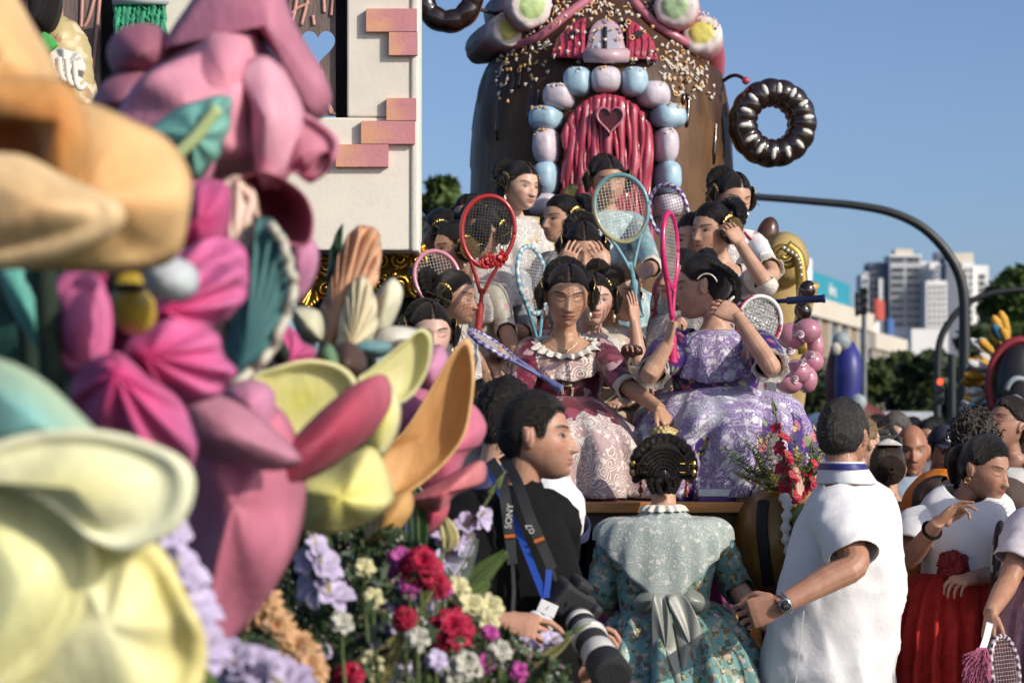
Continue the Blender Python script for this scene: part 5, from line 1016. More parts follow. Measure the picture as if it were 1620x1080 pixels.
for x, y, d, s_, m_, lb in ((637, 890, 5.05, .036, MAGE, 'magenta sweet william left of the carnation'), (648, 925, 5.0, .026, MAGE, 'magenta sweet william below the carnation'), (702, 930, 5.1, .022, MAGE, 'magenta floret beside the cream stock'), (775, 1000, 5.1, .02, MAGE, 'small magenta floret by the hand'),
        (722, 930, 5.15, .03, CRE, 'cream stock flower at the top of its cluster'), (742, 958, 5.15, .034, CRE, 'cream stock flower in the middle of its cluster'), (772, 962, 5.2, .036, CRE, 'cream stock flower nearest the hand'), (768, 985, 5.15, .03, CRE, 'cream stock flower lowest of its cluster'), (586, 1052, 4.6, .032, CRE, 'cream stock flower at the bottom edge'), (735, 1052, 4.9, .036, WHT, 'white stock flower at the bottom edge'), (718, 1068, 4.9, .03, WHT, 'white stock flower lower left of the other white one'),
        (540, 985, 4.8, .026, WHT, 'white floret among the eucalyptus leaves'), (590, 945, 4.9, .022, CRE, 'cream floret left of the small crimson carnation'), (505, 1030, 4.6, .026, LILA, 'pale lilac floret beside the peach chrysanthemum'), (660, 1010, 4.85, .026, WHT, 'white floret left of the largest carnation'), (790, 1030, 5.0, .026, WHT, 'white floret below the hand'), (690, 1045, 4.8, .024, LILA, 'pale lilac floret under the largest carnation'), (820, 1062, 4.95, .022, MAGE, 'magenta floret at the bottom right of the bed'), (575, 900, 4.95, .024, CRE, 'cream floret high in the middle of the bed'),
        (765, 1050, 5.0, .024, MAGE, 'magenta floret beside the white stock'), (625, 1075, 4.7, .026, WHT, 'white floret at the very bottom edge')):
    round_bloom('stock_flower', lb, x, y, d, s_, m_, 'ruffled stock flowers in the bed', layers=3, n=6, frill=.10)
for x, y, d, s_, lb in ((405, 962, 4.2, .052, 'peach chrysanthemum under the crimson petal'), (430, 1000, 4.2, .045, 'peach chrysanthemum in the middle of the blurred three'), (465, 1030, 4.15, .046, 'peach chrysanthemum nearest the leaves'), (485, 1062, 4.1, .042, 'peach chrysanthemum at the bottom edge')):
    round_bloom('chrysanthemum', lb, x, y, d, s_, PEA, 'peach chrysanthemums in the flower bed', layers=5, n=17, frill=.02, axis=(.2, -.7, .5), ratio=.30)
def fern(label, pts, d, W, n=19, mat=GL):
    q = spline([P(x, y, d) for x, y in pts], n+2); t = thing('fern_frond', label, 'fern', q[0], 'fern fronds in the flower bed'); part('stem', tube(q, .0022, 5), STEM, t); tn = np.gradient(q, axis=0)
    for i in range(1, n+1):
        for e in (-1, 1):
            s_ = nrm(np.cross(nrm(tn[i]), (0, 1, 0)))*e; L = W*(1-.8*i/n)+.004; o = part('leaflet', petal_vf(q[i], s_+nrm(tn[i])*.35, (0, -1, .2), L, min(L*.22, .0036), -.2, .1, 4, 3), mat, t)
fern('green fern frond in front of the black shirt', [(735, 935), (770, 900), (802, 872)], 5.4, .032); fern('pale fern frond beside the lilac gladiolus', [(712, 925), (735, 890), (752, 850)], 5.15, .030, 20, GE)
fern('short fern tip above the cream stock', [(745, 945), (762, 930), (775, 922)], 5.35, .018, 12); fern('brown fern frond under the crimson petal', [(440, 1000), (425, 970), (405, 940)], 4.25, .04, 18, HUSK); fern('dark fern frond at the bottom of the crimson petal', [(300, 1080), (318, 1040), (335, 1000)], 3.6, .05, 18)
def bigleaf(label, pts, d, W, mat, up=(0, -1, .3), name='broad_leaf'):
    q = spline([P(x, y, d) for x, y in pts], 14); R = []; tn = np.gradient(q, axis=0)
    for i, p_ in enumerate(q): w_ = W*math.sin(math.pi*(.06+.90*i/13))**.75; s_ = nrm(np.cross(nrm(tn[i]), up)); R.append([p_+s_*u*w_+nrm(np.asarray(up))*(-.25*w_*(1-u*u)) for u in np.linspace(-1, 1, 7)])
    t = thing(name, label, 'leaf', q[0], 'leaves in the flower bed'); part('blade', loft(R, False, False), mat, t, solid=.002); part('midrib', tube(q-np.array([0, .002, 0]), .002, 5), STEM, t)
GLO = M('glossy_leaf', (.025, .065, .02), .25, var=.3, vs=14)
bigleaf('dark glossy leaf standing under the orange petal', [(655, 900), (662, 850), (658, 790), (650, 760)], 5.1, .022, GLO); bigleaf('yellow striped leaf against the black shirt', [(706, 870), (712, 850), (700, 815)], 5.2, .02, M('cream_leaf', (.55, .48, .22), .5, var=.4, vs=20))
bigleaf('brown green gladiolus husk leaf in the middle of the bed', [(600, 1090), (612, 1040), (640, 1000)], 4.6, .022, HUSK); bigleaf('long olive leaf at the bottom of the bed', [(740, 1090), (800, 1065), (870, 1035), (905, 1005)], 5.05, .012, HUSK); bigleaf('olive leaf rising beside the lilac spike', [(640, 1020), (660, 970), (690, 920)], 4.65, .010, HUSK)
for i in range(34):
    x = 500+r.uniform(0, 200); y = 905+r.uniform(-20, 150); a = r.uniform(0, 6.28); L = r.uniform(16, 30)
    bigleaf('grey green eucalyptus leaf among the fresh flowers', [(x, y), (x+L*.5*math.cos(a)+2, y-L*.5*math.sin(a)), (x+L*math.cos(a), y-L*math.sin(a))], r.uniform(4.75, 5.15), r.uniform(.010, .018), GE, (r.uniform(-.4, .4), -1, r.uniform(0, .8)), 'eucalyptus_leaf')
ytop = lambda x: np.interp(x, [300, 380, 450, 520, 600, 660, 720, 800, 900], [1020, 950, 880, 845, 830, 850, 930, 1000, 1060])
for nm, mt, n_, s0, s1 in (('leaf_filler', GD, 3600, .010, .026), ('sprig_filler', LG, 1800, .005, .012), ('seed_filler', M('seed_brown', (.24, .18, .10), .8, var=.4, vs=60), 900, .003, .006), ('tiny_blossom', M('tiny_white', (.62, .56, .52), .7, var=.3, vs=60), 900, .003, .007), ('pink_blossom', M('tiny_pink', (.55, .22, .34), .7, var=.4, vs=60), 420, .003, .006)):
    V = []; Fc = []
    for i in range(n_):
        x = r.uniform(300, 900); y = ytop(x)+r.uniform(0, 1)**1.3*(1160-ytop(x)); d = r.uniform(4.5, 5.3) if x > 430 else r.uniform(3.9, 4.6)
        if nm != 'leaf_filler': d -= .08
        p0 = P(x, y, d+.25*(y < ytop(x)+60)); u = nrm(r.normal(size=3)+(0, 0, .5)); v_ = nrm(np.cross(u, r.normal(size=3))); s_ = r.uniform(s0, s1); b = len(V)
        V += [p0-u*s_, p0+v_*s_*.42-u*s_*.1, p0+u*s_, p0-v_*s_*.42-u*s_*.1]; Fc.append([b, b+1, b+2, b+3])
    o = part(nm, (np.array(V), Fc), mt, None, False); o.name = 'foliage'; tag(o, {'leaf_filler': 'dark green leaf filler between the fresh flowers', 'sprig_filler': 'fine olive sprigs between the fresh flowers', 'seed_filler': 'dry brown seed heads between the fresh flowers', 'tiny_blossom': 'tiny pale blossoms sprinkled between the fresh flowers', 'pink_blossom': 'tiny pink blossoms sprinkled between the fresh flowers'}[nm], 'foliage', None, 'stuff')
# ---------------------------------------------------------------- helpers for dressed people, rackets and lettering
def pxrings(root, name, mat, rows, d, rip=(0, 9), n=96, wr=.006, solid=.004, sq=.9, fine=6, seed=0, yaw=0):
    """cloth built from rows (height in the picture, left edge, right edge, reach to the front, reach to the back, ripple) round distance d"""
    q = spline([list(r)+[0]*(7-len(r)) for r in rows], (len(rows)-1)*fine+1); th = np.linspace(0, 2*np.pi, n, endpoint=False); R = []
    c, s = np.cos(th), np.sin(th)
    for y, xl, xr, yf, yb, ra, dip in q:
        a, b = P(xl, y, d), P(xr, y, d); rr = 1+ra*np.sin(th*rip[1]+.8*np.sin(2*th)+rip[0])+ra*.4*np.sin(th*rip[1]*1.7+y*.01)
        X = (a[0]+b[0])/2+np.sign(c)*np.abs(c)**sq*(b[0]-a[0])/2*rr; Y = d+np.where(s < 0, np.sign(s)*np.abs(s)**sq*yf, np.abs(s)**sq*yb)*rr
        R.append(np.stack([X, Y, a[2]-dip*np.clip(-s, 0, 1)**1.5], 1))
    v, f = loft(R, False); v = wrinkle(v, wr, 13, seed)
    return part(name, (v, f), mat, root, solid=solid)
def ribbon(root, name, mat, pts, w_, n=30, nrm_=(0, -1, 0), thick=.003):
    q = spline([P(*p) for p in pts], n); t = np.gradient(q, axis=0); R = []
    for i in range(n): s_ = nrm(np.cross(nrm(t[i]), nrm_)); R.append([q[i]-s_*w_/2, q[i]+s_*w_/2])
    return part(name, loft(R, False, False), mat, root, False, solid=thick)
def text(body, size, c, right, up, mat, parent, name='lettering', ext=.0006):
    fnt = bpy.data.curves.new('tmp', 'FONT'); fnt.body = body; fnt.size = size; fnt.extrude = ext; fnt.align_x = 'CENTER'; fnt.align_y = 'CENTER'
    fo = bpy.data.objects.new('tmp', fnt); col.objects.link(fo); me = bpy.data.meshes.new_from_object(fo.evaluated_get(bpy.context.evaluated_depsgraph_get())); bpy.data.objects.remove(fo)
    r_, u_ = nrm(right), nrm(up); me.transform(Matrix.Translation(c)@Matrix(np.stack([r_, u_, np.cross(r_, u_)], 1).tolist()).to_4x4()); me.materials.clear(); o = link(name, me, mat, parent); o['kind'] = 'stuff'; return o

def racket(label, c, up, yaw, wd, ht, frame, stripe=None, face=None, handle=.30, hcol=None, strings=(.62, .60, .54), fr=.0095, n_strip=26, cover=None, group='decorated rackets'):
    c = P(*c) if len(c) == 3 else c; u = nrm(up); y0 = np.array(Matrix.Rotation(R_(yaw), 3, u.tolist())@Vector(nrm(np.array([0, -1., 0])-u*np.dot(u, (0, -1., 0))).tolist())); x = np.cross(u, y0)
    t = thing('racket', label, 'racket', c-u*ht*.6, group); W_ = lambda a, b, o=0.: c+x*a+u*b+y0*o; a = np.linspace(0, 2*np.pi, 80, endpoint=False)
    egg = lambda q: (wd/2*math.cos(q)*(1+.06*math.sin(q)), ht/2*math.sin(q))
    v, f = tube([W_(*egg(q)) for q in a], fr, 10, closed=True)[0:2]; C = np.tile(np.array(frame, float), (len(v), 1))
    if stripe is not None: C = np.where((np.sin(np.repeat(np.append(a, 0), 10)*n_strip+np.tile(np.linspace(0, 6.28, 10), 81)) > .25)[:, None], np.array(stripe), C)
    part('frame', (v, f, C), M('racket_paint', attr=True, rough=.35, var=.12, vs=30, coat=.3), t)
    g = Geo(); k = max(9, int(wd/.0125))
    for i in range(1, k):
        xx = wd*(i/k-.5); h = ht/2*math.sqrt(max(0, 1-(2*xx/wd)**2))*.985; g.add(tube([W_(xx, -h), W_(xx, 0, .0006), W_(xx, h)], .0009, 4, False))
    k = max(9, int(ht/.0125))
    for i in range(1, k):
        yy = ht*(i/k-.5); h = wd/2*math.sqrt(max(0, 1-(2*yy/ht)**2))*.985; g.add(tube([W_(-h, yy), W_(0, yy, -.0006), W_(h, yy)], .0009, 4, False))
    part('strings', g, M('string_%d' % int(sum(strings)*100), strings, .4, var=.05), t)['kind'] = 'stuff'
    if cover is not None: part('face_cover', loft([[W_(egg(q)[0]*k_, egg(q)[1]*k_, -.003+.003*math.sin(q*9+k_*20)) for q in a] for k_ in np.linspace(.96, .03, 9)], False), cover, t)
    hc_ = hcol or frame; hm = M('racket_grip_%d%d' % (int(hc_[0]*99), int(hc_[2]*99)), hc_, .5, var=.3, vs=60, bump=.4, bs=140)
    for e in (-1, 1): part('throat', tube(bez(W_(e*wd*.30, -ht*.40), W_(e*wd*.16, -ht*.60), W_(e*.006, -ht*.5-.11), 10), fr*.75, 8), hm, t)
    part('handle', tube([W_(0, -ht*.5-.09), W_(0, -ht*.5-.15), W_(0, -ht*.5-.155), W_(0, -ht*.5-handle+.01), W_(0, -ht*.5-handle+.008), W_(0, -ht*.5-handle)], [.008, .009, .0145, .0145, .017, .017], 8), hm, t); return t

TEALB = brocade('teal_brocade', (.17, .34, .32), [((.20, .13, .07), 21, .37), ((.62, .44, .36), 25, .34), ((.08, .11, .06), 27, .39), ((.45, .40, .20), 30, .33)], .38)
MAROON = brocade('maroon_silk', (.15, .012, .030), [((.50, .32, .34), 13, .33), ((.30, .05, .09), 9, .38)], .30, sheen=.2)
PURP = brocade('purple_brocade', (.055, .022, .16), [((.45, .12, .16), 14, .36), ((.45, .36, .10), 20, .32), ((.20, .26, .12), 17, .34)], .4)
IVORY = brocade('ivory_brocade', (.62, .56, .44), [((.55, .34, .32), 14, .33), ((.34, .40, .40), 16, .33), ((.60, .46, .20), 20, .33)], .45)
BLUEB = brocade('sky_brocade', (.25, .42, .46), [((.55, .55, .50), 14, .38), ((.20, .30, .30), 18, .34)], .4)
CLARET = brocade('claret_brocade', (.30, .02, .045), [((.6, .42, .38), 14, .38)], .35); GREYB = brocade('grey_brocade', (.36, .40, .42), [((.6, .58, .54), 12, .40), ((.42, .18, .22), 18, .33)], .45); GOLDB = brocade('straw_brocade', (.52, .42, .20), [((.62, .52, .34), 14, .40), ((.36, .20, .10), 16, .33)], .45)
LACE = lace('open_lace', (.78, .74, .66), None, 30); LACEF = lace('cream_lace', (.80, .75, .66), (.62, .57, .48), 40); LACEP = lace('lace_on_pink', (.72, .67, .60), (.42, .27, .275), 24, cover=.7, rings=.99); LACEV = lace('lace_on_purple', (.72, .71, .74), (.20, .11, .32), 24, cover=.85, rings=.5, tint2=(.25, .24, .34)); LACES = lace('lace_on_aqua', (.66, .64, .58), (.30, .38, .36), 36, cover=.6, rings=.5); LACEW = lace('lace_on_white', (.80, .77, .72), (.44, .40, .38), 30); LACEB = lace('lace_on_blue', (.70, .72, .70), (.30, .44, .46), 22)
COT = M('white_cotton', (.78, .77, .77), .85, var=.06, vs=3, bump=.25, bs=30, sheen=.2); BLK = M('black_cotton', (.0055, .0055, .006), .9, spec=.2, var=.2, vs=6, bump=.2, bs=60)
SL, SM, SD = (.66, .43, .33), (.58, .355, .245), (.47, .27, .18)
G_GIRLS = 'girls in festive dress on the float'
def dress(p, bod, skirt=None, shawl=None, sl_end=1.0, neck=-.06, cuff=True, base_z=None, wide=.30, sleeves='LR', sh_rows=None, rip=.05, slmat=None):
    top(p, bod, neck, -.40, .008)
    for sd in sleeves:
        sleeve(p, sd, slmat or bod, sl_end, .066, .050)
        if cuff: sleeve(p, sd, LACEF, sl_end+.16, .052, .048, 'lace_cuff', .018, .006, sl_end-.06)
    if shawl: cape(p, shawl, sh_rows or [(.085, .05, .07, -.004, 0), (.15, .085, .10, -.035, .01), (.205, .125, .135, -.10, .035, -.04, -.05), (.22, .155, .15, -.17, .06, -.11, -.10)], 'lace_shawl', 110, rip=(0, 19), wr=.006)
    if skirt:
        zb = (p.nb[2]-(base_z if base_z is not None else ZS+.02))/p.k
        cape(p, skirt, [(.135, .10, .10, -.36, 0), (.19, .16, .15, -.40, rip*.5), (wide, wide*.85, wide*.75, -.50, rip), (wide*1.12, wide, wide*.85, -.5-(zb-.5)*.5, rip), (wide*1.2, wide*1.05, wide*.9, -zb, rip)], 'skirt', 96, (rip, 13), .004, wr=.005)
def necklace(p, mat=None, drop=.0):
    th = np.linspace(0, 2*np.pi, 40, endpoint=False); q = [p.nb+p.B@(np.array([.062*math.cos(a), -.012+.068*math.sin(a), .012-.075*max(0, -math.sin(a))**1.5])*p.k) for a in th]
    part('necklace', tube(q, .0022, 6, closed=True), mat or PEARL(), p.root)

# ---------------------------------------------------------------- the girls on the float
# girl in maroon
p = person('girl in maroon silk with white lace collar looking down at the stage edge', (897, 466, 9.0), 3, 17, 2, 1.0, 3, 0, 0, .88, .95, 1, (.52, .30, .19), (.33, .10, .09), eyes='down', group=G_GIRLS, nbo=(0, 0, -.022), voxel=.0028, base=ZS, sv=(1.08, 1, .97), nose=.95,
    arms={'L': dict(el=P(985, 606, 8.86), wr=P(1042, 645, 8.66), d=nrm(P(1070, 690, 8.62)-P(1042, 645, 8.66)), n=(-.6, .55, -.45), fing=(.22, .16, .2, .3), thumb=.3), 'R': dict(el=P(815, 640, 8.8), wr=P(786, 592, 8.62), d=(-.3, -.1, .9), n=(.75, -.5, .2), curl=.75)})
fallera_hair(p, comb=False, big=1.05); necklace(p)
part('pendant', lathe([(.001, -.034), (.009, -.03), (.012, -.022), (.006, -.012), (.010, -.006), (.004, 0), (.001, .002)], p.nb+p.B@np.array([0, -.085, -.055]), 12), GOLD(), p.root)
top(p, MAROON, -.13, -.40, .008)
for sd in 'LR': sleeve(p, sd, MAROON, 1.05, .072, .052, wr=.008, start=-.1); sleeve(p, sd, LACEF, 1.26, .050, .050, 'lace_cuff', .026, .008, 1.0)
cape(p, M('cream_ruffle', (.74, .69, .60), .8, var=.08, bump=.3, bs=50), [(.118, .095, .085, -.022, .02, -.075, .02), (.135, .118, .095, -.012, .07, -.068, .02), (.165, .142, .115, -.032, .12, -.068, .0)], 'ruffle', 180, (0, 24), wr=.002)
cape(p, lace('lace_on_maroon', (.82, .77, .68), (.40, .22, .20), 26, cover=.8, rings=.99), [(.140, .116, .10, -.030, .02, -.07, 0), (.178, .145, .13, -.052, .03, -.085, -.03), (.212, .168, .15, -.095, .06, -.10, -.06)], 'lace_collar', 120, (0, 15), wr=.003)
plate(p, p.nb+p.B@np.array([0, -.140, -.215])*.9, (0, -1, .1), (0, 0, 1), .05, .075, .006, 'brooch', M('brooch_gold', (.62, .50, .30), .35, .8, .4, 120, .6, 260))
for e in (-1, 1): part('bodice_braid', tube(spline([p.nb+p.B@(np.array([e*a, -b, z])*.88) for a, b, z in ((.022, .135, -.22), (.016, .128, -.30), (.010, .125, -.40))], 10), .006, 7), M('brooch_gold'), p.root)
pxrings(p.root, 'skirt', MAROON, [(628, 868, 938, .10, .10), (645, 850, 965, .18, .14, .03), (690, 815, 1012, .34, .2, .05), (745, 790, 1042, .35, .25, .09), (789, 782, 1052, .37, .26, .12)], 8.93, (0, 13))
pxrings(p.root, 'lace_apron', LACEP, [(632, 866, 940, .115, .1), (650, 846, 970, .20, .14, .03), (692, 812, 1016, .365, .2, .045), (742, 786, 1044, .37, .25, .08), (784, 776, 1056, .39, .26, .11)], 8.93, (0, 13), 150, seed=1, wr=.014)
# girl in purple
p = person('girl in purple brocade turned away, silver pins in her braided bun', (1113, 452, 8.9), -98, 10, 0, 1.0, -8, 0, 0, .95, .98, 1, SM, group=G_GIRLS, nbo=(.0, -.0, -.02), base=ZS, voxel=.003,
    arms={'L': dict(el=P(1220, 580, 8.58), wr=P(1168, 503, 8.66), d=(-.75, .3, .45), n=(-.2, .85, -.3), curl=.35), 'R': dict(el=P(1028, 592, 8.62), wr=P(1056, 543, 8.60), d=(.25, -.1, .95), n=(.75, .1, .0), curl=.8)})
fallera_hair(p, 'R', False, False, Rr=.036, silver=True, big=.8, earr=False)
hm = hairmat('black_hair', (.012, .008, .006))
for i in range(4): q = spline([P(1126+i*8, 416+i*3, 8.80+.01*i), P(1152+i*5, 428+i*10, 8.76), P(1168-i*2, 450+i*9, 8.76), P(1154-i*4, 478+i*2, 8.80)], 40); part('braid', (*tube(q, [.012*(1+.25*abs(math.sin(j*.9))) for j in range(40)], 8), None, np.repeat(np.linspace(0, 5, 40), 8)), hm, p.root)
a = np.linspace(.3, 2.6, 16); part('silver_band', tube([P(1118+17*math.cos(b), 452-19*math.sin(b), 8.735) for b in a], .0055, 7, flat=.6), PEARL(), p.root)
drop_earring(p, -1, PEARL()); part('silver_pin', capsule(P(1152, 478, 8.71), P(1160, 470, 8.71), .009, .006, 8, 3), PEARL(), p.root)
top(p, PURP, -.05, -.42, .008)
for sd in 'LR': sleeve(p, sd, PURP, .75, .075, .062, puff=.012); sleeve(p, sd, LACE, .93, .056, .054, 'lace_ruffle', .020, .008, .66)
cape(p, LACEV, [(.075, .06, .07, -.005, 0), (.14, .10, .10, -.04, .02), (.19, .13, .13, -.09, .03, -.03, -.03), (.215, .150, .15, -.13, .06, -.08, -.08)], 'lace_shawl', 110, (0, 17), wr=.005)
pxrings(p.root, 'skirt', PURP, [(618, 1085, 1170, .12, .12), (634, 1045, 1240, .22, .2, .03), (670, 1015, 1280, .36, .3, .04), (730, 990, 1292, .35, .34, .09), (790, 975, 1278, .36, .34, .12)], 8.92, (0, 12))
pxrings(p.root, 'lace_apron', LACEV, [(612, 1088, 1168, .14, .12), (626, 1046, 1238, .25, .2, .03), (660, 1018, 1268, .385, .28, .05), (715, 992, 1272, .375, .3, .09), (785, 972, 1268, .385, .3, .12)], 8.92, (0, 12), 150, seed=2, wr=.022)
def girl(label, hd,  yaw, pitch, roll, s, k, byaw, skin, bod, skirt, shawl, arms=None, hsides='LR', bun=True, comb=False, disc=False, big=1., hair=(.012, .008, .006), bz=None, wide=.28, sl=1.0, **kw):
    q_ = int(hd[0]*7+hd[1]*3) % 10/10.; kw.setdefault('sv', (1.05+.06*q_, 1.0, .975-.03*q_)); kw.setdefault('nose', .8+.25*((q_*3.3) % 1)); kw.setdefault('jaw', .6+.5*((q_*7.7) % 1))
    p = person(label, hd, yaw, pitch, roll, s, byaw, 0, 0, k, .95, 1, skin, hair=hair, group=G_GIRLS, base=bz if bz is not None else ZS, arms=arms, voxel=kw.pop('voxel', .0036), **kw)
    fallera_hair(p, hsides, bun, comb, big=big, disc=disc); dress(p, bod, skirt, shawl, sl, base_z=bz, wide=wide); return p
p = girl('smiling girl in ivory lace facing left with golden disc over her ear', (722, 392, 10.0), -66, 8, 4, .98, .9, -35, SD, IVORY, IVORY, LACEW, {'R': dict(el=P(735, 545, 9.75), wr=P(770, 590, 9.6)), 'L': dict(el=P(800, 520, 9.9), wr=P(815, 560, 9.6))}, smile=1., disc=True)
necklace(p)
girl('dark haired girl in profile facing right in the shade of the ivory girl', (716, 470, 9.55), 68, 8, 0, .94, .8, 40, SD, GREYB, GREYB, LACEW, comb=False, eyes='down')
girl('pale smiling girl at the lower left behind the yellow petal', (680, 525, 9.1), 12, 12, 0, .98, .78, 15, (.60, .40, .33), IVORY, GREYB, LACEW, comb=False, smile=1., eyes='down')
girl('girl whose face shows through the strings of the red racket', (765, 368, 10.6), -30, 6, 0, 1.0, .9, -20, SD, GREYB, GREYB, LACEW, comb=False)
girl('girl behind the red racket with only her forehead showing', (742, 342, 11.3), -20, 10, 0, .9, .85, 0, SD, CLARET, CLARET, LACEW, comb=False)
girl('dark head turned away beside the cream facade', (702, 368, 10.6), -100, 8, 0, .95, .85, -80, SD, CLARET, CLARET, None, comb=False)
girl('standing girl in white lace shawl looking down to the right beside the candy stones', (822, 293, 11.4), 40, 12, 2, 1.0, .95, 20, SL, GOLDB, IVORY, LACEW, wide=.3)
girl('girl in pale lace looking left with a broad golden comb', (890, 346, 10.8), -52, 6, 2, .96, .88, -30, SM, IVORY, CLARET, LACEW, comb=True, disc=True)
girl('bowed girl hiding her eyes behind both hands', (922, 390, 10.2), 4, 30, 0, .95, .85, 0, SM, GREYB, GREYB, LACEW, {'R': dict(el=P(880, 455, 9.9), wr=P(893, 425, 9.85), d=(.35, .0, .9), n=(.3, 1, 0), curl=.25), 'L': dict(el=P(965, 455, 9.9), wr=P(958, 425, 9.85), d=(-.4, 0, .9), n=(-.3, 1, 0), curl=.25)}, comb=False, eyes='down')
girl('girl in sky blue dress behind the turquoise racket before the red door', (962, 285, 11.5), 8, 14, 0, 1.0, .95, 10, SD, BLUEB, BLUEB, LACEB, {'L': dict(el=P(1030, 420, 11.1), wr=P(1010, 440, 10.8))}, eyes='down')
girl('pale girl peering out behind the maroon girl', (938, 474, 9.5), 6, 6, 0, .94, .8, 0, (.60, .38, .30), IVORY, IVORY, LACEW, comb=False)
girl('brown haired girl covering her face with her palm', (978, 462, 9.6), 50, 14, 0, .98, .82, 30, SM, IVORY, GREYB, LACEW, {'L': dict(el=P(1012, 580, 9.35), wr=P(1004, 512, 9.36), d=(-.05, .15, 1), n=(-.75, .6, 0), curl=.08, thumb=.2), 'R': dict(el=P(960, 600, 9.3), wr=P(990, 560, 9.1))}, hair=(.045, .024, .013), comb=False, eyes='down')
girl('girl with high forehead between the purple and pink rackets', (1098, 378, 10.0), -22, 10, 0, .96, .85, 0, SM, CLARET, GREYB, LACEW, comb=False)
girl('girl facing left in the shadow right of the pink racket', (1080, 436, 9.45), -58, 4, 0, .94, .82, -30, SM, GREYB, GREYB, LACEW, comb=False)
p = girl('girl in white adjusting the golden disc over her ear', (1128, 362, 9.9), -48, 10, 4, .96, .9, 0, SM, LACEW, GREYB, None, {'L': dict(el=P(1212, 452, 9.62), wr=P(1172, 388, 9.66), d=(-.45, .2, .85), n=(-.5, .8, .1), curl=.35), 'R': dict(el=P(1085, 480, 9.7), wr=P(1100, 510, 9.5))}, big=1.12, disc=True)
p = girl('tallest girl at the right in white puff sleeves with red trim looking down', (1158, 312, 10.6), 24, 20, 2, .98, .92, 15, SM, COT, GREYB, LACEW, {'L': dict(el=P(1222, 432, 10.3), wr=P(1195, 460, 10.1)), 'R': dict(el=P(1130, 430, 10.5), wr=P(1150, 470, 10.2))}, comb=False, eyes='down', sl=.72)
part('red_trim', tube(spline([p.sh['L']+p.B@np.array(a) for a in ((-.07, -.07, .03), (-.02, -.10, -.03), (.02, -.10, -.08), (.05, -.06, -.12))], 14), .006, 6), RED, p.root)

# rackets
WH = (.70, .70, .68)
racket('red framed racket with red flowers at its throat', (772, 366, 9.85), (.10, 0, 1), 8, S(84, 9.85), S(112, 9.85), (.38, .02, .02), cover=None, strings=(.10, .09, .08), fr=.010)
t = thing('racket_flower', 'cluster of red silk flowers tied to the red racket', 'decoration', P(778, 413, 9.75)); r = np.random.RandomState(4)
for i in range(5): bloom(P(768+i*7, 417-4*math.sin(i*1.7)-2*i, 9.74), (r.uniform(-.3, .3), -1, .3), .026, 6, M('silk_red', (.45, .012, .012), .4, var=.3, vs=40), t, r, 2, .4, .1)
racket('turquoise racket held high with a gold inner edge', (983, 330, 9.5), (-.17, .05, 1), 0, S(84, 9.5), S(108, 9.5), (.13, .30, .33), (.40, .34, .16), n_strip=1, hcol=(.20, .40, .45), handle=.30, strings=(.66, .62, .52))
racket('purple racket with white wraps behind the turquoise one', (1058, 336, 10.3), (-.25, 0, 1), -30, S(66, 10.3), S(88, 10.3), (.13, .03, .30), WH, n_strip=22, strings=(.12, .11, .13))
racket('pale blue racket wrapped with white ribbon seen nearly edge on', (842, 443, 9.35), (-.10, .1, 1), 56, S(80, 9.35), S(108, 9.35), (.12, .34, .44), WH, n_strip=24, strings=(.5, .48, .46))
racket('bright pink racket seen edge on in the hand of the purple girl', (1060, 396, 8.62), (-.03, .0, 1), 70, S(78, 8.62), S(118, 8.62), (.56, .02, .14), handle=.27, strings=(.45, .42, .36), fr=.011)
FOIL = M('silver_foil', (.66, .66, .66), .28, .8, .4, 60, 1., 70, bd=.02)
racket('silver foil racket with red and white rim behind the raised elbow', (1200, 512, 9.2), (.3, .1, .95), 20, S(76, 9.2), S(88, 9.2), (.40, .02, .05), WH, n_strip=1, cover=FOIL)
racket('plum racket with blue white grip held by the maroon girl', (778, 546, 8.58), (-.80, -.1, .50), 78, S(74, 8.58), S(84, 8.58), (.11, .04, .16), (.40, .42, .60), n_strip=22, cover=M('plum_satin', (.14, .03, .06), .35, var=.4, vs=20), handle=.20, hcol=(.14, .15, .34))
racket('rose pink racket rim behind the ivory girl', (692, 442, 9.75), (-.25, .1, 1), 15, S(72, 9.75), S(92, 9.75), (.55, .22, .28), strings=(.5, .48, .44))
t = racket('navy shafted racket pointing right above the pink balloons', (1140, 482, 9.3), (-1, 0, -.06), 75, S(70, 9.3), S(84, 9.3), (.02, .03, .12), handle=.30, hcol=(.015, .03, .11), strings=(.3, .3, .3))

# flowers on the stage edge
gladiolus('tall scarlet gladiolus spike in the stage bouquet', [(1252, 800), (1244, 750), (1236, 700), (1226, 648)], 8.35, 8, .040, M('gladiolus_red', (.50, .012, .035), .5, var=.35, vs=30), flip=1)
gladiolus('second red gladiolus tucked behind the white shirt', [(1268, 800), (1280, 760), (1284, 715)], 8.4, 5, .036, M('gladiolus_red'))
t = thing('bouquet_greenery', 'feathery green bouquet foliage on the barrel beside the purple skirt', 'foliage', P(1240, 790, 8.45)); r = np.random.RandomState(9)
for i in range(46):
    a = r.uniform(-.9, .75); L = r.uniform(50, 150); b0 = (1240+r.uniform(-22, 30), 795); e0 = (b0[0]+L*math.sin(a), b0[1]-L*math.cos(a)*.75); q = spline([P(*b0, 8.45), P((b0[0]+e0[0])/2+5*math.sin(i), (b0[1]+e0[1])/2-8, 8.42), P(*e0, 8.4+r.uniform(-.06, .1))], 12); g = Geo(); g.add(tube(q, .0016, 4))
    for j in range(3, 12):
        for e in (-1, 1): g.add(capsule(q[j], q[j]+np.array([e*.016, r.uniform(-.01, .01), .012]), .0022, .001, 4, 2))
    part('sprig', g, GL if i % 3 else M('straw_sprig', (.34, .29, .10), .7, var=.4), t)
t = thing('seashell', 'large ribbed pink seashell in the stage bouquet', 'shell', P(1262, 775, 8.4))
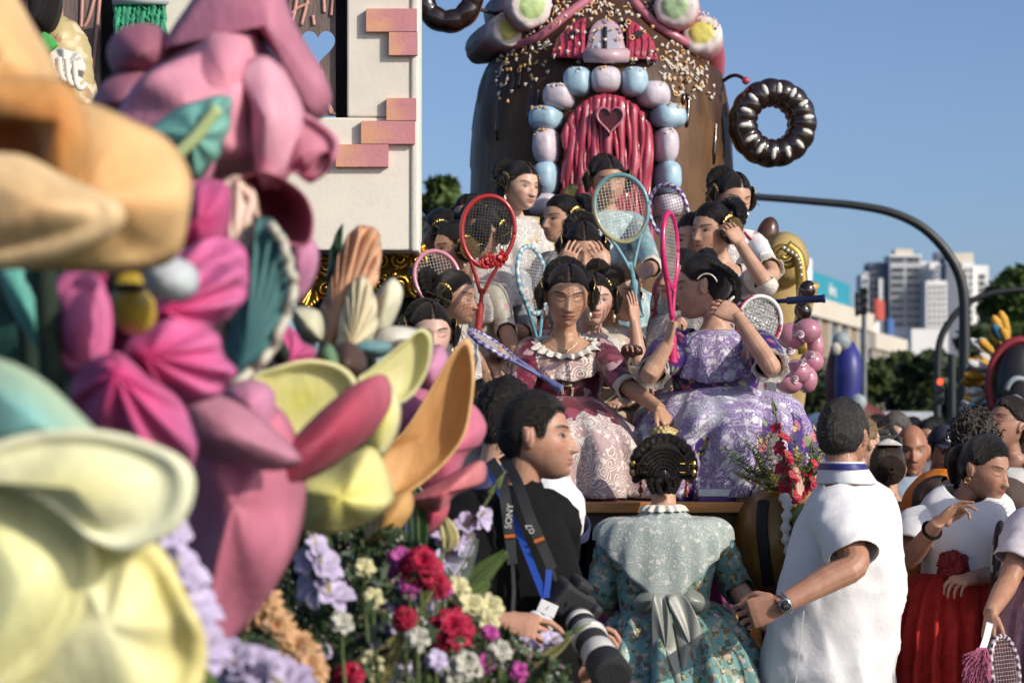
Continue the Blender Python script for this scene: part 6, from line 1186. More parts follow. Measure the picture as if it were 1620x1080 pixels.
for i in range(7): a0 = -.9+i*.26; part('rib', capsule(P(1262, 788, 8.36), P(1262+42*math.sin(a0), 788-44*math.cos(a0), 8.40+.02*abs(i-3)), .008, .017, 10, 3), M('shell_pink', (.62, .36, .28), .4, var=.2, vs=20), t)
# ---------------------------------------------------------------- people on the ground
# girl in teal seen from behind
p = person('girl in teal floral brocade seen from behind with white lace shawl', (1050, 742, 8.3), 176, 6, 0, .98, 178, 0, 0, 1.0, 1.02, 1, SM, group=None, nbo=(0, 0, -.005), voxel=.0034,
    arms={'L': dict(el=P(954, 930, 8.30), wr=P(978, 985, 8.52), curl=.4), 'R': dict(el=P(1164, 925, 8.32), wr=P(1196, 972, 8.20), d=(.5, -.1, -.4), n=(-.5, .4, -.3), curl=.35)})
hm = hairmat('black_hair', (.012, .008, .006)); haircap(p, .012, hm, False, volume=.008, tab=np.array([[0, .066], [1.4, .012], [1.85, -.01], [2.3, -.05], [3.15, -.066]]), strand='down')
def hl(*a): return p.hc+p.H@(np.array(a)*p.s)
for k_ in range(6):                        # cornrows sweeping over the back of the head
    R0 = .030+.0105*k_; a = np.linspace(.12, math.pi-.12, 44); q = [hl(R0*1.12*math.cos(b), .118-.30*(R0-.03)**1.3-.10*abs(math.cos(b))*R0, -.040+R0*1.25*math.sin(b)) for b in a]
    part('braid', (*tube(q, [.0062*(1+.22*abs(math.sin(j*1.3))) for j in range(44)], 7), None, np.repeat(np.linspace(0, 6, 44), 7)), hm, p.root)
a = np.linspace(-.55, math.pi+.55, 90); q = [hl(.096*math.cos(b), .062-.01*abs(math.cos(b)), .004+.094*math.sin(b)) for b in a]
part('crown_braid', (*tube(q, [.020*(1+.24*abs(math.sin(j*.62))) for j in range(90)], 10), None, np.repeat(np.linspace(0, 12, 90), 10)), hm, p.root)
for e in (-1, 1):
    for j in range(2): q = [hl(e*(.012+.024*j), .112, -.045), hl(e*(.022+.022*j), .116, -.062), hl(e*(.012+.018*j), .100, -.088)]; part('nape_braid', (*tube(spline(q, 30), [.012*(1+.25*abs(math.sin(i*.8))) for i in range(30)], 8), None, np.repeat(np.linspace(0, 5, 30), 8)), hm, p.root)
    for z in (.008, -.022): pin(p, hl(e*.108, .080, z+.003), hl(e*.058, .125, z), .0017); part('pin_head', ell(hl(e*.104, .086, z+.003), np.array([.009, .006, .012])), GOLD(), p.root)
    drop_earring(p, e, M('coral_drop', (.40, .09, .05), .35, .3))
plate(p, hl(0, .045, .105), p.H@np.array([0, 1., .1]), p.H@np.array([0, .1, 1.]), .105, .042, .02, 'hair_comb', M('pale_gold', (.58, .44, .20), .35, .7, .35, 60, .5, 200))
part('hair_roll', ell(hl(0, .085, -.03), np.array([.062, .035, .055])*p.s, p.H, 20, 12), hm, p.root); top(p, TEALB, -.02, -.40, .008, wr=.004); necklace(p)
for sd in 'LR': sleeve(p, sd, TEALB, 1.22, .062, .056, wr=.006, start=-.1)
cape(p, LACES, [(.062, .055, .062, .012, .02), (.105, .07, .09, -.012, .02), (.185, .122, .132, -.016, .01, 0, -.03), (.228, .148, .148, -.046, .02, -.04, -.13), (.236, .155, .150, -.088, .03, -.08, -.225)], 'lace_shawl', 120, (0, 19), wr=.003, vee=True)
cape(p, M('cream_ruffle'), [(.052, .05, .055, .030, .05), (.066, .06, .068, .024, .10), (.078, .07, .082, .008, .10)], 'neck_ruffle', 90, (0, 15), wr=.002)
SASH = M('sage_satin', (.22, .235, .205), .38, var=.2, vs=5, bump=.15, bs=20, sheen=.2)
cape(p, SASH, [(.142, .112, .112, -.315, .01), (.147, .115, .118, -.34, .01), (.150, .118, .118, -.375, .01)], 'sash', 72, (0, 9))
pxrings(p.root, 'skirt', TEALB, [(948, 1000, 1124, .12, .12), (960, 984, 1146, .19, .16, .03), (995, 966, 1172, .27, .24, .09), (1080, 940, 1216, .36, .3, .11), (1240, 895, 1270, .44, .36, .12), (1396, 870, 1300, .47, .4, .13)], 8.33, (0, 13), 160, solid=.004)
for j, pts in enumerate(([(1032, 948), (1048, 944), (1060, 975), (1072, 1040), (1078, 1110), (1046, 1112), (1034, 1040)], [(1058, 945), (1082, 942), (1108, 990), (1124, 1050), (1134, 1110), (1092, 1114), (1076, 1040), (1066, 985)])):
    part('bow_tail', pad(pts, 8.02+.02*j-.0, .006, tilt=(0, -.0003), thick=.006, c0=(.22, .235, .205), c1=(.24, .255, .22), folds=(.010, 4, j), fe=.6), M('satin_paint', attr=True, rough=.4, var=.15, vs=5, bump=.1, bs=20, sheen=.2), p.root)
for pts in ([(1052, 942), (1030, 930), (1002, 950), (1012, 968), (1048, 958)], [(1066, 942), (1090, 930), (1122, 952), (1108, 968), (1070, 958)], [(1050, 938), (1070, 938), (1076, 962), (1048, 962)]):
    part('bow_loop', pad(pts, 8.12, .035, thick=.01, c0=(.21, .225, .195)), M('satin_paint'), p.root)

# man in white polo shirt
p = person('grey haired man in white polo shirt seen from behind with a steel watch', (1334, 690, 8.1), 152, 4, 3, 1.02, -112, 0, 0, 1.1, .82, .85, (.46, .25, .165), (.34, .13, .10), (.045, .040, .036), True, group=None, nbo=(0, .0, -.0), voxel=.0034, body_z=-.1,
    arms={'L': dict(sh=P(1330, 812, 7.95), el=P(1352, 893, 7.80), wr=P(1236, 956, 7.72), r=1.12, d=(-.93, .12, -.30), n=(-.05, .95, -.2), fing=(.35, .4, .45, .5), thumb=.45, hs=1.1), 'R': dict(sh=P(1345, 800, 8.3), el=P(1260, 900, 8.45), wr=P(1230, 990, 8.4))})
haircap(p, .010, hairmat('grey_hair', (.042, .038, .035), .55), False, volume=.005, noise_=.2, rag=.008, strand='down'); strands(p, hairmat('grey_hair', (0, 0, 0)), 1300, .015, lift=.008, seed=1, wd=.0008)
pxrings(p.root, 'polo_shirt', COT, [(752, 1310, 1373, .075, .075), (766, 1296, 1392, .13, .12), (785, 1284, 1408, .17, .15), (820, 1270, 1421, .19, .17), (870, 1252, 1427, .20, .18), (930, 1234, 1428, .20, .18), (990, 1218, 1425, .20, .19, .01), (1050, 1210, 1417, .20, .19, .012), (1130, 1206, 1412, .20, .19, .03)], 8.12, (0, 7), 170, wr=.017, seed=1, fine=10)
for pts in ([(1303, 768, 7.97), (1318, 795, 7.93), (1322, 830, 7.92)],): ribbon(p.root, 'seam', M('seam_shadow', (.5, .5, .52), .8), [(x, y, d-.012) for x, y, d in pts], .003)
sleeve(p, 'L', COT, .84, .100, .074, wr=.010, start=-.25); pxrings(p.root, 'collar', COT, [(730, 1300, 1364, .128, .076), (746, 1294, 1374, .136, .09), (764, 1292, 1386, .15, .11)], 8.12, n=48, wr=.002)
ribbon(p.root, 'shirt_vent', M('seam_shadow', (.5, .5, .52), .8), [(1272, 965, 7.925), (1267, 1010, 7.925), (1258, 1085, 7.925)], .004)
pxrings(p.root, 'lanyard', M('navy_ribbon', (.03, .03, .22), .5, var=.4, vs=60), [(733, 1298, 1366, .134, .082), (742, 1294, 1372, .140, .092)], 8.12, n=48, wr=.001)
pxrings(p.root, 'trousers', M('grey_trousers', (.10, .10, .12), .8), [(1110, 1215, 1408, .19, .18), (1250, 1225, 1398, .18, .17), (1430, 1250, 1380, .15, .15)], 8.12)
c = P(1224, 962, 7.715); ax = nrm(p.wr['L']-p.el['L']); u = nrm(np.cross(ax, (0, 0, 1))); v_ = np.cross(ax, u); th = np.linspace(0, 6.28, 40, endpoint=False); STEEL = M('watch_steel', (.42, .43, .45), .25, .9, .2, 80)
wt = part('wristwatch', tube([p.wr['L']-ax*.012+(math.cos(a)*u*.034+math.sin(a)*v_*.031) for a in th], .008, 8, closed=True, flat=1), STEEL, p.root)
fc = p.wr['L']-ax*.012+np.array([.0, -.037, -.004]); Rw = np.stack([ax, np.cross((0, -1, 0), ax), (0, -1, 0)], 1); part('watch_case', lathe([(.001, -.004), (.022, -.004), (.0235, .001), (.021, .005), (.001, .005)], fc, 28, Rw), STEEL, wt); part('dial', lathe([(.001, .0055), (.0175, .0055), (.0175, .0062), (.001, .0062)], fc, 24, Rw), DARK, wt)
for a in (.4, 2.2): part('watch_hand', tube([fc+Rw@np.array([0, 0, .007]), fc+Rw@np.array([.013*math.cos(a), .013*math.sin(a), .007])], .0008, 5), STEEL, wt)
part('wedding_ring', tube([P(1166, 975, 7.66)+np.array([.0105*math.cos(a)*.3, .0105*math.cos(a), .0105*math.sin(a)]) for a in th], .0018, 6, closed=True), GOLD(), p.root)

# photographer
p = person('photographer in black shirt with camera straps facing right', (845, 690, 6.4), 80, 2, 2, .99, 42, 0, 0, 1.12, .98, .95, (.50, .28, .19), (.42, .18, .15), (.016, .011, .008), True, group=None, stubble=.45, jaw=1.3, nose=1.12, nbo=(0, 0, -.006), voxel=.003, body_z=-.1,
    arms={'R': dict(el=P(718, 975, 6.15), wr=P(785, 984, 5.98), d=(.95, -.1, -.12), n=(.05, .55, -.8), fing=(.25, .45, .6, .7), hs=1.08), 'L': dict(sh=P(866, 822, 6.5), el=P(862, 965, 6.62), wr=P(925, 1062, 6.3), d=(.6, -.25, .35), n=(-.2, -.3, .9), curl=.55)}, eyes='open')
haircap(p, .006, hairmat('dark_brown_hair', (.016, .011, .008), .5), False, volume=.006, noise_=.08, rag=.008, strand='back'); strands(p, hairmat('dark_brown_hair', (0, 0, 0)), 1300, .016, lift=.005, seed=2, wd=.0008)
pxrings(p.root, 'black_shirt', BLK, [(768, 782, 852, .075, .08), (780, 760, 868, .12, .12), (800, 722, 884, .16, .15), (840, 696, 898, .19, .17), (900, 690, 914, .20, .18), (970, 690, 930, .20, .18), (1050, 692, 942, .20, .18), (1150, 700, 940, .2, .18)], 6.42, (0, 6), 100, wr=.010)
for sd in 'LR': sleeve(p, sd, BLK, .8 if sd == 'R' else .9, .09, .08 if sd == 'R' else .06, wr=.01, start=-.25)
pxrings(p.root, 'collar', BLK, [(750, 790, 846, .085, .085, 0, .03), (762, 782, 856, .10, .10, 0, .05), (778, 774, 862, .115, .11, 0, .06)], 6.42, n=60, wr=.002)
pxrings(p.root, 'trousers', M('grey_trousers'), [(1120, 705, 935, .19, .18), (1400, 730, 910, .17, .16), (1670, 760, 880, .14, .14)], 6.42)
STR = M('strap_webbing', (.022, .022, .024), .6, bump=.3, bs=300); WTXT = M('strap_print', (.62, .60, .56), .6, var=.05); ORG = M('strap_orange', (.60, .14, .02), .5)
t = thing('camera', 'black camera with long white telephoto lens hanging at the photographer', 'camera', P(905, 1080, 6.1))
ribbon(t, 'neck_strap', STR, [(776, 728, 6.42), (790, 752, 6.26), (798, 780, 6.20), (804, 830, 6.17), (808, 862, 6.17)], .028); ribbon(t, 'neck_strap', STR, [(796, 722, 6.40), (818, 762, 6.24), (836, 812, 6.17), (852, 850, 6.16), (866, 882, 6.16)], .028)
text('SONY', .024, P(806, 816, 6.160), P(809, 790, 6.1)-P(804, 845, 6.1), (-1, 0, .05), WTXT, t); text('α7', .024, P(839, 836, 6.148), P(832, 815, 6.1)-P(847, 852, 6.1), (-.9, 0, -.4), WTXT, t)
ribbon(t, 'orange_stitch', ORG, [(806.5, 845, 6.163), (807, 850, 6.163)], .027, 4); ribbon(t, 'orange_stitch', ORG, [(852, 851, 6.152), (854, 856, 6.152)], .027, 4)
ribbon(t, 'leather_tab', M('leather_tab', (.04, .04, .042), .4), [(808, 855, 6.155), (809, 878, 6.155), (811, 892, 6.155)], .026); ribbon(t, 'leather_tab', M('leather_tab'), [(857, 862, 6.145), (866, 882, 6.145), (874, 900, 6.145)], .026)
ribbon(t, 'strap_tail', STR, [(811, 890, 6.16), (813, 930, 6.15), (815, 990, 6.1), (850, 1040, 6.1)], .010); ribbon(t, 'strap_tail', STR, [(873, 898, 6.15), (886, 930, 6.14), (902, 955, 6.12)], .010)
def cambox(t, c, Rm, s=1.): part('camera_body', box(c, (.135*s, .07*s, .095*s), Rm), STR, t, False, bevel=.012*s); part('viewfinder', box(c+Rm@np.array([0, .0, .058*s]), (.06*s, .06*s, .035*s), Rm), STR, t, False, bevel=.012*s); part('grip', box(c+Rm@np.array([.075*s, -.025*s, -.005]), (.035*s, .05*s, .09*s), Rm), STR, t, False, bevel=.014*s)
ax = nrm(P(978, 1085, 5.85)-P(912, 975, 6.15)); u = nrm(np.cross(ax, (0, -1, 0))); v_ = np.cross(ax, u); RL = np.stack([u, v_, ax], 1); c0 = P(912, 975, 6.15)
cambox(t, P(900, 950, 6.17), rot(30, 25, 28), .9); LW = M('lens_white', (.62, .61, .57), .4, var=.1, coat=.2); LB_ = M('lens_rubber', (.018, .018, .02), .5, bump=.6, bs=260)
for nm, a, b, r0, r1, m_ in (('lens_mount', -.02, .02, .036, .040, LB_), ('lens_barrel', .02, .045, .043, .046, LW), ('focus_ring', .045, .075, .046, .047, LB_), ('lens_barrel', .075, .125, .047, .049, LW), ('zoom_ring', .125, .170, .050, .051, LB_), ('lens_barrel', .170, .225, .051, .054, LW), ('lens_hood', .225, .30, .056, .062, LB_)):
    r0, r1 = r0*.84, r1*.84; part(nm, lathe([(r0*.6, a), (r0-.002, a), (r0, a+.003), (r1, b-.003), (r1-.002, b), (r1*.6, b)], c0, 36, RL), m_, t)
part('tripod_collar', lathe([(.038, .10), (.047, .10), (.047, .115), (.038, .115)], c0, 30, RL), LW, t)
t = thing('camera', 'second camera with white lens hood low in front of the photographer', 'camera', P(860, 1100, 5.9)); ax = nrm((.1, -.9, .25)); u = nrm(np.cross(ax, (0, 0, 1))); RL2 = np.stack([u, np.cross(ax, u), ax], 1)
part('lens_hood', lathe([(.03, -.12), (.055, -.12), (.060, .0), (.060, .02), (.052, .02), (.046, -.06), (.001, -.06)], P(862, 1082, 5.95), 36, RL2), LW, t); cambox(t, P(862, 1110, 6.1), rot(0, 15), 1.1)
t = thing('lanyard', 'blue lanyard with white pass hanging from the photographer neck', 'lanyard', P(862, 985, 6.12)); BLU = M('blue_ribbon', (.015, .07, .42), .45)
ribbon(t, 'ribbon', BLU, [(772, 732, 6.44), (782, 756, 6.30), (797, 790, 6.23), (824, 850, 6.18), (846, 905, 6.15), (862, 945, 6.13)], .018); ribbon(t, 'ribbon', BLU, [(868, 880, 6.16), (868, 910, 6.14), (864, 945, 6.13)], .016)
part('pass_card', box(P(866, 962, 6.11), (.048, .003, .034), rot(0, -10, 24)), M('white_card', (.75, .75, .75), .5), t, False, bevel=.002); text('1', .014, P(867, 961, 6.105), (.9, 0, -.4), (.4, 0, .9), DARK, t)
t = thing('flash_trigger', 'small white rounded gadget in the hand of the photographer', 'gadget', P(858, 990, 6.05)); g_ = M('gadget_white', (.66, .66, .64), .35)
part('shell', ell(P(858, 988, 6.05), (.030, .026, .026), n=20, m=12), g_, t); part('shell_cap', ell(P(848, 975, 6.04), (.020, .018, .014), rot(0, 0, 30), 16, 10), g_, t); part('dark_band', tube([P(858, 990, 6.05)+np.array([.031*math.cos(a), .027*math.sin(a)*.9, .006]) for a in th], .003, 6, closed=True), DARK, t)

# people further back and at the right
def plain(label, hd, yaw, pitch, s, byaw, k, skin, hair, male, shirt, rows, d, arms=None, hairkw=None, group=None, trousers=True, slv=.75, sr=.085, voxel=.0042, **kw):
    p = person(label, hd, yaw, pitch, kw.pop('roll', 0), s, byaw, kw.pop('lean', 0), 0, k, 1.05, 1, skin, hair=hair, male=male, arms=arms, voxel=voxel, group=group, legs=not rows, body_z=-.2 if rows else -1., **kw)
    if hairkw is not None: haircap(p, **hairkw); strands(p, hairkw['mat'], 400, .03 if male else .05, lift=hairkw.get('th', .01)*.8, seed=int(hd[0]))
    if rows: pxrings(p.root, 'shirt', shirt, rows, d, (0, 6), 72, wr=.008)
    else: top(p, shirt, -.0, -.60, .022, 'shirt', .008)
    for sd in 'LR': sleeve(p, sd, shirt, slv, sr, sr*.9, wr=.008, start=-.2)
    if trousers: zh = (p.nb[2]-.50*k); cape(p, M('dark_trousers', (.03, .032, .045), .8), [(.17, .13, .13, -.50, 0), (.18, .14, .14, -.75, 0), (.15, .12, .12, -(p.nb[2]-.06)/k, .02)], 'trousers', 48)
    return p
HB = lambda k='dark_brown_hair', c=(.016, .011, .008): hairmat(k, c, .45); CR = 'onlookers in the crowd'
p = plain('dark haired man in white and navy polo behind the photographer', (798, 668, 7.15), 150, 4, 1.03, 160, 1.08, SM, (.012, .009, .007), True, COT, [(732, 770, 832, .075, .08), (745, 748, 852, .13, .12), (770, 728, 874, .17, .15), (830, 716, 892, .18, .16), (960, 716, 892, .18, .16), (1100, 720, 888, .18, .16)], 7.15, {'R': dict(el=P(880, 860, 7.1), wr=P(905, 930, 7.0))}, dict(th=.012, mat=HB(), part_=False, volume=.008, noise_=.2))
pxrings(p.root, 'navy_panel', M('navy_cotton', (.025, .03, .09), .8), [(735, 758, 800, .10, .10), (748, 742, 806, .14, .13), (775, 726, 800, .18, .16)], 7.12)
sleeve(p, 'R', M('navy_cotton'), .95, .094, .09, 'sleeve_band', start=.55)
RT = M('red_tulle', (.72, .035, .025), .8, var=.3, vs=30, bump=.6, bs=120); RT.node_tree.nodes['Principled BSDF'].inputs['Alpha'].default_value = .72
p = plain('smiling woman in white T-shirt and red tulle skirt raising one hand', (1556, 740, 8.6), 44, 16, .98, 20, .98, (.48, .265, .175), (.012, .008, .007), False, COT, [(766, 1492, 1566, .085, .07, 0, .065), (778, 1474, 1586, .12, .10, 0, .05), (800, 1456, 1604, .15, .13, 0, .02), (850, 1450, 1606, .18, .14), (890, 1458, 1585, .18, .14), (935, 1452, 1580, .17, .14)], 8.62,
    {'R': dict(el=P(1436, 888, 8.5), wr=P(1482, 828, 8.28), d=(.65, -.15, .6), n=(.3, -.3, -.8), fing=(.55, .35, .2, .15), thumb=.3), 'L': dict(el=P(1592, 905, 8.55), wr=P(1535, 915, 8.36), curl=.5)}, None, smile=1.1, slv=.62, sr=.092, trousers=False, nose=1.1, eyes='down', nbo=(-.04, 0, -.01))
haircap(p, .008, hairmat('black_hair', (.012, .008, .006)), False, volume=.006); 
g = tube(spline([hp(p, 0, .09, .03), hp(p, .01, .13, .0), hp(p, .015, .125, -.06), hp(p, .01, .10, -.11)], 20), [.030, .036, .038, .038, .037, .036, .035, .034, .033, .032, .03, .029, .028, .026, .024, .022, .02, .016, .012, .006], 12); part('ponytail', (*g, None, np.tile(np.linspace(0, 3, 12), 20)), hairmat('black_hair', (0, 0, 0)), p.root)
part('hoop_earring', tube([hp(p, -.082, 0, -.045)+np.array([.010*math.cos(a), .0, .010*math.sin(a)]) for a in th], .0016, 6, closed=True), GOLD(), p.root); necklace(p, GOLD())
bx_ = nrm(p.el['R']-p.wr['R']); bu = nrm(np.cross(bx_, (0, 1, 0))); bw = np.cross(bx_, bu); part('bracelet', tube([p.wr['R']+bx_*.045+.032*(math.cos(a)*bu+math.sin(a)*bw) for a in th], .006, 8, closed=True), BLK, p.root)
pxrings(p.root, 'tulle_skirt', RT, [(905, 1452, 1582, .17, .14), (925, 1436, 1592, .20, .17, .03), (975, 1415, 1602, .27, .22, .06), (1050, 1405, 1608, .31, .26, .08), (1085, 1405, 1610, .32, .27, .09)], 8.62, (0, 24), 200, wr=.008, seed=2); pxrings(p.root, 'tulle_layer', RT, [(930, 1446, 1586, .19, .16), (1000, 1425, 1598, .25, .21, .05), (1070, 1418, 1600, .28, .24, .08)], 8.62, (1, 19), 160, seed=1); pxrings(p.root, 'tulle_layer', RT, [(930, 1452, 1580, .18, .15), (1000, 1436, 1588, .22, .19, .05), (1070, 1432, 1590, .25, .21, .08)], 8.62, (2, 15), 120, seed=3)
t = thing('pompom', 'dark red tulle pompom pinned to the white T-shirt', 'pompom', P(1507, 915, 8.42)); r = np.random.RandomState(2)
for l in range(3): bloom(P(1507, 897, 8.42-.008*l), (-.05, -1, .15), .062-.008*l, 9, M('dark_red_tulle', (.26, .012, .015), .7, var=.4, vs=40), t, r, 2, .3, .2, 'tulle_frill')
PT = M('pink_tulle', (.50, .27, .33), .7, var=.3, vs=30, bump=.5, bs=120)
p = plain('woman at the right edge in pink tulle skirt with bare arm holding a racket', (1690, 740, 8.25), -40, 12, 1., -20, 1., (.46, .25, .165), (.02, .012, .008), False, M('pale_pink_cotton', (.66, .60, .64), .85, bump=.2, bs=30), [(772, 1640, 1730, .07, .07), (790, 1625, 1760, .13, .1), (850, 1620, 1765, .17, .13), (940, 1628, 1750, .17, .14)], 8.25,
    {'R': dict(sh=P(1632, 828, 8.2), el=P(1596, 918, 8.12), wr=P(1568, 968, 7.95), d=(-.15, -.2, -.95), n=(.8, .3, .1), curl=.75)}, dict(th=.01, mat=HB(), part_=False), trousers=False, slv=.68, sr=.085)
pxrings(p.root, 'tulle_skirt', PT, [(915, 1612, 1752, .17, .14), (960, 1590, 1775, .24, .2, .06), (1040, 1574, 1790, .29, .25, .08), (1110, 1570, 1795, .30, .26, .09)], 8.25, (0, 22), 180, wr=.006)
racket('purple racket with white wraps hanging from the hand at the right edge', (1590, 1062, 7.86), (-.10, .1, 1), 38, S(64, 7.86), S(112, 7.86), (.07, .015, .07), (.68, .64, .62), n_strip=24, strings=(.5, .36, .34), handle=.26)
t = thing('tassel', 'fluffy pink tassel hanging beside the purple racket', 'tassel', P(1550, 1080, 7.8)); r = np.random.RandomState(6)
part('cord', ribbon(t, 'white_cord', COT, [(1566, 985, 7.85), (1560, 1010, 7.82), (1553, 1030, 7.8)], .016).data, COT) if False else ribbon(t, 'white_cord', COT, [(1566, 985, 7.85), (1560, 1010, 7.82), (1553, 1030, 7.8)], .022)
g = Geo()
for i in range(420): a = r.uniform(-1, 1); b = P(1553+r.uniform(-8, 8), 1024, 7.8); e = P(1545+a*24, 1050+r.uniform(-15, 35), 7.8+r.uniform(-.05, .05)); g.add(tube(bez(b, (b+e)/2+r.normal(size=3)*.008, e, 5), .0011, 3, False))
part('fluff', g, M('pink_fluff', (.56, .16, .28), .8), t)['kind'] = 'stuff'
racket('dark racket with a pale green edge tucked under the arm of the red skirted woman', (1578, 868, 8.34), (.12, .0, 1), 68, S(60, 8.34), S(84, 8.34), (.05, .02, .02), (.42, .50, .36), n_strip=1, strings=(.1, .1, .1), handle=.2)
plain('bald tanned man in open pale blue shirt frowning', (1442, 712, 11.6), -4, 6, 1.08, 8, 1.1, (.40, .19, .115), None, True, M('pale_blue_cotton', (.40, .50, .62), .85, bump=.25, bs=30), [(752, 1414, 1468, .08, .08), (765, 1398, 1490, .13, .12), (790, 1384, 1506, .17, .15), (900, 1378, 1512, .2, .17)], 11.6, None, None, CR, jaw=1.2, stubble=.4)
plain('grey haired man smiling behind the bald man', (1418, 690, 12.6), -30, 8, 1.03, -10, 1.05, (.50, .29, .20), (.12, .11, .10), True, M('grey_shirt', (.16, .16, .18), .8), None, 0, None, dict(th=.01, mat=hairmat('silver_hair', (.14, .13, .12), .5), part_=False, noise_=.2, volume=.004), CR, smile=1.)
p = plain('girl from behind with brown braided bun and white lace cap', (1404, 742, 10.4), 178, 4, .95, 175, .85, SM, (.06, .035, .018), False, M('slate_cotton', (.09, .10, .14), .8), None, 0, None, None, CR)
hb = hairmat('brown_hair', (.06, .035, .018)); haircap(p, .010, hb, False, volume=.006, strand='down')
for j in range(6): a = np.linspace(0, 6.28, 50, endpoint=False); R0 = .058-.009*j; part('coiled_braid', (*tube([hp(p, R0*math.cos(b), .105+.007*j, -.01+R0*math.sin(b)) for b in a], [.008*(1+.25*abs(math.sin(i*.9))) for i in range(50)], 7, closed=True), None, np.repeat(np.linspace(0, 8, 51), 7)), hb, p.root)
part('lace_cap', loft([[hp(p, .062*q*math.cos(a), .05+.045*q*math.sin(a), .115+.02*(1-q*q)-.012*q) for a in np.linspace(0, 6.28, 30, endpoint=False)] for q in (.05, .4, .7, .9, 1.)], False), LACEW, p.root, solid=.004)
p = plain('person bending forward in a bright orange T-shirt', (1530, 735, 10.0), 120, 25, 1., 95, 1.05, SM, (.03, .02, .015), True, M('orange_cotton', (.72, .20, .012), .8, bump=.2, bs=30), [(742, 1478, 1522, .09, .09), (756, 1454, 1530, .15, .15), (780, 1434, 1530, .19, .18), (820, 1422, 1520, .2, .19), (900, 1415, 1510, .2, .19), (1000, 1415, 1510, .2, .19)], 10.0, None, dict(th=.012, mat=HB(), part_=False), CR)
p = plain('person in navy cap with a white emblem', (1492, 712, 12.2), 10, 10, 1., 10, 1., SD, (.02, .015, .01), True, M('navy_cotton'), None, 0, None, dict(th=.008, mat=HB(), part_=False), CR)
NC = M('cap_navy', (.018, .022, .05), .8); b = headbase(ICO5); kp = b[:, 2] > .035-.1*np.clip(b[:, 1], -.1, 0)*0; idx = -np.ones(len(b), int); idx[kp] = np.arange(kp.sum()); cp = part('cap', (((b*1.13+(0, 0, .004))[kp]*p.s)@p.H.T+p.hc, [[idx[i] for i in q] for q in ICOF5 if kp[q].all()]), NC, p.root, solid=.003)
part('visor', loft([[hp(p, .075*math.cos(a)*q, -.085-.075*math.sin(a)*q, .045-.02*q*math.sin(a)) for a in np.linspace(0, math.pi, 16)] for q in (.3, .7, 1.)], False, False), NC, cp, solid=.003); part('emblem', ell(hp(p, 0, -.098, .078), (.03, .008, .02), p.H, 14, 8), COT, cp)
p = plain('woman with grey curly hair and a red flower seen from behind', (1543, 700, 9.6), 150, 0, 1., 150, .98, SM, (.10, .085, .07), False, M('brown_blouse', (.08, .05, .04), .8), None, 0, None, None, CR)
g = Geo(); r = np.random.RandomState(8)
for i in range(260): d_ = nrm(r.normal(size=3)+(0, .5, .4)); c = p.hc+p.H@(d_*(.085, .105, .12)); aa = np.linspace(0, 9, 14); u = nrm(r.normal(size=3)); v_ = nrm(np.cross(u, r.normal(size=3))); w_ = np.cross(u, v_); g.add(tube([c+.012*(math.cos(b)*u+math.sin(b)*v_)+w_*.004*b for b in aa], .003, 4, False), None, i*.37)
haircap(p, .014, hairmat('curly_grey_hair', (.075, .062, .05), .5), False, noise_=.3); part('curls', g, hairmat('curly_grey_hair', (0, 0, 0)), p.root, st=True)['kind'] = 'stuff'; bloom(hp(p, .09, .02, -.03), p.H@np.array([1., .6, 0]), .022, 6, M('silk_red'), p.root, r, 2, .4, .1, 'hair_flower')
p = plain('woman with pink painted cheek looking up to the left at the right edge', (1597, 672, 10.4), -62, -14, 1.0, -40, 1., (.42, .24, .17), (.035, .02, .012), False, M('white_blouse', (.66, .65, .62), .8, bump=.3, bs=25), [(740, 1572, 1640, .09, .09), (756, 1556, 1668, .15, .13), (800, 1548, 1680, .19, .15), (950, 1550, 1680, .19, .16)], 10.4, None, dict(th=.012, mat=hairmat('chestnut_hair', (.03, .017, .010), .45), part_=False, volume=.004, strand='down'), CR, eyes='down')
part('loose_hair', (*tube(spline([hp(p, -.02, .07, .07), hp(p, -.02, .125, .0), hp(p, -.02, .12, -.1), hp(p, 0, .10, -.2)], 24), np.interp(np.linspace(0, 1, 24), [0, .3, .8, 1], [.05, .065, .055, .02]), 14, flat=1.2), None, np.tile(np.linspace(0, 3, 14), 24)), hairmat('chestnut_hair', (0, 0, 0)), p.root)
p = plain('blonde long haired woman beside the white polo man', (1362, 700, 11.2), 120, 0, 1., 120, .95, SL, (.30, .20, .09), False, M('dark_blouse', (.03, .03, .035), .8), None, 0, None, dict(th=.012, mat=hairmat('blonde_hair', (.32, .21, .10), .45), part_=False, strand='down'), CR)
part('loose_hair', (*tube(spline([hp(p, 0, .07, .07), hp(p, 0, .12, -.02), hp(p, 0, .10, -.2)], 20), np.interp(np.linspace(0, 1, 20), [0, .3, 1], [.05, .07, .03]), 14), None, np.tile(np.linspace(0, 3, 14), 20)), hairmat('blonde_hair', (0, 0, 0)), p.root)
p = plain('person holding up a black camera in front of the face', (1396, 705, 12.0), -10, 0, 1., 0, 1., SM, (.02, .015, .01), True, M('dark_blouse'), None, 0, {'L': dict(el=P(1422, 745, 11.7), wr=P(1408, 722, 11.62), d=(-.3, -.2, .9), n=(-.9, .3, 0), curl=.5), 'R': dict(el=P(1372, 745, 11.7), wr=P(1384, 722, 11.62), d=(.3, -.2, .9), n=(.9, .3, 0), curl=.5)}, dict(th=.01, mat=HB(), part_=False), CR)
t = thing('camera', 'small black camera held up in the crowd', 'camera', P(1396, 712, 11.55)); cambox(t, P(1396, 703, 11.55), rot(0)); part('lens', lathe([(.02, 0), (.034, 0), (.036, .06), (.02, .06)], P(1396, 705, 11.52), 20, rot(0, 90)), LB_, t)
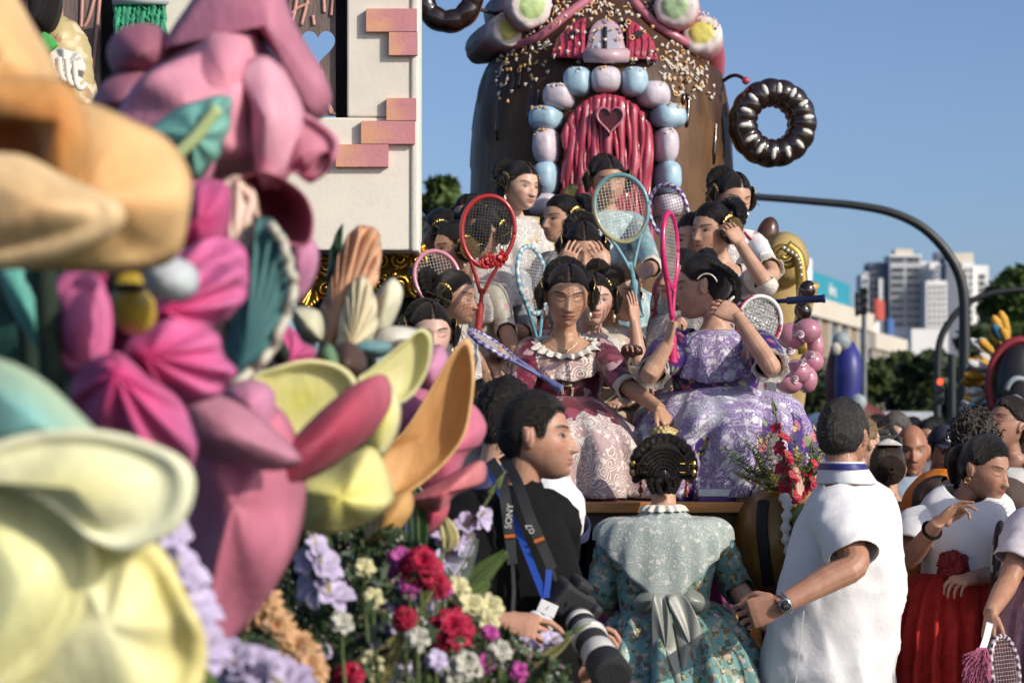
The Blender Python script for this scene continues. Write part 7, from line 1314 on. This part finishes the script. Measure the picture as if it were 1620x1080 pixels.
for i, (x, y, d, yaw, hc_, sh_, lb) in enumerate([(1388, 686, 15, 30, (.02, .014, .01), M('dark_blouse'), 'distant onlooker in dark clothes left of the silver haired man'), (1468, 692, 16, -30, (.03, .02, .012), M('navy_cotton'), 'distant onlooker right of the bald man'), (1520, 690, 15, 60, (.02, .015, .01), M('grey_shirt'), 'distant onlooker behind the curly haired woman'), (1478, 684, 18, 120, (.05, .035, .02), M('brown_blouse'), 'distant onlooker seen from behind under the traffic light'),
     (1445, 682, 20, 200, (.02, .015, .01), M('dark_blouse'), 'far onlooker above the bald man'), (1568, 692, 13.5, -50, (.02, .015, .01), M('slate_cotton'), 'onlooker in shadow behind the woman looking up'), (1505, 684, 22, 10, (.03, .02, .01), M('navy_cotton'), 'far onlooker near the dark bare post'), (1410, 683, 22, 90, (.02, .012, .01), M('pale_blue_cotton'), 'far onlooker in pale blue near the van')]):
    plain(lb, (x, y, d), yaw, 4, 1., yaw*.6, 1., (.36, .2, .13), hc_, i % 2 == 0, sh_, None, 0, None, dict(th=.012, mat=HB(), part_=False), CR, voxel=.007)
# figure at the top left on the facade float
p = person('woman in straw coloured brocade with dark hair at the top left corner', (22, -28, 8.6), -60, 5, 0, 1.0, -30, 0, 0, 1.0, 1., 1, (.52, .31, .22), group=None, base=1.3, voxel=.004, arms={'L': dict(el=P(122, 175, 8.5), wr=P(95, 240, 8.3))})
haircap(p, .012, HB(), False); part('loose_hair', (*tube(spline([P(35, -60, 8.55), P(68, -10, 8.5), P(70, 25, 8.45), P(60, 48, 8.45)], 24), np.interp(np.linspace(0, 1, 24), [0, .5, .85, 1], [.05, .062, .05, .015]), 14), None, np.tile(np.linspace(0, 4, 14), 24)), HB(), p.root)
top(p, GOLDB, -.05, -.42, .008); sleeve(p, 'L', GOLDB, 1.1, .085, .07, wr=.012, puff=.015); sleeve(p, 'R', GOLDB, 1.0, .08, .07)
for j in range(4): part('lace_loop', tube(bez(P(82+j*12, 88+j*3, 8.33), P(80+j*13, 140+j*6, 8.30), P(112+j*8, 108+j*8, 8.33), 16), .010, 8, flat=.6), M('cream_ruffle'), p.root)
part('lace_frill', pad([(72, 80), (105, 80), (128, 92), (128, 120), (100, 136), (74, 122), (80, 100)], 8.40, .03, thick=.02, c0=(.72, .68, .60), folds=(.02, 8, 0)), M('frill_paint', attr=True, rough=.8, bump=.4, bs=40), p.root)
part('green_ribbon', pad([(56, 75), (68, 52), (88, 68), (84, 78), (66, 88), (58, 90)], 8.36, .012, thick=.01, c0=(.06, .36, .08)), M('frill_paint'), p.root)
cape(p, GOLDB, [(.14, .11, .1, -.38, 0), (.3, .3, .25, -.5, .04), (.36, .36, .3, -1.2, .06)], 'skirt', 72, (0, 11))

for i, (x, y, d, yaw, sh_, lb) in enumerate([(1960, 690, 7.9, -40, M('slate_cotton'), 'unseen onlooker in slate shirt shading the crowd from just outside the right edge'), (1830, 688, 9.6, -30, M('grey_shirt'), 'unseen onlooker in grey shirt shading the crowd from beyond the right edge'), (1960, 684, 11.0, -30, M('navy_cotton'), 'unseen onlooker in navy shirt shading the crowd from far beyond the right edge'), (1740, 684, 12.5, -30, M('dark_blouse'), 'unseen onlooker in dark blouse shading the crowd from behind the right edge')]):  # unseen onlookers, put in to cast shade on the crowd at the right
    plain(lb, (x, y, d), yaw, 4, 1.05, yaw, 1.1, SM, (.02, .015, .01), True, sh_, None, 0, None, dict(th=.012, mat=HB(), part_=False), CR, voxel=.008)
